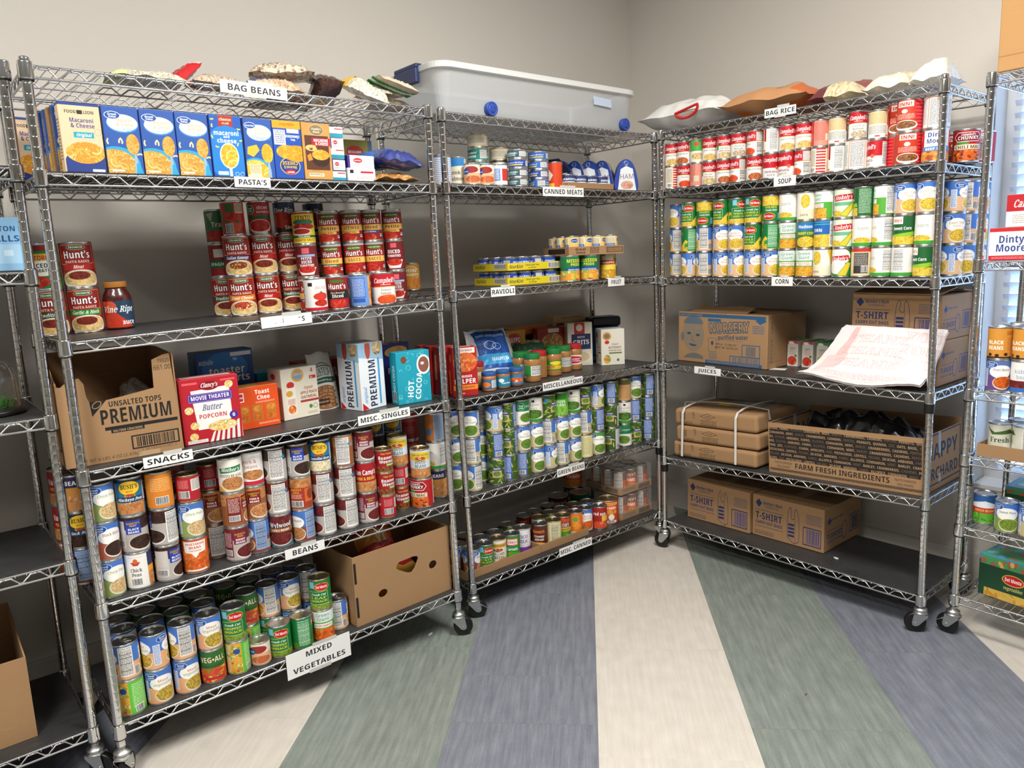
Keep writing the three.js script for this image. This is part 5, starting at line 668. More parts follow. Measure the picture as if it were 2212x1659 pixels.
packet('pasta_box', 'tan macaroni box with blue top edge standing first from the left post', [.096, .173, .034], macFL, 'A1', .107, .022, .02, 0, macGroup);
[[.204, 'blue macaroni box with white oval, right beside the tan box'], [.296, 'blue macaroni box with white oval, between two identical boxes'], [.387, 'blue macaroni box with white oval, left of the ribboned box']].forEach(([u, l]) => packet('pasta_box', l, MS, macGV, 'A1', u, .022, rnd(-.02, .02), 0, macGroup));
packet('pasta_box', 'bright blue macaroni box with red ribbon and large white lettering', [.091, .172, .034], macClub, 'A1', .482, .021, -.02, 0, macGroup);
packet('pasta_box', 'blue macaroni box with yellow fish shape and cream note', [.087, .171, .034], macGV2, 'A1', .577, .022, .01, 0, macGroup);
packet('pasta_box', 'blue and orange macaroni box standing upside down', [.092, .171, .034], macKraft, 'A1', .668, .022, 0, 0, macGroup);
packet('pasta_box', 'brown macaroni box with red title panel', [.096, .171, .034], macBrown, 'A1', .764, .022, 0, 0, macGroup);
for (let i = 0; i < 5; i++) packet('pasta_box', `blue macaroni box edge, ${ORD[i]} behind the tan box`, MS, i === 1 ? macBrown : macGV, 'A1', .098 - i * .004, .062 + i * .037, 0, 0, macGroup);
packet('pasta_box', 'tan macaroni box in shadow at the rear left of the pasta shelf', [.092, .178, .036], macFL, 'A1', .034, .31, .1, 0, macGroup);
// small spaghetti cartons lying flat
const spag = { f: P(160, 100, (k) => k.fill('#efeef0').oval(60, 40, 26, 18, '#c4242c').txt('Mueller', 60, 40, 14, '#fff', 's', { w: 40 }).small(34, 66, 60, 20, '#888', 7).rect(0, 0, 14, 100, '#4a2f86')), l: P(200, 100, (k) => k.fill('#43308a').txt('spaghetti', 100, 50, 34, '#dcd6ef', 'i')), t: flat('#d9d6e6') };
const spagT = { f: P(160, 100, (k) => k.fill('#f0efec').rect(0, 60, 160, 40, '#2a9ab8').rect(60, 14, 90, 10, '#c8303a')), l: flat('#2a9ab8'), t: flat('#f0efec') };
const spagL = { f: P(240, 100, (k) => k.fill('#efeeec').rect(20, 14, 30, 24, '#222').rect(110, 22, 110, 14, '#c8303a').txt('spaghetti', 140, 66, 34, '#d9a09c', 's', { w: 130, thin: 1 })), l: flat('#efeeec'), t: flat('#efeeec') };
[[0, spagT, 'teal-banded'], [.036, spag, 'white and purple'], [.072, spagT, 'red-lettered teal'], [.104, spag, 'white and violet'], [.139, spagT, 'topmost teal']].forEach(([y, c, d], i) => packet('spaghetti_box', `${d} spaghetti carton lying ${['lowest', 'second', 'third', 'fourth', 'highest'][i]} in the pile beside the brown box`, [.048, .033, .25], c, 'A1', .856, .17, 0, y, 'flat spaghetti cartons'));
packet('spaghetti_box', 'white spaghetti carton with faint red lettering at the shelf edge', [.104, .045, .22], spagL, 'A1', .936, .15, 0, 0, 'flat spaghetti cartons');
packet('spaghetti_box', 'purple and white pasta carton on top of the white spaghetti carton', [.104, .042, .22], spag, 'A1', .936, .16, .06, .0455, 'flat spaghetti cartons');
packet('pasta_box', 'olive shells and white cheddar box standing at the rear', [.14, .172, .04], { f: P(280, 344, (k) => k.fill('#8c8440').rect(0, 0, 34, 344, '#4f6a86').rect(246, 0, 34, 344, '#4f6a86').oval(140, 86, 66, 44, '#b8302c').txt('REGGANO', 140, 86, 26, '#fff', 'e', { w: 104 }).txt('DELUXE', 140, 160, 30, '#d9d2a0', 's', { w: 130 }).txt('SHELLS & WHITE', 140, 220, 28, '#2f3020', 's', { w: 190 }).txt('CHEDDAR', 140, 260, 30, '#2f3020', 's', { w: 120 })), l: flat('#4f6a86'), t: flat('#8c8440') }, 'A1', 1.035, .27, -.05);
packet('pasta_box', 'dark grey-blue pasta box in shadow behind the carton pile', [.1, .17, .05], { f: P(100, 170, (k) => k.fill('#4d5b76').oval(60, 60, 22, 36, '#8a9ab0')), l: flat('#4d5b76'), t: flat('#4d5b76') }, 'A1', .90, .34, 0);

// A4: snacks
packet('popcorn_box', 'red and white butter popcorn box on the snacks shelf', [.172, .198, .07], { f: P(360, 420, (k) => { k.fill('#b81f2c'); k.poly([[66, 78], [300, 66], [304, 250], [280, 330], [90, 330]], '#f4efea'); k.rect(20, 24, 90, 14, '#e0606a').rect(250, 22, 90, 12, '#e0606a'); k.oval(180, 54, 60, 30, '#8c141f').txt("Clancy's", 180, 50, 38, '#fff', 'i', { w: 104 }); k.rect(46, 100, 268, 56, '#4b2f96').frame(52, 106, 256, 44, '#d9c9f0', 2).txt('MOVIE THEATER', 180, 128, 36, '#fff', 's', { w: 236 }); k.txt('Butter', 184, 192, 54, '#5a5a8c', 'i', { w: 120 }).txt('POPCORN', 186, 248, 40, '#c43a44', 's', { w: 172 }); for (const [x, y] of [[46, 200], [70, 300], [300, 60], [60, 370]]) k.food(x, y, 26, 24, ['#f4d890', '#eec870', '#fbeec8'], 18); k.poly([[150, 420], [190, 350], [330, 262], [360, 300], [360, 420]], '#b81f2c'); for (let i = 0; i < 7; i++) k.poly([[150 + i * 34, 420], [178 + i * 30, 356 - i * 11], [194 + i * 30, 348 - i * 11], [170 + i * 34, 420]], '#efe9e4'); k.food(240, 320, 90, 34, ['#f4d890', '#eec870', '#fbeec8', '#f0b850'], 20); k.oval(312, 262, 26, 26, '#4b2f96').txt('6', 312, 262, 34, '#fff', 's'); k.rect(20, 392, 120, 20, '#f4efea').small(24, 396, 110, 14, '#888', 7); }), l: P(110, 420, (k) => k.fill('#b81f2c').rect(20, 170, 60, 220, '#efeae6').txt('BUTTER POPCORN', 50, 280, 30, '#4b2f96', 's', { rot: -1.5708, w: 190 }).food(50, 110, 30, 40, ['#f4d890', '#eec870'], 22)), t: P(360, 140, (k) => k.fill('#b81f2c').rect(30, 30, 300, 70, '#e9dcd8').small(40, 40, 280, 50, '#6a2a30', 12)) }, 'A3', .372, .088, -.06, 0);
packet('cracker_box', 'orange cheese cracker box with clear windows', [.148, .137, .075], { f: P(300, 280, (k) => { k.fill('#e8541c'); k.rect(6, 34, 60, 60, '#fff').rect(12, 40, 48, 48, '#c4252c').txt('Lance', 36, 64, 22, '#fff', 's', { w: 44 }); k.txt('Toast', 190, 40, 40, '#fff', 's', { w: 100 }).txt('Chee', 196, 78, 40, '#fff', 's', { w: 90 }).small(140, 104, 130, 10, '#ffe0c8', 6); for (const x of [24, 114, 206]) { k.rect(x, 122, 72, 110, '#c8742c'); k.food(x + 36, 150, 30, 20, ['#e89a3c', '#d98428'], 16); k.food(x + 36, 206, 30, 20, ['#e07a28', '#c86a20'], 22); } k.small(150, 246, 140, 16, '#ffe0c8', 7); }), l: flat('#e8541c'), t: P(300, 150, (k) => k.fill('#c98a3c').rect(180, 20, 120, 110, '#e8541c')) }, 'A3', .539, .168, .02, 0);
packet('toaster_pastry_box', 'blue toaster pastry box standing at the back of the snacks shelf', [.19, .245, .08], { f: P(380, 480, (k) => { k.fill('#17539c').oval(190, 120, 150, 110, '#1f7cc8'); k.txt('Millville', 66, 70, 36, '#dfe8f2', 'i', { w: 96 }); k.rect(230, 16, 140, 26, '#eef0f2').txt('10', 256, 62, 26, '#fff', 's'); k.txt('toaster', 200, 130, 74, '#fff', 's', { w: 240, edge: '#0f2f5c' }).txt('tarts', 270, 186, 70, '#fff', 's', { w: 160, edge: '#0f2f5c' }); k.poly([[30, 240], [170, 180], [200, 250], [150, 310], [30, 300]], '#a8815a', '#5a3a24', 8).rect(150, 230, 90, 60, '#3a2018').small(156, 238, 78, 46, '#e0d0c0', 10).poly([[220, 250], [370, 240], [350, 340], [210, 340]], '#b08e6a', '#5a3a24', 8); k.rect(0, 350, 380, 130, '#134684'); }), l: P(80, 240, (k) => k.fill('#17539c').rect(10, 20, 50, 140, '#1f7cc8')), t: flat('#17539c') }, 'A3', .51, .34, -.02, 0);
packet('oatmeal_box', 'cream apple peach oatmeal pouch box on the snacks shelf', [.139, .174, .085], { f: P(330, 400, (k) => { k.fill('#e6dfcd'); k.oval(150, 60, 56, 52, '#d9a53c').oval(150, 62, 40, 34, '#7a9ac0').txt("EARTH'S BEST", 150, 50, 20, '#8c3a1c', 's', { w: 110, edge: '#f3e2b0' }).txt('4', 280, 34, 44, '#c4342c', 's').rect(256, 76, 60, 26, '#c4342c').txt('2+', 276, 90, 20, '#fff', 's'); k.oval(80, 130, 34, 26, '#c8302a').rect(40, 150, 82, 210, '#efe9da').oval(66, 196, 30, 24, '#d9a53c').small(48, 240, 66, 40, '#b0503c', 9).food(80, 320, 34, 34, ['#e8743c', '#f0b04c', '#d9562c'], 30); k.txt('Organic', 240, 166, 34, '#a8492f', 'i', { w: 86 }).txt('APPLE PEACH', 240, 204, 32, '#8c2f24', 's', { w: 154 }).txt('OATMEAL', 240, 240, 34, '#8c2f24', 's', { w: 148 }).rect(160, 262, 166, 18, '#b03a34').oval(250, 320, 16, 16, '#4f8a4a').oval(292, 320, 18, 18, null, '#4f8a4a', 4).small(220, 360, 90, 18, '#a08a6a', 7); }), l: P(170, 400, (k) => k.fill('#e6dfcd').oval(70, 60, 28, 24, '#c8302a').food(70, 260, 44, 60, ['#e8743c', '#f0b04c'], 34)), t: P(330, 180, (k) => k.fill('#e6dfcd').small(40, 40, 250, 90, '#b09a78', 16)) }, 'A3', .70, .205, .12, 0);
packet('cracker_box', 'tall white and blue saltine cracker box on the snacks shelf', [.115, .236, .115], (() => { const face = () => P(240, 540, (k) => { k.fill('#e9f0f5'); k.poly([[0, 0], [240, 0], [240, 150], [0, 110]], '#9cc4e0'); k.oval(90, 50, 26, 80, '#b8503c'); k.food(180, 46, 44, 60, ['#c8a878', '#8a6a48', '#dcc8a0'], 40); k.txt('PREMIUM', 120, 330, 92, '#27304f', 's', { rot: -1.5708, w: 390 }).txt('original', 44, 420, 40, '#5a9ad0', 'i', { rot: -1.5708, w: 130 }).rect(178, 130, 18, 380, '#4aa0d8').poly([[6, 540], [6, 470], [74, 534]], '#c4242c', '#fff', 5); }); const c = face(); return { f: c, l: c, r: c, t: P(240, 240, (k) => k.fill('#e9f0f5').rect(20, 90, 200, 60, '#9cc4e0')) }; })(), 'A3', .935, .15, .22, 0);
packet('cocoa_box', 'turquoise hot cocoa box leaning at the shelf end', [.135, .19, .055], { f: P(280, 400, (k) => { k.fill('#1fa0b8'); for (let i = 0; i < 26; i++) { k.g.beginPath(); k.g.arc(rnd(10, 270), rnd(10, 390), rnd(8, 20), rnd(0, 6), rnd(4, 9)); k.g.strokeStyle = '#8fdce6'; k.g.lineWidth = 3; k.g.stroke(); } k.oval(62, 60, 24, 28, '#7a4a34'); k.oval(226, 110, 58, 76, '#f3f0ec').oval(226, 110, 44, 60, '#8a5a50').oval(216, 100, 16, 12, '#e9d9d0').txt('HOT', 110, 290, 66, '#fff', 's', { rot: -1.45, w: 130 }).txt('COCOA', 176, 270, 62, '#fff', 's', { rot: -1.45, w: 210 }); }), l: P(110, 400, (k) => k.fill('#1fa0b8').txt('HOT COCOA', 56, 200, 50, '#dff3f6', 's', { rot: -1.5708, w: 200 }).bar(20, 300, 60, 80)), t: flat('#1fa0b8') }, 'A3', 1.10, .085, -.1, 0);
packet('cookie_box', 'dark blue cookie box behind the cocoa box', [.14, .21, .06], { f: P(280, 420, (k) => k.fill('#1d2f7c').food(140, 60, 120, 40, ['#d9a54c', '#c8863a'], 50).txt('PECAN', 140, 200, 60, '#fff', 's', { w: 200 })), l: P(110, 420, (k) => k.fill('#1d2f7c').oval(54, 100, 30, 40, '#c8863a').oval(54, 240, 30, 40, '#c8863a')), t: P(280, 120, (k) => k.fill('#1d2f7c').oval(80, 60, 40, 30, '#d9a54c').oval(200, 60, 30, 24, '#d9a54c')) }, 'A3', 1.10, .215, .25, 0);
packet('cocoa_box', 'turquoise cocoa box lying low behind the oatmeal box', [.16, .15, .1], { f: P(300, 280, (k) => { k.fill('#1fa0b8').txt('HOT COCOA', 150, 60, 44, '#dff3f6', 's', { w: 200 }); }), l: flat('#1fa0b8'), t: flat('#1fa0b8') }, 'A3', .70, .365, 0, 0);
packet('cereal_box', 'dark red cereal box lying behind the cookie bag', [.2, .165, .09], { f: P(300, 200, (k) => k.fill('#9a2826').txt('CEREAL', 150, 60, 60, '#e0c090', 's')), l: flat('#9a2826'), t: flat('#9a2826') }, 'A3', .885, .375, 0, 0);
packet('cereal_box', 'dark red box standing at the far right behind the cookie box', [.1, .215, .08], { f: flat('#a8302c'), l: flat('#a8302c'), t: P(100, 80, (k) => k.fill('#a8302c').rect(10, 20, 60, 14, '#e0c060')) }, 'A3', 1.045, .365, 0, 0);
packet('cracker_box', 'maroon snack box behind the popcorn box', [.14, .17, .1], { f: flat('#7a2f3c'), l: flat('#7a2f3c'), t: P(200, 140, (k) => k.fill('#7a2f3c').rect(20, 30, 160, 60, '#8a8a96').small(30, 40, 140, 40, '#4a3a44', 10)) }, 'A3', .375, .24, .05, 0);
{ // cookie bag with a crimped, tapering top
  const cell = P(280, 420, (k) => { k.fill('#eceae4').rect(0, 0, 280, 20, '#dcdad4'); k.frame(50, 100, 180, 120, '#2c4f40', 6).rect(56, 106, 168, 108, '#e9ece6').txt("TATE'S", 140, 134, 52, '#2c4f40', 'e', { w: 140 }).txt('BAKE SHOP', 140, 164, 20, '#2c4f40', 's', { w: 120 }).poly([[30, 186], [250, 178], [250, 216], [30, 224]], '#2c5a48').txt('SOUTHAMPTON, NY', 140, 202, 18, '#dfe9e2', 's', { w: 150 }).line([[60, 92], [140, 78], [220, 92]], '#2c4f40', 5); for (let i = 0; i < 6; i++) k.oval(136 + (i % 2) * 8, 262 + i * 26, 84, 20, '#a8744a', '#6a4428', 4).food(136 + (i % 2) * 8, 260 + i * 26, 70, 12, ['#c09060', '#8a5a38'], 14); k.rect(40, 336, 120, 44, '#4a2c20').txt('CHOCOLATE CHIP', 100, 358, 16, '#eadccc', 's', { w: 100 }); });
  const N = 14, M = 16, pos = [], uv = [], idx = [], W = .125, H = .205, D = .06;
  for (let j = 0; j <= M; j++) for (let i = 0; i < N * 2; i++) { const f = i < N, a = f ? i / N : 1 - (i - N) / N, t = j / M, taper = 1 - .22 * Math.pow(t, 1.6), d = D * (1 - Math.pow(t, 2.4) * .96), x = (a - .5) * W * taper, bulge = Math.sin(Math.PI * a) * .35 + .65; pos.push(x - .01 * t, t * H * (1 - .02 * Math.sin(a * 9)), (f ? 1 : -1) * d / 2 * bulge + .002 * noise.noise(a * 6, t * 8, f ? 1 : 4)); uv.push(...cellUV(cell, f ? a : .02, t)); }
  for (let j = 0; j < M; j++) for (let i = 0; i < N * 2; i++) { const p = j * N * 2 + i, q = j * N * 2 + (i + 1) % (N * 2); idx.push(p, q, p + N * 2, q, q + N * 2, p + N * 2); }
  const g = new THREE.BufferGeometry(); g.setAttribute('position', new THREE.Float32BufferAttribute(pos, 3)); g.setAttribute('uv', new THREE.Float32BufferAttribute(uv, 2)); g.setIndex(idx); g.computeVertexNormals();
  place(tag(mesh('cookie_bag', g, cell.mat, scene), 'white cookie bag with crimped top beside the saltine box', 'bag'), 'A', 3, .83, .25, .05);
}

// ---------- kraft cartons ----------
const K = (w, h, f) => kraft.cell(w, h, f);
const KR = '#b0855a';
const kraftFill = (k, c = KR) => { k.fill(c); for (let i = 0; i < 60; i++) k.rect(rnd(0, k.w), rnd(0, k.h), rnd(6, 40), 1.2, i % 2 ? 'rgba(120,80,40,.12)' : 'rgba(230,190,140,.14)'); return k; };
const kPlain = K(128, 128, (k) => kraftFill(k)), kDark = kPlain;
// open carton made of panels; w, h, d outside; outline/holes for the front
function openCarton(name, label, w, h, d, o, key, u, v, turn = 0, up = 0) {
  const t = thing(name, label, 'carton'), th = .004, fr = o.front ?? kPlain, side = o.side ?? kPlain;
  mesh('front_panel', panel(o.outline ?? rectPts(w, h), th, fr, w, h, o.holes ?? []).translate(-w / 2, 0, d / 2 - th), fr.mat, t);
  mesh('back_panel', panel(o.backOutline ?? rectPts(w, o.backH ?? h), th, kPlain, w, h).translate(-w / 2, 0, -d / 2), kPlain.mat, t);
  const dd = d - 2 * th - .0006;
  mesh('side_panel', panel(o.sideOutline ?? rectPts(dd, h), th, side, dd, h).rotateY(-Math.PI / 2).translate(-w / 2 + th, 0, -dd / 2), side.mat, t);
  mesh('side_panel', panel(o.sideOutlineR ?? rectPts(dd, h), th, side, dd, h).rotateY(Math.PI / 2).translate(w / 2 - th, 0, dd / 2), side.mat, t);
  mesh('bottom_panel', panel(rectPts(w - 2 * th - .0006, dd), th, kPlain, w, d).rotateX(-Math.PI / 2).translate(-w / 2 + th, 0, dd / 2), kPlain.mat, t);
  place(t, key[0], +key[1], u, v, turn, up + .0005); return t;
}
function closedCarton(name, label, size, cells, key, u, v, turn = 0, up = 0, tape) {
  const t = thing(name, label, 'carton', undefined), [w, h, d] = size;
  mesh('body', printedBox(w, h, d, cells, .004, 2), cells.f.mat, t);
  if (tape !== false) mesh('tape', new RoundedBoxGeometry(.05, .0006, d + .001, 1, .0002).translate(0, h + .0004, 0), phys({ color: '#caa26c', roughness: .25, transmission: .3, thickness: 0 }), t);
  place(t, key[0], +key[1], u, v, turn, up + .0005); return t;
}
// saltine carton with a torn-open front
openCarton('saltine_carton', 'torn-open brown saltine carton with bold black lettering on the snacks shelf', .302, .285, .34, {
  outline: [[0, 0], [.302, 0], [.298, .15], [.292, .284], [.274, .282], [.244, .270], [.241, .19], [.16, .178], [.11, .172], [.075, .174], [.07, .19], [.068, .225], [.058, .242], [.03, .236], [.012, .222], [0, .226]],
  front: K(640, 600, (k) => { kraftFill(k); const c = '#1d1a18'; k.txt('UNSALTED TOPS', 400, 262, 44, c, 's', { w: 290 }).txt('PREMIUM', 400, 336, 120, c, 's', { w: 400 }).rect(222, 394, 400, 20, c).rect(252, 408, 180, 26, c).txt('SALTINE CRACKERS', 342, 421, 20, '#c9a070', 's', { w: 160 }); k.poly([[160, 232], [250, 232], [166, 320]], c).oval(196, 256, 26, 16, null, '#b88d5e', 5, -.6); k.frame(356, 470, 260, 76, c, 8); for (let p = 380; p < 590;) { const q = rnd(2, 8); k.rect(p, 478, q, 60, c); p += q + rnd(2, 8); } k.txt('1 18 19320 01661 2', 500, 560, 20, '#5a4026', 's', { w: 200, thin: 1 }).txt('NET WT 6 LBS 4 OZ (2.83kg)', 230, 574, 26, '#4a341e', 's', { w: 330, thin: 1 }).txt('19320', 580, 42, 30, c, 's', { w: 70, thin: 1 }).txt('661.00', 570, 82, 40, c, 's', { w: 100, thin: 1 }).rect(380, 570, 120, 30, 'rgba(240,215,170,.35)'); }),
  side: K(256, 256, (k) => kraftFill(k).frame(150, 160, 70, 60, '#3a2a1a', 6)), backH: .29, sideOutline: [[0, 0], [.3314, 0], [.3314, .23], [.30, .24], [.25, .262], [.1, .285], [0, .289]], sideOutlineR: [[0, 0], [.3314, 0], [.3314, .286], [.2, .29], [0, .282]],
}, 'A3', .132, .215, -.05);
const bagCell = (f) => P(200, 160, f);
const redBag = bagCell((k) => k.fill('#8a2420').food(100, 80, 100, 80, ['#a83a30', '#7a1c1c', '#c9a05c'], 40, { box: 1 })), clearBag = bagCell((k) => k.fill('#b9b4ac').food(100, 80, 100, 80, ['#cfcac2', '#a8a29a', '#d9d4cc'], 30, { box: 1 }));
function bag(name, label, w, d, t, cell, key, u, v, o = {}) {
  const geo = pillow(w, d, t, cell, o); if (o.rx) geo.rotateX(o.rx); if (o.rz) geo.rotateZ(o.rz); geo.computeBoundingBox(); geo.translate(0, -geo.boundingBox.min.y, 0);
  const m = tag(mesh(numbered(name), geo, o.mat ?? cell.mat, scene), label, 'bag', o.group);
  place(m, key[0], +key[1], u, v, o.turn ?? 0, (o.up ?? 0) + .0006); return m;
}
bag('snack_bag', 'red snack bag inside the torn saltine carton', .2, .22, .13, redBag, 'A3', .15, .24, { up: .018, seed: 3 });
bag('snack_bag', 'grey wrapped packet inside the torn saltine carton', .09, .12, .13, clearBag, 'A3', .235, .26, { up: .1, seed: 9, rz: .5 });

// produce carton with hand holes on the vegetables shelf
{
  const hole = (x, y, rx, ry, a = 0) => Array.from({ length: 18 }, (_, i) => { const t = i / 18 * 6.2832, c = Math.cos(t) * rx, s = Math.sin(t) * ry; return [x + c * Math.cos(a) - s * Math.sin(a), y + c * Math.sin(a) + s * Math.cos(a)]; });
  const t = openCarton('produce_carton', 'open brown produce carton with hand holes on the vegetables shelf', .415, .255, .30, {
    front: K(512, 320, (k) => kraftFill(k)), holes: [[[.175, .16], [.19, .148], [.225, .128], [.24, .125], [.255, .138], [.272, .168], [.268, .18], [.25, .184], [.19, .182], [.177, .174]], hole(.113, .088, .019, .015), hole(.335, .125, .018, .016)],
    side: K(256, 160, (k) => kraftFill(k)), sideOutline: [[0, 0], [.2914, 0], [.2914, .255], [.2, .25], [0, .262]], sideOutlineR: [[0, 0], [.2914, 0], [.2914, .262], [.1, .252], [0, .258]], backH: .262,
  }, 'A5', .972, .172, .03);
  for (const y of [.04, .165]) mesh('corner_slot', box(.009, .075, .0006, -.2, y + .03, .1503), std('#1c1512', .8), t);
}
bag('snack_bag', 'red and gold snack bag standing up inside the produce carton', .15, .17, .1, P(200, 160, (k) => k.fill('#a8281f').rect(0, 60, 200, 50, '#d98a34').txt('VI', 110, 90, 60, '#f3e2c0', 's').rect(150, 20, 40, 100, '#e0452c')), 'A5', .93, .17, { up: .175, seed: 12, rx: .9 });
bag('snack_bag', 'orange and red snack bag lying in the produce carton behind the hole', .3, .22, .2, P(200, 160, (k) => k.fill('#c8462a').rect(0, 90, 200, 70, '#d9a53c').oval(140, 100, 40, 34, '#b01f24').rect(20, 30, 60, 40, '#e6ddd0')), 'A5', .97, .175, { up: .006, seed: 22 });

// ---------- plastic bin on top of the corner unit ----------
{
  const t = thing('storage_bin', 'large translucent plastic storage bin with navy latch on the corner unit', 'bin');
  const ring = (w, d, r, y, n = 8) => { const o = []; for (const [cx, cz, a0] of [[w / 2 - r, d / 2 - r, 0], [-w / 2 + r, d / 2 - r, 1], [-w / 2 + r, -d / 2 + r, 2], [w / 2 - r, -d / 2 + r, 3]]) for (let i = 0; i <= n; i++) { const a = (a0 + i / n) * Math.PI / 2; o.push([cx + Math.cos(a) * r, y, cz + Math.sin(a) * r]); } return o; };
  const skin = (rings, cap0, cap1) => { const n = rings[0].length, pos = rings.flat(2), idx = []; for (let j = 0; j + 1 < rings.length; j++) for (let i = 0; i < n; i++) { const a = j * n + i, b = j * n + (i + 1) % n; idx.push(a, a + n, b, b, a + n, b + n); } for (const [on, j] of [[cap0, 0], [cap1, rings.length - 1]]) if (on) { const c = pos.length / 3; pos.push(0, rings[j][0][1], 0); for (let i = 0; i < n; i++) j ? idx.push(j * n + i, c, j * n + (i + 1) % n) : idx.push(i, (i + 1) % n, c); } const g = new THREE.BufferGeometry(); g.setAttribute('position', new THREE.Float32BufferAttribute(pos, 3)); g.setAttribute('uv', new THREE.Float32BufferAttribute(new Float32Array(pos.length / 3 * 2), 2)); g.setIndex(idx); const q = g.toNonIndexed(); q.computeVertexNormals(); return q; };
  const W = 1.06, D = .40, H = .17, milky = phys({ color: '#e6e8ea', roughness: .38, transmission: .72, thickness: 0 }), lip = phys({ color: '#ecedec', roughness: .4, transmission: .3, thickness: 0 });
  mesh('tub', skin([ring(W - .05, D - .05, .03, .006), ring(W - .035, D - .035, .035, .0), ring(W - .03, D - .03, .04, .02), ring(W, D, .06, H - .012), ring(W - .006, D - .006, .058, H - .012), ring(W - .036, D - .036, .036, .018), ring(W - .05, D - .05, .03, .009)], 1, 1), milky, t);
  mesh('rim', skin([ring(W + .002, D + .002, .06, H - .018), ring(W + .028, D + .028, .07, H - .016), ring(W + .03, D + .03, .07, H + .002), ring(W + .012, D + .012, .062, H + .007), ring(W - .008, D - .008, .056, H + .004), ring(W - .004, D - .004, .058, H - .016), ring(W + .002, D + .002, .06, H - .018)]), lip, t);
  const navy = std('#26325f', .4);
  mesh('latch', merge([new RoundedBoxGeometry(.02, .055, .15, 2, .006).translate(-W / 2 - .02, H - .028, .02), new RoundedBoxGeometry(.03, .016, .15, 2, .005).translate(-W / 2 - .012, H + .006, .02)]), navy, t);
  mesh('latch', merge([new RoundedBoxGeometry(.02, .055, .15, 2, .006).translate(W / 2 + .02, H - .028, 0), new RoundedBoxGeometry(.03, .016, .15, 2, .005).translate(W / 2 + .012, H + .006, 0)]), navy, t);
  const wheelBlue = std('#2c4aa0', .35);
  for (const [x, z] of [[-W / 2 + .235, D / 2 - .008], [W / 2 - .07, D / 2 - .008]]) mesh('wheel', merge([lathe([[.0001, .016], [.012, .016], [.014, .012], [.02, .012], [.023, .015], [.026, .013], [.027, .004], [.026, -.008], [.0001, -.008]], 22).rotateX(Math.PI / 2), box(.006, .006, .004, 0, -.01, .016), box(.006, .006, .004, -.009, .006, .016), box(.006, .006, .004, .009, .006, .016)]).translate(x, .028, z), wheelBlue, t);
  mesh('sticker', new RoundedBoxGeometry(.11, .035, .0006, 1, .0002).rotateZ(-.05).rotateX(-.1).translate(W * .30, .11, D / 2 - .001), std('#b4c2d6', .5), t);
  place(t, 'B', 0, .535, .205);
}

// ---------- bags of beans on the top left shelf ----------
const beansTex = (cols, size, o = {}) => P(256, 200, (k) => { k.food(128, 100, 128, 100, cols, size, { box: 1, edge: o.edge }); o.more?.(k); });
const clearPlastic = (cell, c = 0.8) => { const m = cell.mat; return m; };
const glossy = new Map(); const shiny = (cell) => { if (!glossy.has(cell.mat)) { const m = phys({ map: cell.mat.map, roughness: .5, clearcoat: .7, clearcoatRoughness: .16 }); glossy.set(cell.mat, m); } return glossy.get(cell.mat); };
const bb = (label, w, d, t, cell, u, v, o) => bag('bean_bag', label, w, d, t, cell, 'A0', u, v, { mat: shiny(cell), bump: .0035, fine: 130, group: 'bags of dried beans on the top shelf', ...o });
bb('clear bag of white beans with pale green end on the top left shelf', .20, .13, .045, beansTex(['#d9d6c2', '#c9c6b0', '#e6e3d2'], 11, { more: (k) => k.rect(0, 0, 50, 200, 'rgba(214,226,150,.85)') }), .305, .10, { seed: 1 });
bb('red bag end standing up behind the white bean bag', .12, .12, .05, P(200, 160, (k) => k.fill('#c4141f').poly([[120, 0], [200, 0], [200, 160], [150, 120]], '#d9cdc4').oval(70, 70, 24, 16, '#e9a0a0')), .435, .17, { seed: 2, rz: .75 });
bb('flat red-edged bag of pale beans left of the label', .15, .11, .05, beansTex(['#cbb6a0', '#b89e88', '#dccbb8'], 10, { more: (k) => k.rect(0, 0, 256, 90, '#c01f28') }), .49, .075, { seed: 4 });
bb('bag of pink beans with blue print above the label', .19, .14, .062, beansTex(['#d9b898', '#c9a280', '#e6ccb0'], 10, { more: (k) => k.rect(0, 110, 90, 60, '#2c3f8c').rect(90, 40, 90, 60, '#d8dce6') }), .66, .09, { seed: 5, turn: .2 });
bb('bag of speckled black-eyed beans on top of the bean pile', .2, .14, .06, beansTex(['#d6c7b2', '#a8927e', '#e3d8c8', '#8a7464'], 10), .735, .15, { seed: 6, turn: -.4, up: .066 });
bb('bag of dark brown lentils under the speckled beans', .2, .15, .06, beansTex(['#6a4c3e', '#7c5c4c', '#58402f'], 9), .78, .24, { seed: 7 });
bb('clear bag half full of dark red beans with gold print', .1, .13, .08, beansTex(['#4a2a22', '#5c382c', '#3a1f1a'], 12, { more: (k) => k.rect(0, 0, 256, 84, '#c4bcb4').oval(120, 44, 50, 34, '#c9902c') }), .875, .13, { seed: 8, rx: -.55 });
bb('bag of large white lima beans with yellow and blue print', .15, .14, .075, beansTex(['#e0d9c4', '#cfc6ac', '#ebe6d6'], 17, { more: (k) => k.poly([[0, 0], [70, 0], [90, 110], [0, 120]], '#e8b92c').oval(90, 44, 30, 40, '#3a3a78') }), .99, .1, { seed: 10, rz: -.25, rx: .35 });
bb('green and white bag edge lying across the right bean bags', .17, .1, .035, P(256, 140, (k) => k.fill('#1f8a3a').rect(0, 50, 256, 24, '#e6efe4').rect(0, 100, 256, 40, '#c9b9a0')), 1.09, .06, { seed: 11, rz: -.22, up: .045 });
bb('clear bag with red drawstring at the right end of the top shelf', .14, .13, .06, beansTex(['#d8c8b8', '#c6b09c', '#e6dacd'], 10, { more: (k) => k.rect(0, 0, 256, 40, '#d9482c') }), 1.11, .19, { seed: 13, up: .05 });
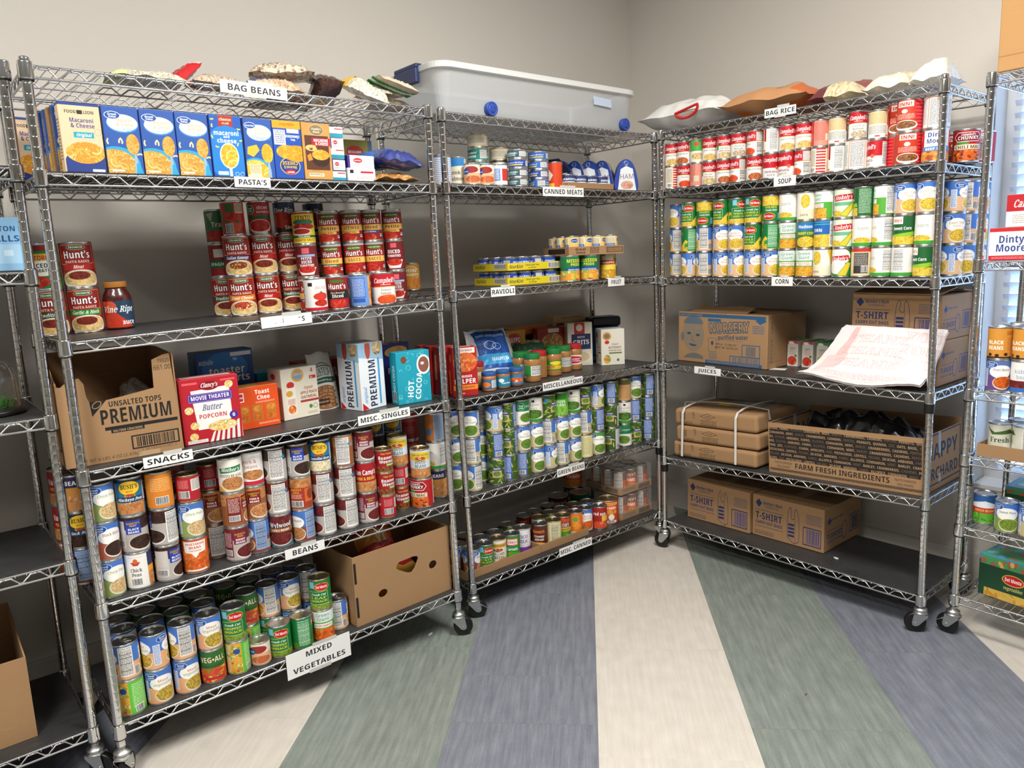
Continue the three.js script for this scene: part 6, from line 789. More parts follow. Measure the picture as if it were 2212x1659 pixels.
bb('bag of tan beans lying flat at the right end of the top shelf', .13, .14, .05, beansTex(['#cdb79c', '#b9a084', '#dccbb2'], 10), 1.115, .14, { seed: 14 });
// blue pasta bags on the pasta shelf
const pb = (l, w, d, t, c, u, v, o) => bag('pasta_bag', l, w, d, t, c, 'A1', u, v, { mat: shiny(c), group: 'pasta bags', ...o });
pb('clear bag of brown pasta lying at the right end of the pasta shelf', .17, .15, .045, P(200, 160, (k) => k.noodles(100, 80, 100, 80, ['#c8955c', '#b07c44', '#dab07c'], 9, 110, { box: 1 })), 1.065, .08, { seed: 31 });
pb('bright blue pasta bag on top of the pile', .17, .16, .10, P(200, 160, (k) => k.fill('#1d62b8').rect(150, 20, 50, 60, '#e0b93a')), 1.07, .16, { seed: 32, up: .05, rz: .15 });
pb('navy blue pasta bag drooping in front of the bright blue bag', .17, .12, .075, P(200, 160, (k) => k.fill('#1f2f7c').rect(60, 70, 60, 20, '#c9d4ee')), 1.075, .055, { seed: 33, up: .046, rz: -.12 });

// ---------- jars ----------
const glass = phys({ color: '#ffffff', roughness: .03, transmission: 1, thickness: .004, ior: 1.5 });
function jar(label, prof, fillColor, lidColor, lidR, lidY, lidH, paint, lr, ly0, ly1, key, u, v, turn = 0, group) {
  const t = thing('jar', label, 'jar', group), N = 28;
  mesh('contents', lathe(prof, N), phys({ color: fillColor, roughness: .35, clearcoat: 1, clearcoatRoughness: .05 }), t);
  mesh('lid', lathe([[.0001, lidY + lidH], [lidR - .002, lidY + lidH], [lidR, lidY + lidH - .002], [lidR, lidY], [lidR - .002, lidY - .001], [.0001, lidY - .001]], 26), std(lidColor, .4), t);
  if (paint) {
    const cell = P(400, 160, paint), pos = [], nor = [], uv = [], idx = [];
    for (let j = 0; j < 2; j++) for (let i = 0; i <= N; i++) { const a = (i / N - .5) * 6.2832; pos.push(Math.sin(a) * lr, j ? ly1 : ly0, Math.cos(a) * lr); nor.push(Math.sin(a), 0, Math.cos(a)); uv.push(...cellUV(cell, i / N, j)); }
    for (let i = 0; i < N; i++) idx.push(i, i + 1, i + N + 1, i + 1, i + N + 2, i + N + 1);
    const g = new THREE.BufferGeometry(); g.setAttribute('position', new THREE.Float32BufferAttribute(pos, 3)); g.setAttribute('normal', new THREE.Float32BufferAttribute(nor, 3)); g.setAttribute('uv', new THREE.Float32BufferAttribute(uv, 2)); g.setIndex(idx);
    mesh('label', g, cell.mat, t);
  }
  place(t, key[0], +key[1], u, v, turn, .0003); return t;
}
jar('glass jar of tomato sauce with gold lid standing alone on the sauce shelf', [[.0001, 0], [.036, 0], [.039, .004], [.0395, .012], [.0395, .09], [.036, .104], [.029, .116], [.028, .13], [.0001, .13]], '#4a0f0a', '#b3742c', .0315, .124, .016, (k) => { k.fill('#24405c').poly([[60, 0], [150, 0], [280, 160], [80, 160]], '#c43a22').food(150, 30, 60, 40, ['#c8361f', '#d9583a'], 60, { wide: 1 }).txt('Vine Ripe', 216, 50, 50, '#fff', 'i', { w: 150 }).txt('Sauce', 250, 128, 40, '#fff', 's', { w: 80 }).food(190, 130, 40, 30, ['#c8361f', '#a8241a'], 40).bar(70, 90, 46, 60); }, .0399, .006, .084, 'A2', .196, .25, -.5);
const pbProf = [[.0001, 0], [.033, 0], [.036, .004], [.0365, .02], [.0355, .025], [.0355, .07], [.0365, .075], [.0365, .086], [.032, .096], [.03, .104], [.0001, .104]];
const pbG = 'peanut butter jars on the miscellaneous shelf', green = '#1f7a3c', redLid = '#b3222a', tan = '#a8743f';
const nutL = (k) => k.fill('#2f8a3c').nut(180, 6, 120, 148), labPB = (k) => k.fill('#3f8f34').rect(120, 80, 160, 60, '#e8b92c').oval(220, 44, 50, 30, '#f0d83c').food(170, 110, 40, 26, ['#c9924c', '#a8702f'], 20);
[['green-lidded peanut butter jar nearest the shelf edge, nutrition panel showing', green, nutL, .452, .085, -.6], ['red-lidded peanut butter jar without visible label behind the front green lid', redLid, null, .535, .135, 0], ['green-lidded peanut butter jar with yellow and green label', green, labPB, .62, .13, -.75], ['green-lidded peanut butter jar behind the yellow labelled one', green, (k) => k.fill('#2f7a3c').nut(170, 6, 130, 148), .715, .165, -.7], ['red-lidded peanut butter jar with round red label at the right', redLid, (k) => k.fill('#e9e4da').oval(200, 80, 74, 60, '#c01f30').txt('PEANUT', 200, 66, 30, '#fff', 's', { w: 110 }).txt('BUTTER', 200, 100, 30, '#fff', 's', { w: 110 }), .80, .18, -.75], ['green-lidded jar at the back left of the peanut butter group', green, nutL, .455, .165, -.4], ['green-lidded jar deepest in the peanut butter group', green, nutL, .705, .228, 0]].forEach(([l, c, p, u, v, a]) => jar(l, pbProf, tan, c, .034, .099, .021, p, .0362, .026, .07, 'B3', u, v, a, pbG));
jar('small red-lidded peanut butter jar behind the baby food jars', [[.0001, 0], [.029, 0], [.031, .004], [.031, .085], [.027, .094], [.0001, .094]], tan, redLid, .03, .09, .02, (k) => k.fill('#c9a070').rect(0, 0, 400, 40, '#d8cfc0'), .0313, .01, .07, 'B3', .198, .145, 0, pbG);
const babyP = [[.0001, 0], [.027, 0], [.0295, .004], [.030, .012], [.030, .056], [.027, .064], [.0001, .064]];
[['peach fruit print, leftmost', .188, '#c8783c', (k) => k.fill('#3f6f9c').oval(170, 90, 40, 44, '#e8843c').rect(220, 20, 90, 120, '#dfe6ec').small(226, 26, 78, 108, '#4a5a6a', 9)], ['teal blue label, middle', .262, '#a06a38', (k) => k.fill('#1f86a8').oval(180, 60, 26, 30, '#eef3f5').txt('Gerber', 230, 100, 40, '#fff', 's', { w: 100 })], ['blue and red fruit print, rightmost', .334, '#8a5a34', (k) => k.fill('#2f7fb0').food(200, 90, 70, 44, ['#d9583a', '#e89a4c', '#f0e2cc'], 34)]].forEach(([d, u, c, p]) => jar(`baby food jar with ${d} of three`, babyP, c, '#2c5ca0', .0295, .063, .014, p, .0302, .010, .05, 'B3', u, .055, -.6, 'baby food jars'));
{ // plastic cup of red drink
  const t = thing('drink_cup', 'small clear cup of dark red drink beside the pineapple can', 'cup');
  mesh('drink', lathe([[.0001, .002], [.021, .002], [.027, .055], [.0001, .055]], 24), std('#5a0f1c', .3), t);
  mesh('cup_wall', lathe([[.0001, 0], [.0225, 0], [.0295, .068], [.031, .069], [.031, .071], [.0285, .070], [.0218, .0015]], 24), phys({ color: '#fff', roughness: .1, transmission: .9, thickness: 0 }), t);
  place(t, 'B', 2, .985, .1);
}
// ---------- corner unit: packets ----------
packet('pasta_meal_box', 'red pasta meal box with noodle photo at the left of the miscellaneous shelf', [.1, .192, .06], { f: P(240, 460, (k) => { k.fill('#b01f22').rect(20, 6, 200, 50, '#efe4da').txt('BACON RANCH', 120, 30, 26, '#8c1a1c', 's', { w: 150 }); k.noodles(124, 140, 116, 90, ['#e2703a', '#d25a28', '#f09a5c'], 16, 90); k.txt('HAMBURGER', 110, 272, 30, '#fff', 's', { w: 150 }).txt('HELPER', 116, 318, 60, '#fff', 's', { w: 210 }).rect(0, 352, 240, 46, '#f08a2c').txt('CHILI MACARONI', 130, 375, 24, '#5a2410', 'i', { w: 150 }).rect(50, 424, 60, 12, '#e8a8a0'); }), l: P(140, 460, (k) => k.fill('#b01f22').rect(20, 220, 40, 220, '#e08a2c').oval(80, 100, 30, 40, '#c87a3c')), t: P(240, 140, (k) => k.fill('#b01f22').rect(30, 30, 180, 40, '#e9d9d0')) }, 'B3', .062, .055, -.35, 0);
[.10, .165, .23].forEach((v, i) => packet('pasta_meal_box', `red pasta meal box ${['just', 'second', 'third'][i]} behind the noodle photo box`, [.1, .19, .05], { f: flat('#b01f22'), l: P(100, 380, (k) => k.fill('#b01f22').rect(20, 60, 30, 200, '#e0a080')), t: P(200, 100, (k) => k.fill('#b01f22').rect(20, 30, 150, 30, '#d9a8a0')) }, 'B3', .05, v + .04, -.1, 0));
packet('cereal_box', 'yellow and red oat cereal box behind the peanut butter', [.14, .2, .05], { f: P(280, 400, (k) => k.fill('#c8962c').oval(140, 90, 90, 60, '#c4302a').txt('MAYPO', 140, 92, 66, '#fff', 's', { w: 160, edge: '#5c1410' }).food(140, 300, 110, 80, ['#d9b05c', '#a8702f'], 30)), l: flat('#c8962c'), t: flat('#c8962c') }, 'B3', .54, .33, 0, 0);
packet('snack_bar_box', 'flat brown and orange bar box lying behind the oat cereal', [.26, .2, .06], { f: P(300, 220, (k) => k.fill('#5a3424').rect(0, 0, 300, 40, '#d97a34').rect(100, 50, 60, 70, '#2c1a14').rect(190, 50, 60, 70, '#2c1a14')), l: flat('#5a3424'), t: flat('#d97a34') }, 'B3', .70, .418, 0, 0);
packet('pasta_meal_box', 'red box with brown pasta photo beside the grits', [.15, .19, .05], { f: P(280, 360, (k) => k.fill('#9c2420').rect(110, 8, 110, 36, '#efe4da').noodles(150, 130, 110, 80, ['#c8955c', '#a8733c', '#dcb078'], 16, 70).rect(20, 230, 240, 90, '#7a1a18')), l: P(100, 360, (k) => k.fill('#9c2420').oval(50, 90, 30, 40, '#b07a44')), t: flat('#9c2420') }, 'B3', .785, .335, -.25, 0);
packet('potato_box', 'cream and red instant potato box at the back of the miscellaneous shelf', [.2, .235, .06], { f: P(400, 460, (k) => k.fill('#c9a878').rect(0, 0, 400, 50, '#d4b488').rect(40, 70, 360, 120, '#8c1f1c').txt('HUNGRY', 220, 128, 90, '#f0e6d2', 's', { w: 300 }).small(100, 20, 240, 16, '#6a4a2a', 8)), l: P(120, 460, (k) => k.fill('#c9a878').small(20, 80, 80, 60, '#5a3a1c', 12)), t: flat('#c9a878') }, 'B3', .965, .40, -.12, 0);
packet('grits_box', 'white and navy quick grits box on the miscellaneous shelf', [.125, .208, .05], { f: P(260, 420, (k) => k.fill('#d8d0c0').rect(70, 0, 110, 110, '#a82c28').oval(124, 50, 34, 34, '#d9c4ae').rect(40, 110, 200, 150, '#232d56').txt('QUICK', 140, 140, 24, '#d9d2c0', 's', { w: 80 }).txt('GRITS', 140, 190, 60, '#f0ece2', 'e', { w: 170 }).oval(150, 340, 100, 60, '#e9e0cc').oval(150, 330, 80, 44, '#d8c49c')), l: P(100, 420, (k) => k.fill('#d8d0c0').small(20, 40, 60, 330, '#7a7264', 14)), t: flat('#d8d0c0') }, 'B3', .90, .25, -.45, 0);
packet('baby_food_box', 'white organic butternut pouch box at the right of the miscellaneous shelf', [.115, .172, .1], (() => { const face = (a) => P(240, 360, (k) => { k.fill('#e2ddd0'); k.oval(a ? 60 : 130, 70, 44, 40, '#c99a4c').oval(a ? 60 : 130, 70, 28, 24, '#8a6a5a').oval(60, 130, 24, 18, '#c8302a'); k.txt('Organic', 140, 150, 26, '#8a7a5a', 'i', { w: 70 }).txt('BUTTERNUT', 140, 184, 30, '#7a5f36', 's', { w: 130 }).txt('PUMPKIN PEAR', 140, 214, 22, '#7a5f36', 's', { w: 130 }).rect(80, 232, 130, 14, '#6a7a3a').food(60, 300, 36, 44, ['#e0b04c', '#d98a34', '#8aa04a'], 28); k.oval(170, 310, 14, 14, '#4f8a4a'); if (!a) k.rect(120, 250, 120, 110, '#93a04a'); }); return { f: face(1), l: face(1), r: face(0), t: flat('#e2ddd0') }; })(), 'B3', 1.025, .16, -.55, 0);
{ // formula tub
  const t = thing('formula_tub', 'blue plastic formula tub with black lid behind the butternut box', 'tub');
  mesh('tub_body', new RoundedBoxGeometry(.15, .15, .1, 3, .02).translate(0, .1, 0), std('#1f4a7c', .35), t); mesh('tub_lid', new RoundedBoxGeometry(.155, .05, .105, 3, .014).translate(0, .197, 0), std('#131722', .35), t); mesh('tub_foot', new RoundedBoxGeometry(.145, .03, .095, 2, .01).translate(0, .0155, 0), std('#1f4a7c', .35), t); mesh('label', box(.1, .05, .0006, 0, .135, .0504), std('#4f8fc0', .4), t);
  place(t, 'B', 3, 1.10, .275, -.4, 0);
}
bag('flour_bag', 'blue and white potato flake bag slumping beside the meal boxes', .2, .24, .1, P(300, 360, (k) => { k.fill('#dfe2e6').poly([[30, 20], [280, 20], [280, 250], [40, 250]], '#1d4fa0').rect(30, 190, 250, 70, '#3fa0d8').rect(30, 260, 250, 30, '#1d4fa0').txt('BASIC AMERICAN FOODS', 150, 60, 24, '#dfe8f4', 'e', { w: 210 }).oval(120, 130, 44, 28, null, '#dfe8f4', 4).oval(170, 140, 34, 22, null, '#dfe8f4', 4).txt('MASHED', 180, 226, 34, '#eaf4fa', 's', { w: 130 }); }), 'B3', .335, .24, { seed: 41, rx: 1.15, turn: -.15 });
bag('flour_bag', 'white paper bag behind the blue potato flake bag', .13, .2, .08, P(200, 200, (k) => k.fill('#d5d6d6')), 'B3', .43, .285, { seed: 42, rx: 1.2, turn: -.2 });
bag('snack_bag', 'green and brown snack bag in the middle of the miscellaneous shelf', .15, .16, .07, P(240, 200, (k) => k.fill('#24462c').oval(70, 130, 50, 40, '#7a3a34').txt('TORAS', 70, 130, 24, '#e6d9c0', 's').rect(130, 110, 110, 90, '#5a2420')), 'B3', .585, .25, { seed: 43, rx: 1.0, up: 0, turn: -.4 });
bag('mix_bag', 'cream bag with red mix panel in the miscellaneous shelf', .11, .16, .06, P(240, 200, (k) => k.fill('#cfc5ae').rect(110, 60, 100, 80, '#8c2430').txt('MIX', 160, 110, 40, '#e6d9c8', 's').rect(60, 170, 160, 30, '#d9d34a')), 'B3', .655, .325, { seed: 44, rx: 1.05, up: .0, turn: -.4 });
// tuna in shrink-wrapped yellow trays
const tray = (name, label, w, h, d, cellF, cellS, key, u, v, turn, up) => { const t = thing(name, label, 'tray'), th = .003; mesh('front_wall', panel(rectPts(w, h), th, cellF, w, h).translate(-w / 2, 0, d / 2 - th), cellF.mat, t); mesh('back_wall', panel(rectPts(w, h), th, cellF, w, h).translate(-w / 2, 0, -d / 2), cellF.mat, t); const dd = d - 2 * th - .0004; mesh('side_wall', panel(rectPts(dd, h), th, cellS, dd, h).rotateY(-Math.PI / 2).translate(-w / 2 + th, 0, -dd / 2), cellS.mat, t); mesh('side_wall', panel(rectPts(dd, h), th, cellS, dd, h).rotateY(Math.PI / 2).translate(w / 2 - th, 0, dd / 2), cellS.mat, t); mesh('tray_floor', box(w - 2 * th - .0004, .0018, dd, 0, .001, 0), cellF.mat, t); place(t, key[0], +key[1], u, v, turn, up + .0004); return t; };
const tunaF = P(420, 64, (k) => k.fill('#e6d024').txt('StarKist', 64, 32, 40, '#1d2450', 'i', { w: 106 }).txt('Chunk Light Tuna', 190, 22, 22, '#4a4a20', 'i', { w: 110 }).txt('in Water', 190, 44, 20, '#4a4a20', 'i', { w: 60 }).bar(318, 8, 92, 48)), tunaS = P(420, 64, (k) => k.fill('#e6d024').txt('StarKist', 80, 28, 44, '#1d2450', 'i', { w: 130 }).bar(260, 6, 140, 44));
for (let j = 0; j < 2; j++) {
  const turn = -.02 + j * .03, cu = .512 - j * .004, cv = .218, up = j * .0605;
  tray('tuna_tray', `yellow cardboard tuna tray, ${j ? 'upper' : 'lower'} of two`, .304, .03, .23, tunaF, tunaS, 'B2', cu, cv, turn, up);
  for (let a = 0; a < 4; a++) for (let b = 0; b < 3; b++) { if (!j && b < 2 && a > 0) continue; const lx = (a - 1.5) * .0742, lz = (b - 1) * .0742, c = can('tunaB', `flat blue tuna can, ${ORD[a]} of ${['back', 'centre', 'front'][b]} row, ${j ? 'upper' : 'lower'} yellow tray`, 'tuna cans in yellow trays'); place(c, 'B', 2, cu + lx * Math.cos(turn) + lz * Math.sin(turn), cv + lx * Math.sin(turn) - lz * Math.cos(turn), turn + (a * 2 + b) * .9, up + .0026); c.children.forEach((m) => { m.scale.set(.88, 1.5, .88); }); }
}
{ // peach tray on top of the fruit cans
  const kf = K(420, 80, (k) => kraftFill(k).txt('Great', 90, 26, 34, '#1d120c', 's', { w: 80 }).txt('Value', 90, 56, 30, '#1d120c', 's', { w: 70 }).small(160, 12, 70, 56, '#2a1a10', 12).frame(290, 16, 120, 44, '#2a1a10', 5).small(296, 24, 108, 30, '#4a3020', 8)), ks = K(300, 80, (k) => kraftFill(k).rect(60, 16, 200, 48, '#2a1a12'));
  tray('peach_tray', 'brown cardboard tray of peach cans on top of the fruit cans', .29, .036, .21, kf, ks, 'B2', .805, .105, -.2, .1112);
  for (let a = 0; a < 4; a++) for (let b = 0; b < 3; b++) { const lx = (a - 1.5) * .069, lz = (b - 1) * .0665, turn = -.2, c = can('gvPeach', `cream and blue peach can, ${ORD[a]} of ${['back', 'middle', 'front'][b]} row in brown tray`, 'peach cans in the brown tray'); place(c, 'B', 2, .805 + lx * Math.cos(turn) + lz * Math.sin(turn), .105 + lx * Math.sin(turn) - lz * Math.cos(turn), -.9 + a * .35, .1142); }
}
place(can('fruitG', 'green fruit cocktail can hidden behind, propping the peach tray', 'cans on the fruit shelf'), 'B', 2, .74, .175, 0, .0002);
place(can('fruitG', 'green fruit cocktail can behind the pineapple, propping the peach tray', 'cans on the fruit shelf'), 'B', 2, .885, .165, 0, .0002);
// canned hams and the sausage tray
{
  const hamCell = P(220, 300, (k) => { k.fill('#1d3f9c').poly([[30, 300], [60, 90], [110, 60], [170, 90], [200, 300]], '#e9eef4').txt('HAM', 116, 160, 64, '#8a6a6a', 's', { w: 130, thin: 1 }).food(116, 240, 56, 40, ['#e0a890', '#d08a70', '#f0c8b4'], 40).oval(110, 36, 24, 26, '#2a55b4'); });
  const s = new THREE.Shape(); s.moveTo(-.04, 0); s.bezierCurveTo(-.058, 0, -.056, .03, -.05, .06); s.bezierCurveTo(-.042, .105, -.03, .14, 0, .142); s.bezierCurveTo(.03, .14, .042, .105, .05, .06); s.bezierCurveTo(.056, .03, .058, 0, .04, 0);
  const body = new THREE.ExtrudeGeometry(s, { depth: .038, bevelEnabled: true, bevelSize: .0015, bevelThickness: .0015, bevelSegments: 1, curveSegments: 10 }), face = new THREE.ShapeGeometry(s, 10).translate(0, 0, .0402), uv = face.attributes.uv, p = face.attributes.position;
  for (let i = 0; i < p.count; i++) uv.setXY(i, ...cellUV(hamCell, p.getX(i) / .112 + .5, p.getY(i) / .142));
  const navy = std('#1d2f7c', .3, .2), ring = new THREE.TorusGeometry(.009, .0013, 6, 16).translate(0, .125, .042);
  [[1.09, .10], [1.025, .165], [.963, .19], [.901, .218], [.839, .245], [.777, .27]].forEach(([u, v], i) => { const t = thing('ham_can', `blue pear-shaped ham can, ${ORD[i]} in the row from the right`, 'can', 'canned hams'); mesh('tin', body, i % 2 ? tin : navy, t); mesh('label', face, hamCell.mat, t); mesh('ring_pull', ring, tin, t); place(t, 'B', 1, u, v, i < 1 ? -.65 : -1.15, .002); });
  const kf = K(300, 40, (k) => kraftFill(k));
  tray('sausage_tray', 'low brown cardboard tray of sausage cans on the canned meats shelf', .285, .026, .145, kf, kf, 'B1', .79, .1, 0, 0);
  for (let a = 0; a < 4; a++) for (let b = 0; b < 2; b++) { const c = can('armour', `small navy sausage can, ${ORD[a]} of ${b ? 'front' : 'back'} row in brown tray`, 'sausage cans in tray'); place(c, 'B', 1, .79 + (a - 1.5) * .0685, .1 - (b - .5) * .067, -.6 + a * .3, .0026); c.children.forEach((m) => { m.scale.y = .72; }); }
  const fl = tag(mesh('carton_flap', new RoundedBoxGeometry(.12, .0025, .1, 1, .0008), std('#22305c', .6), scene), 'navy cardboard flap leaning over the sausage cans', 'flap'); place(fl, 'B', 1, .735, .19, .3, .112); fl.rotateZ(-.42);
}
// misc canned shelf: trays and shrink-wrapped yams
{
  const kf = K(300, 40, (k) => kraftFill(k));
  tray('can_tray', 'low brown cardboard tray at the left of the misc canned shelf', .41, .034, .255, kf, kf, 'B5', .2025, .1615, 0, 0);
  tray('can_tray', 'low brown cardboard tray in the middle of the misc canned shelf', .298, .034, .255, kf, kf, 'B5', .5585, .1615, 0, 0);
  const ky = K(300, 60, (k) => kraftFill(k).small(20, 14, 120, 30, '#4a3020', 9).bar(170, 10, 110, 40, '#8f6a4a', '#3a2414'));
  const film = phys({ color: '#ffffff', roughness: .08, transmission: .93, thickness: 0, ior: 1.3 });
  for (let j = 0; j < 2; j++) {
    const up = j * .126, turn = 0; tray('yam_tray', `shrink-wrapped brown tray of yams, ${j ? 'upper' : 'lower'} of two`, .232, .035, .232, ky, ky, 'B5', 1.06, .16, turn, up);
    for (let a = 0; a < 3; a++) for (let b = 0; b < 3; b++) if (j || b === 2 || !a) place(can('yamS', `orange yams can, ${['left', 'middle', 'right'][a]} of ${['back', 'centre', 'front'][b]} row, ${j ? 'upper' : 'lower'} wrapped tray`, 'yams in wrapped trays'), 'B', 5, 1.06 + (a - 1) * .0752, .16 - (b - 1) * .0752, (b === 2 && a === 1 ? -50 : b === 2 ? 70 : 90) * Math.PI / 180, up + .0026);
    const f = tag(mesh(numbered('shrink_wrap'), new RoundedBoxGeometry(.238, .122, .238, 3, .012).translate(0, .0612, 0), film, scene), `clear shrink wrap around the ${j ? 'upper' : 'lower'} yam tray`, 'wrap'); place(f, 'B', 5, 1.06, .16, turn, up + .0003);
  }
}

// ---------- right wall unit: rice bags ----------
const rice = (label, w, d, t, cell, u, v, o) => bag('rice_bag', label, w, d, t, cell, 'C0', u, v, { mat: o.paper ? undefined : shiny(cell), group: 'bags on the top right shelf', ...o });
{
  const wb = rice('large white rice sack with red carry handle on the top right shelf', .42, .40, .15, P(300, 260, (k) => k.fill('#eeece8').poly([[120, 120], [190, 100], [230, 130], [150, 150]], '#2a2a30').poly([[160, 130], [240, 112], [270, 140], [190, 160]], '#d9b93a').rect(200, 30, 80, 26, '#a83a44')), .07, .2, { seed: 51, paper: 1, flat: .7, fine: 20 });
  const hd = mesh('handle', wire(Array.from({ length: 15 }, (_, i) => { const a = Math.PI * (1 + i / 14); return V(Math.cos(a) * .06, Math.sin(a) * .035, 0); }).concat([V(.06, 0, 0), V(-.06, 0, 0)]), .006, 6).rotateX(.25).rotateZ(.2).translate(.07, .075, .205), std('#c8281f', .45), wb); hd.userData.label = 'red plastic carry handle';
}
rice('brown paper rice sack with orange stripe on the top right shelf', .38, .36, .12, P(300, 240, (k) => { kraftFill(k, '#c08c60'); k.poly([[70, 60], [120, 40], [90, 200], [40, 200]], '#d9742a').rect(240, 60, 60, 160, '#c8642c').small(140, 90, 90, 60, '#9c6a44', 14); }), .475, .18, { seed: 57, paper: 1, flat: .7, fine: 18, turn: .1 });
const noodleBag = P(256, 200, (k) => k.food(128, 100, 128, 100, ['#d8c6a0', '#e6dabc', '#c0a878'], 14, { box: 1, edge: 'rgba(120,90,50,.35)' }).rect(0, 120, 90, 80, '#6a2a30'));
rice('clear bag of noodles with maroon print right of the brown sack', .2, .2, .1, noodleBag, .775, .12, { seed: 53, turn: .05 });
rice('reddish brown bag lying behind the noodle bag', .2, .18, .15, P(200, 160, (k) => k.fill('#8f5148')), .75, .33, { seed: 54 });
rice('clear bag of cream coloured rice near the right post', .16, .18, .09, P(256, 200, (k) => k.fill('#e2d8bf').food(128, 100, 128, 100, ['#e6dcc4', '#d8ccb0', '#f0e8d6'], 7, { box: 1, edge: 'rgba(150,130,90,.25)' }).rect(160, 10, 70, 50, '#9cc0d8')), .965, .11, { seed: 55, turn: .1 });
rice('second clear bag of cream coloured rice behind the first', .18, .17, .15, P(256, 200, (k) => k.fill('#d8cca6').food(128, 100, 128, 100, ['#ddd0b0', '#cbbd98', '#e9e0c8'], 7, { box: 1, edge: 'rgba(150,130,90,.25)' })), .95, .32, { seed: 56 });
rice('small clear bag of white rice at the right post of the top shelf', .13, .18, .12, P(200, 160, (k) => k.fill('#e6e2d6').food(100, 80, 100, 80, ['#e9e5da', '#dcd6c6'], 6, { box: 1, edge: 'rgba(150,140,110,.25)' }).rect(0, 40, 30, 60, '#6aa06a')), 1.105, .14, { seed: 58 });

// ---------- cartons of the right wall unit ----------
{
  const b = '#2f5f86';
  closedCarton('water_carton', 'brown carton printed in blue with a baby face for purified nursery water', [.47, .235, .318], {
    f: K(760, 380, (k) => { kraftFill(k); k.rect(10, 12, 730, 24, b).txt('WITH ADDED FLUORIDE', 120, 24, 16, KR, 's', { w: 200 });
      k.poly([[700, 14], [750, 44], [700, 70], [660, 44]], b); k.small(640, 80, 90, 60, b, 12);
      // printed baby face
      const g = k.g; g.fillStyle = 'rgba(60,95,125,.62)'; g.beginPath(); g.ellipse(140, 90, 88, 62, 0, 3.14, 6.28); g.fill(); g.fillStyle = 'rgba(70,105,130,.26)'; g.beginPath(); g.ellipse(140, 170, 96, 130, 0, 0, 6.29); g.fill(); k.oval(40, 190, 16, 34, 'rgba(60,95,125,.5)').oval(100, 162, 20, 9, 'rgba(40,70,100,.75)').oval(180, 172, 20, 9, 'rgba(40,70,100,.75)').oval(100, 162, 7, 7, '#24384c').oval(180, 172, 7, 7, '#24384c').line([[136, 180], [128, 216], [150, 222]], 'rgba(40,70,100,.5)', 4); g.beginPath(); g.ellipse(136, 242, 34, 16, .1, 0, 3.14); g.fillStyle = 'rgba(40,60,90,.8)'; g.fill(); g.fillStyle = 'rgba(50,85,115,.5)'; g.beginPath(); g.moveTo(60, 340); g.quadraticCurveTo(140, 280, 230, 330); g.lineTo(230, 350); g.lineTo(50, 350); g.fill();
      k.txt('NURSERY', 448, 104, 100, KR, 's', { w: 330, rot: -.08, edge: '#2c4a60', lw: 12 }).line([[270, 70], [282, 150], [520, 112], [596, 130]], '#3a5a70', 4).rect(270, 44, 110, 22, b); k.txt('purified water', 480, 172, 44, '#2c4a60', 's', { w: 250, rot: -.06 }).small(420, 196, 150, 10, '#5a6a70', 7); k.frame(276, 186, 64, 100, '#3a5a70', 3).oval(308, 222, 10, 16, '#2c4a60').txt('BTL0 11/04/21', 430, 226, 20, '#2a2a28', 'm', { w: 170 }).txt('BEST BY 05/02/23', 430, 250, 20, '#2a2a28', 'm', { w: 190 }); k.frame(560, 220, 140, 84, b, 6).bar(590, 226, 80, 72, '#b0855a', '#3a5a70'); k.frame(460, 306, 240, 62, b, 6); for (let p = 480; p < 690;) { const q = rnd(2, 7); k.rect(p, 312, q, 50, '#4a6478'); p += q + rnd(2, 7); } k.rect(250, 350, 470, 26, b).small(270, 356, 430, 14, '#b08458', 9); k.small(280, 296, 70, 44, '#4a6478', 10); }),
    l: K(380, 256, (k) => { kraftFill(k); }), r: K(560, 380, (k) => { kraftFill(k); 'ONE GALLON'.split('').forEach((c, i) => k.txt(c, 60, 60 + i * 30, 28, b, 's')); k.line([[270, 0], [270, 380]], '#c9a678', 2).rect(0, 330, 200, 3, '#7f5c38'); }),
    t: K(256, 200, (k) => kraftFill(k)),
  }, 'C3', .253, .248, .0);
  const flaps = scene.getObjectByName('water_carton');
  mesh('torn_flap', panel([[0, 0], [.3, 0], [.29, .08], [.2, .1], [.1, .07], [.02, .09]], .003, kDark, .3, .1).rotateX(-1.35).translate(-.17, .2365, .15), kDark.mat, flaps);
}
const mark = (k, s) => { const b = '#2c3566'; kraftFill(k); k.poly([[70, 26], [104, 56], [70, 88], [36, 56]], b).txt("Member's Mark", 214, 50, 34, b, 's', { w: 200 }).txt('COMMERCIAL', 210, 76, 16, b, 's', { w: 150, thin: 1 }).rect(30, 104, 300, 3, b).txt('T-SHIRT', 176, 146, 68, b, 's', { w: 280 }).txt('CARRY-OUT BAGS', 178, 194, 32, b, 's', { w: 286 }).rect(30, 222, 300, 3, b).small(30, 256, 200, 26, '#5a4a4a', 10); const g = k.g; g.strokeStyle = b; g.lineWidth = 4; g.beginPath(); g.moveTo(372, 120); g.quadraticCurveTo(366, 200, 372, 250); g.lineTo(440, 288); g.lineTo(486, 268); g.quadraticCurveTo(496, 120, 470, 60); g.quadraticCurveTo(452, 20, 440, 70); g.lineTo(444, 110); g.quadraticCurveTo(420, 130, 402, 100); g.quadraticCurveTo(420, 40, 396, 36); g.quadraticCurveTo(376, 60, 372, 120); g.stroke(); k.line([[446, 120], [450, 280]], b, 3); for (let i = 0; i < 4; i++) k.rect(378, 150 + i * 26, 62, 16, b); k.frame(560, 60, 140, 60, '#4a4a6a', 3).small(568, 68, 124, 44, '#5a5a70', 10).frame(530, 150, 170, 120, b, 7); for (let p = 556; p < 676;) { const q = rnd(3, 12); k.rect(p, 160, q, 100, 'rgba(58,66,130,.85)'); p += q + rnd(3, 9); } };
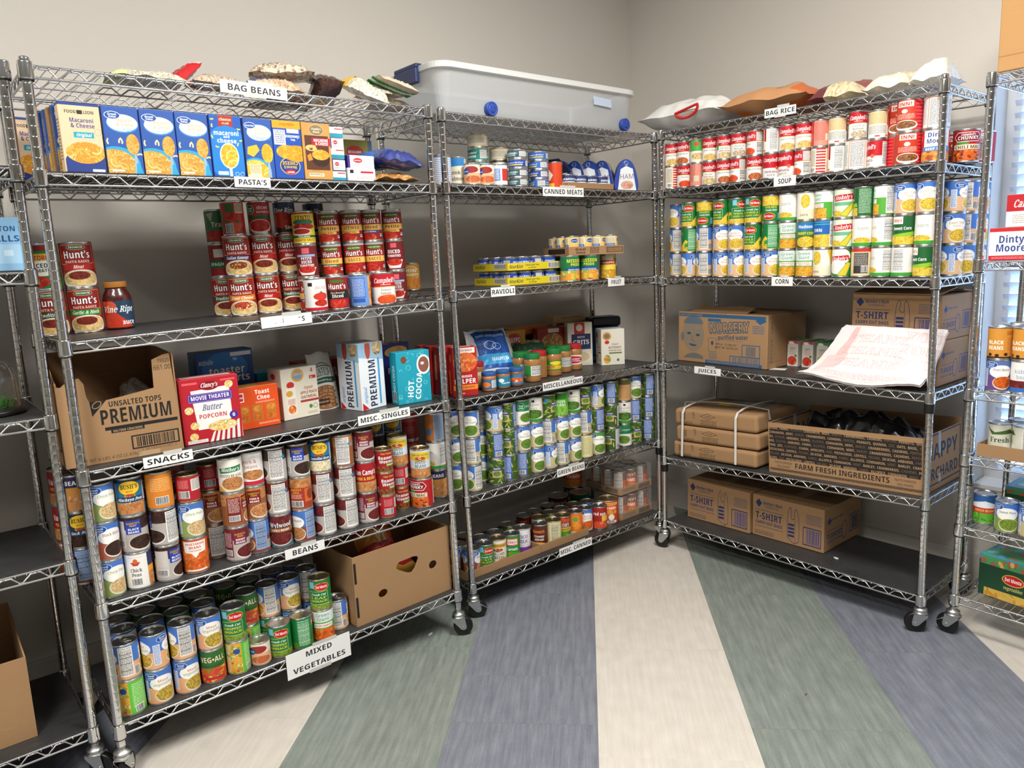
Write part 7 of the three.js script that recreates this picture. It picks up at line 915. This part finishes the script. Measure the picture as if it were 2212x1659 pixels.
const teeF = K(730, 300, mark), teeR = K(420, 300, (k) => { kraftFill(k); const b = '#3c4a7c'; k.poly([[60, 70], [84, 96], [60, 122], [36, 96]], b).txt("Member's Mark", 150, 90, 24, b, 's', { w: 120 }).txt('T-SHIRT', 120, 200, 48, b, 's', { w: 170 }).txt('CARRY-OUT BAGS', 120, 236, 20, b, 's', { w: 170 }).rect(40, 160, 170, 3, b).oval(230, 200, 30, 60, null, b, 5).frame(290, 120, 110, 120, b, 6).bar(306, 130, 80, 100, '#a0774e', b); }), teeT = K(400, 280, (k) => { kraftFill(k); k.frame(60, 60, 130, 90, '#7a5a48', 3).txt('T-SHIRT', 280, 120, 30, '#5a4a5a', 's', { w: 90 }); });
const tee = { f: teeF, r: teeR, l: teeR, t: teeT };
closedCarton('bag_carton', 'brown carry-out bag carton at the left of the bottom right shelf', [.345, .195, .33], tee, 'C5', .227, .272, 0);
closedCarton('bag_carton', 'brown carry-out bag carton at the right of the bottom right shelf', [.34, .192, .33], tee, 'C5', .575, .285, 0);
closedCarton('bag_carton', 'lower of two stacked carry-out bag cartons behind the white bag', [.325, .167, .29], tee, 'C3', .998, .262, 0);
closedCarton('bag_carton', 'upper of two stacked carry-out bag cartons under the corn shelf', [.325, .166, .29], tee, 'C3', .998, .259, -.01, .1684, false);
{ // raised flap of the upper carton
  const up = scene.getObjectByName('bag_carton_003');
  mesh('open_flap', panel(rectPts(.32, .16), .003, kDark, .32, .16).rotateX(-Math.PI / 2 + .13).translate(-.165, .1675, .144), kDark.mat, up);
  mesh('open_flap', panel(rectPts(.32, .1), .003, kDark, .32, .1).rotateX(-Math.PI / 2 + .1).rotateY(Math.PI).translate(.165, .1675, -.144), kDark.mat, up);
}
// juice cartons
{
  const face = (c) => P(140, 260, (k) => { k.fill('#d9d5ca').poly([[0, 0], [140, 0], [140, 34], [60, 24], [0, 40]], c === 'p' ? '#c8405c' : '#3f8a4a').oval(50, 24, 34, 14, '#efece4').txt('apple', 70, 76, 26, '#7a7a5a', 'i', { w: 70 }).small(30, 96, 84, 44, '#d08a94', 10); c === 'p' ? k.food(66, 200, 56, 44, ['#d0402c', '#e2623c', '#c02c24'], 50).oval(110, 150, 16, 12, '#4f8a34') : k.oval(40, 170, 24, 26, '#a8b83a').oval(90, 150, 16, 12, '#3f7a2c').oval(40, 216, 26, 22, '#efe6d2').oval(100, 206, 26, 34, '#8c2430'); }), top = P(140, 80, (k) => k.fill('#3f8a4a').rect(20, 30, 30, 20, '#c9c9c0'));
  const sets = { p: { f: face('p'), t: top, l: flat('#d9d5ca') }, g: { f: face('g'), t: top, l: flat('#d9d5ca') } };
  [[.517, .265, 'p', 'first'], [.583, .27, 'p', 'second'], [.646, .275, 'g', 'third'], [.70, .28, 'g', 'fourth'], [.765, .285, 'g', 'fifth']].forEach(([u, v, c, n], i) => { for (let j = 0; j < 3; j++) packet('juice_carton', `${c === 'p' ? 'pink-topped' : 'green-topped'} juice carton, ${n} from left, ${['front', 'second', 'third'][j]} row`, [.05, .115, .04], sets[c], 'C3', u + j * .002, v + j * .0425, .02, 0, 'juice cartons'); });
}
{ // white thank-you shopping bag draped over the shelf edge
  const cell = P(420, 420, (k) => { k.fill('#efe9e8'); const c = 'rgba(214,120,120,.55)'; ['THANK YOU', 'THANK YOU', 'THANK YOU'].forEach((s, i) => { k.g.font = 'bold 62px serif'; k.g.strokeStyle = 'rgba(220,150,150,.55)'; k.g.lineWidth = 2; k.g.textAlign = 'center'; k.g.strokeText('THANK', 190, 130 + i * 70); k.g.strokeText('YOU', 350, 100 + i * 70); }); k.poly([[60, 30], [84, 30], [100, 200], [60, 210]], 'rgba(226,160,160,.5)').poly([[30, 210], [110, 200], [100, 300], [20, 310]], 'rgba(226,160,160,.35)').small(40, 320, 330, 40, c, 9); });
  const prof = [[0, .19, .107], [.1, .178, .1], [.22, .14, .09], [.36, .098, .074], [.5, .06, .055], [.62, .03, .036], [.74, .012, .012], [.86, 0, -.01], [1, -.008, -.018]];
  const N = 26, M = 30, pos = [], uv = [], idx = [], W = .37, lerp = (t) => { for (let i = 1; i < prof.length; i++) if (t <= prof[i][0]) { const a = prof[i - 1], b = prof[i], s = (t - a[0]) / (b[0] - a[0]); return [a[1] + (b[1] - a[1]) * s, a[2] + (b[2] - a[2]) * s]; } return prof.at(-1).slice(1); };
  for (let side = 0; side < 2; side++) for (let j = 0; j <= M; j++) for (let i = 0; i <= N; i++) { const a = i / N, t = j / M, [y, v] = lerp(t), wr = .006 * noise.noise(a * 5, t * 6, 3) + .003 * noise.noise(a * 14, t * 14, 8), sk = -.10 * t * (1 - a) + .02 * (1 - t), body = Math.sin(Math.PI * Math.min(1, t * 1.05)) * .024 * Math.sin(Math.PI * a); pos.push((a - .5) * W + sk - .02 * t, y + (side ? -.004 : .004 + body) + wr + .012 * t * t * Math.sin(a * 7 + 1), -v + (side ? -.003 : .003 + body * .5) + wr * .6); uv.push(...cellUV(cell, a, 1 - t)); }
  const S = (N + 1) * (M + 1); for (let side = 0; side < 2; side++) for (let j = 0; j < M; j++) for (let i = 0; i < N; i++) { const p = side * S + j * (N + 1) + i, q = p + 1, r = p + N + 1, u = r + 1; side ? idx.push(p, q, r, q, u, r) : idx.push(p, r, q, q, r, u); }
  const g = new THREE.BufferGeometry(); g.setAttribute('position', new THREE.Float32BufferAttribute(pos, 3)); g.setAttribute('uv', new THREE.Float32BufferAttribute(uv, 2)); g.setIndex(idx); g.computeVertexNormals();
  place(tag(mesh('shopping_bag', g, phys({ map: cell.mat.map, roughness: .45, transmission: .12, thickness: 0 }), scene), 'white plastic shopping bag with faint red print draped over the juices shelf edge', 'bag'), 'C', 3, .985, 0, 0, .02);
}
// three flat paper packages strapped together
{
  const top = K(400, 300, (k) => { kraftFill(k); k.rect(120, 30, 220, 60, '#9a958c').rect(200, 60, 90, 50, '#b8b4aa').small(210, 66, 70, 36, '#4a4640', 9).rect(110, 120, 60, 36, '#d9c42c'); }), front = K(560, 150, (k) => { kraftFill(k); k.poly([[240, 26], [290, 50], [240, 74], [190, 50]], null, '#5a4228', 4).txt('GSN', 240, 50, 18, '#5a4228', 's').small(190, 84, 110, 54, '#5a4228', 14).bar(40, 30, 50, 70, '#b0895c', '#4a3420').small(40, 110, 90, 26, '#5a4228', 10).txt('QTY 1', 140, 50, 22, '#5a4228', 's', { rot: 1.57 }); });
  const cells = { f: front, t: top, l: kPlain };
  ['lowest', 'middle', 'topmost'].forEach((n, j) => { const m = tag(mesh(numbered('paper_package'), (() => { const g = printedBox([.455, .44, .445][j], .074, .34, cells, .016, 4), p = g.attributes.position; for (let i = 0; i < p.count; i++) { const x = p.getX(i), y = p.getY(i), z = p.getZ(i), f = Math.cos(x * 5.5) * Math.cos(z * 7); p.setY(i, y + (j === 2 ? (y / .074) * .022 * Math.max(0, f) : 0) + .002 * noise.noise(x * 16, z * 16 + y * 30, j)); p.setX(i, x + .003 * noise.noise(y * 40, z * 20, j + 5)); } g.computeVertexNormals(); return g; })(), front.mat, scene), `flat brown paper package, ${n} of three strapped together`, 'package', 'strapped paper packages'); place(m, 'C', 4, [.262, .272, .268][j], .195 + j * .004, [-.02, .01, -.01][j], .0025 + j * .0775); });
  const strap = std('#dcdad6', .35), H = .2325, D = .179;
  const loop = (x, sk) => { const pts = [V(x + sk, .006, D + .006), V(x, H - .02, D + .004), V(x, H + .004, D - .014)]; for (let i = 1; i < 8; i++) { const z = D - .014 - i * (2 * D - .028) / 8; pts.push(V(x, H + .004 + .0225 * Math.max(0, Math.cos(x * 5.5) * Math.cos(z * 7)), z)); } pts.push(V(x, H + .004, -D + .014), V(x, H - .02, -D - .004), V(x, .006, -D - .004)); return pts; };
  const ribbon = (pts, w, axis) => { const g = []; for (let i = 0; i + 1 < pts.length; i++) { const a = pts[i], b = pts[i + 1], l = a.distanceTo(b), m = new THREE.BoxGeometry(axis ? l + .002 : w, .0016, axis ? w : l + .002); const q = new THREE.Quaternion().setFromUnitVectors(axis ? V(1, 0, 0) : V(0, 0, 1), b.clone().sub(a).normalize()); m.applyQuaternion(q).translate((a.x + b.x) / 2, (a.y + b.y) / 2, (a.z + b.z) / 2); g.push(m); } return merge(g); };
  [[-.16, -.012, 'left'], [.125, -.006, 'right']].forEach(([x, s, n]) => place(tag(mesh(numbered('packing_strap'), ribbon(loop(x, s), .011, 0), strap, scene), `white packing strap around the paper packages, ${n} one`, 'strap'), 'C', 4, .266, .2, 0, .005));
  const c = []; for (let i = 0; i <= 12; i++) { const x = -.222 + i * .037, z = .075; c.push(V(x, H + .006 + .0225 * Math.max(0, Math.cos(x * 5.5) * Math.cos(z * 7)), z)); } c.unshift(V(-.228, H - .03, .075)); c.push(V(.228, H - .03, .075));
  place(tag(mesh('packing_strap_002', ribbon(c, .011, 1), strap, scene), 'white packing strap running lengthwise over the topmost paper package', 'strap'), 'C', 4, .266, .2, 0, .005);
}
// farm ingredients carton with a black bag inside
{
  const words = 'CASHEWS, PEPITAS, PEANUTS, QUINOA, ZITI, OATS, BASIL, OATS, PENNE, ZITI, ALMONDS, CUMIN, APRICOTS, FIGS, PISTACHIOS, LENTILS, PECANS, ZA\'ATAR, ARBORIO, FARRO, ALLSPICE, CINNAMON, MINT, BARLEY, CRANBERRIES, '.split(' ');
  const front = K(1000, 390, (k) => { kraftFill(k); k.rect(8, 34, 984, 246, '#241e1a'); for (let r = 0; r < 8; r++) { let x = 12 - rnd(0, 60), i = r * 5 + Math.floor(rnd(0, 20)); while (x < 990) { const s = words[i++ % (words.length - 1)]; k.g.font = (i % 3 ? 'bold ' : '') + '25px sans-serif'; const w = k.g.measureText(s).width * .78; k.g.save(); k.g.beginPath(); k.g.rect(8, 0, 984, 290); k.g.clip(); k.txt(s, x, 40 + r * 33, 25, i % 3 ? '#c69a6c' : '#8f7050', 's', { al: 'left', w, thin: !(i % 3) }); k.g.restore(); x += w + 9; } } const c = '#2a211b'; k.txt('FARM FRESH INGREDIENTS', 500, 316, 54, c, 's', { w: 620 }).txt('NATIONWIDE', 110, 304, 24, c, 's', { w: 126, thin: 1 }).txt('DELIVERY', 110, 334, 24, c, 's', { w: 96, thin: 1 }).txt('NATIONWIDE', 900, 304, 24, c, 's', { w: 126, thin: 1 }).txt('DELIVERY', 900, 334, 24, c, 's', { w: 96, thin: 1 }); k.rect(8, 352, 984, 18, '#3a2f26').small(8, 356, 984, 12, '#a87e58', 8); });
  const side = K(520, 390, (k) => { kraftFill(k); k.frame(10, 10, 500, 340, '#33465a', 10).txt('HAPPY', 250, 130, 150, '#2c3f52', 's', { w: 440 }).txt('ORCHARD', 250, 280, 110, '#2c3f52', 's', { w: 460 }).rect(200, 0, 34, 150, 'rgba(190,200,205,.75)').rect(200, 290, 34, 60, 'rgba(190,200,205,.75)'); });
  openCarton('produce_carton', 'open brown carton reading farm fresh ingredients with black bag inside', .622, .215, .36, { front, side, backH: .235 }, 'C4', .852, .21, 0);
  bag('bin_liner', 'crumpled black plastic bag filling the farm ingredients carton', .57, .32, .36, P(64, 64, (k) => k.fill('#0d0d0f')), 'C4', .852, .212, { mat: phys({ color: '#0c0c0e', roughness: .22, clearcoat: .5 }), n: 70, m: 50, bump: .007, fine: 34, seed: 61, up: .005, flat: .25, e: .05 });
}
// shopping list slip on the juices shelf
place(tag(mesh('paper_slip', new RoundedBoxGeometry(.07, .0006, .05, 1, .0002), std('#d8d6d2', .7), scene), 'small paper slip lying on the juices shelf by the water carton', 'paper'), 'C', 3, .51, .14, .3, .001);

// ---------- window unit ----------
{
  const shipSide = K(128, 128, (k) => kraftFill(k, '#c39058'));
  closedCarton('shipping_carton', 'large brown carton with white sticker on top of the window unit', [.4, .33, .38], { f: K(400, 330, (k) => { kraftFill(k, '#c39058'); k.rect(150, 120, 200, 170, '#d9cfc6').rect(0, 0, 90, 60, 'rgba(230,200,150,.5)').rect(0, 280, 400, 4, '#a8784a'); }), l: shipSide, t: shipSide }, 'D0', .2, .225, 0, .008);
  packet('stew_box', 'red and white beef stew multipack box on the window unit', [.2, .106, .16], { f: P(400, 212, (k) => k.fill('#efece8').rect(0, 0, 400, 26, '#c4242c').rect(0, 180, 400, 32, '#c4242c').txt('Dinty', 130, 76, 66, '#2c3f86', 's', { w: 150 }).txt('Moore', 130, 132, 66, '#2c3f86', 's', { w: 180 }).small(20, 190, 360, 12, '#e9a8a8', 8)), l: P(300, 212, (k) => k.fill('#efece8').rect(0, 0, 300, 26, '#c4242c').rect(0, 180, 300, 32, '#c4242c')), t: flat('#c4242c') }, 'D1', .12, .1, 0);
  packet('soup_box', 'red and white soup multipack on top of the stew box', [.17, .105, .14], { f: P(340, 210, (k) => k.fill('#efe9e2').rect(0, 0, 340, 108, '#b81c26').txt('Campbell\u2019s', 150, 60, 66, '#fff', 'i', { w: 220 }).small(40, 130, 110, 60, '#a8a09a', 12).oval(200, 160, 40, 40, '#c87a4c')), l: flat('#efe9e2'), t: flat('#b81c26') }, 'D1', .145, .1, .03, .1065);
  const kf = K(300, 60, (k) => kraftFill(k));
  tray('can_tray', 'torn brown cardboard tray of white cans on the window unit', .30, .045, .26, kf, kf, 'D3', .18, .15, 0, 0);
  const veg = P(420, 300, (k) => { k.fill('#17452c').poly([[0, 0], [420, 0], [420, 70], [0, 40]], '#3f8fb8').food(210, 40, 200, 30, ['#4f9a5c', '#c8504c', '#d9b84c'], 40, { box: 1 }).oval(220, 140, 70, 40, '#e6b93a').oval(220, 140, 64, 34, '#c5141f').txt('Del Monte', 220, 140, 36, '#fff', 's', { w: 106 }).txt('vegetables', 220, 200, 34, '#d9c070', 'i', { w: 120 }).food(220, 268, 180, 30, ['#d9b04c', '#c8902c'], 40, { box: 1, long: 1.5, wide: .5 }); });
  packet('vegetable_case', 'green vegetable multipack case with red emblem on the lowest window shelf', [.22, .155, .15], { f: veg, l: P(300, 310, (k) => k.fill('#e0e6e6').poly([[0, 130], [120, 170], [300, 210], [300, 310], [0, 310]], '#3f8a4a').poly([[0, 120], [140, 165], [300, 190], [300, 215], [0, 160]], '#4a5ab0')), t: P(420, 280, (k) => k.fill('#3f8fa0').food(210, 140, 200, 120, ['#4f9a5c', '#5fb0d0', '#c8504c'], 60, { box: 1 })) }, 'D5', .165, .14, -.12);
  packet('vegetable_case', 'blue-green vegetable multipack lying behind the green beans can', [.26, .12, .14], { f: veg, l: flat('#4a90a8'), t: P(420, 280, (k) => k.fill('#4f9fc0').food(210, 140, 180, 110, ['#4f9a5c', '#c8406c', '#8fc0d8'], 60, { box: 1 })) }, 'D4', .20, .27, 0);
}
// ---------- left edge unit ----------
packet('tissue_box', 'pale blue box at the left edge on the nearly empty unit', [.2, .137, .13], { f: P(400, 280, (k) => k.fill('#8fbfe4').txt('COTTON', 300, 60, 36, '#1f4f86', 's', { w: 150 }).txt('BALLS', 312, 110, 44, '#1f4f86', 's', { w: 150 }).rect(260, 140, 140, 100, '#a9d2ee').rect(310, 170, 40, 30, '#cfe8f6')), l: flat('#8fbfe4'), t: flat('#8fbfe4') }, 'E2', 1.085, .12, .02);
{
  const t = thing('glass_cloche', 'glass bell jar over green paper grass on a black base', 'bell jar');
  mesh('base', lathe([[.0001, 0], [.078, 0], [.082, .004], [.082, .012], [.078, .016], [.0001, .016]], 36), std('#151515', .35), t);
  mesh('dome', lathe([[.070, .017], [.070, .09], [.066, .115], [.052, .14], [.03, .153], [.0001, .157], [.0001, .154], [.029, .150], [.05, .1375], [.0635, .1135], [.0675, .09], [.0675, .017]], 36), phys({ color: '#ffffff', roughness: .02, transmission: 1, thickness: .0025, ior: 1.45 }), t);
  const g = []; for (let i = 0; i < 170; i++) { const a = rnd(0, 6.28), r = rnd(0, .058), h = rnd(.012, .04); g.push(wire([V(Math.cos(a) * r, .017, Math.sin(a) * r), V(Math.cos(a) * r * .9 + rnd(-.012, .012), .017 + h * .7, Math.sin(a) * r * .9 + rnd(-.012, .012)), V(Math.cos(a) * r * .8 + rnd(-.02, .02), .017 + h, Math.sin(a) * r * .8 + rnd(-.02, .02))], .0013, 3)); }
  const gr = mesh('paper_grass', merge(g), std('#3fae2c', .7), t); gr.userData.kind = 'stuff';
  place(t, 'E', 3, 1.072, .15, 0);
}
openCarton('produce_carton', 'open brown carton holding wrapped packets at the lower left edge', .36, .24, .30, { front: K(320, 220, (k) => kraftFill(k)), sideOutlineR: [[0, 0], [.2914, 0], [.2914, .30], [.2, .285], [.06, .25], [0, .24]], sideOutline: [[0, 0], [.2914, 0], [.2914, .24], [0, .3]], backH: .3 }, 'E5', .88, .215, 0);
bag('snack_bag', 'clear wrapped packet with dark print in the lower left carton', .2, .2, .22, P(200, 160, (k) => k.fill('#8f9296').rect(120, 90, 70, 50, '#dfe2e8').txt('94', 150, 110, 30, '#222', 's').rect(40, 60, 60, 60, '#6a7076')), 'E5', .93, .21, { seed: 71, up: .006 });

// crumbs and scraps on the floor and the lowest right shelf
const scrap = (label, pts, c, x, y, z, turn) => { const g = new THREE.ExtrudeGeometry(new THREE.Shape(pts.map(([a, b]) => new THREE.Vector2(a, b))), { depth: .0012, bevelEnabled: true, bevelSize: .0006, bevelThickness: .0006, bevelSegments: 1 }).rotateX(-Math.PI / 2).translate(0, .0008, 0); const m = tag(mesh(numbered('scrap'), g, std(c, .8), scene), label, 'scrap'); m.position.set(x, y, z); m.rotation.y = turn; };
const flake = [[-.014, 0], [-.006, .005], [.004, .004], [.014, .001], [.006, -.004], [-.006, -.005]], crumb = [[-.004, 0], [0, .004], [.005, .002], [.003, -.003], [-.002, -.003]];
scrap('white paper flake on the green floor stripe', flake, '#d8d8d6', -0.757, .0002, 0.157, .4);
scrap('orange crumb on the blue floor stripe under the right unit', crumb, '#b8743a', 0.670, .0002, 1.048, 1);
scrap('thin brown fleck on the right green floor stripe', flake.map(([a, b]) => [a * .5, b * .5]), '#7a5236', -0.107, .0002, 1.353, .2);
{ const m = onShelf('C', 5, 0.805, 0.110); scrap('white paper scrap on the empty part of the lowest right shelf', flake.map(([a, b]) => [a * .9, b * 1.3]), '#d9d8d6', m.x, m.y + .0035, m.z, 1.2); }

renderer.render(scene, camera);
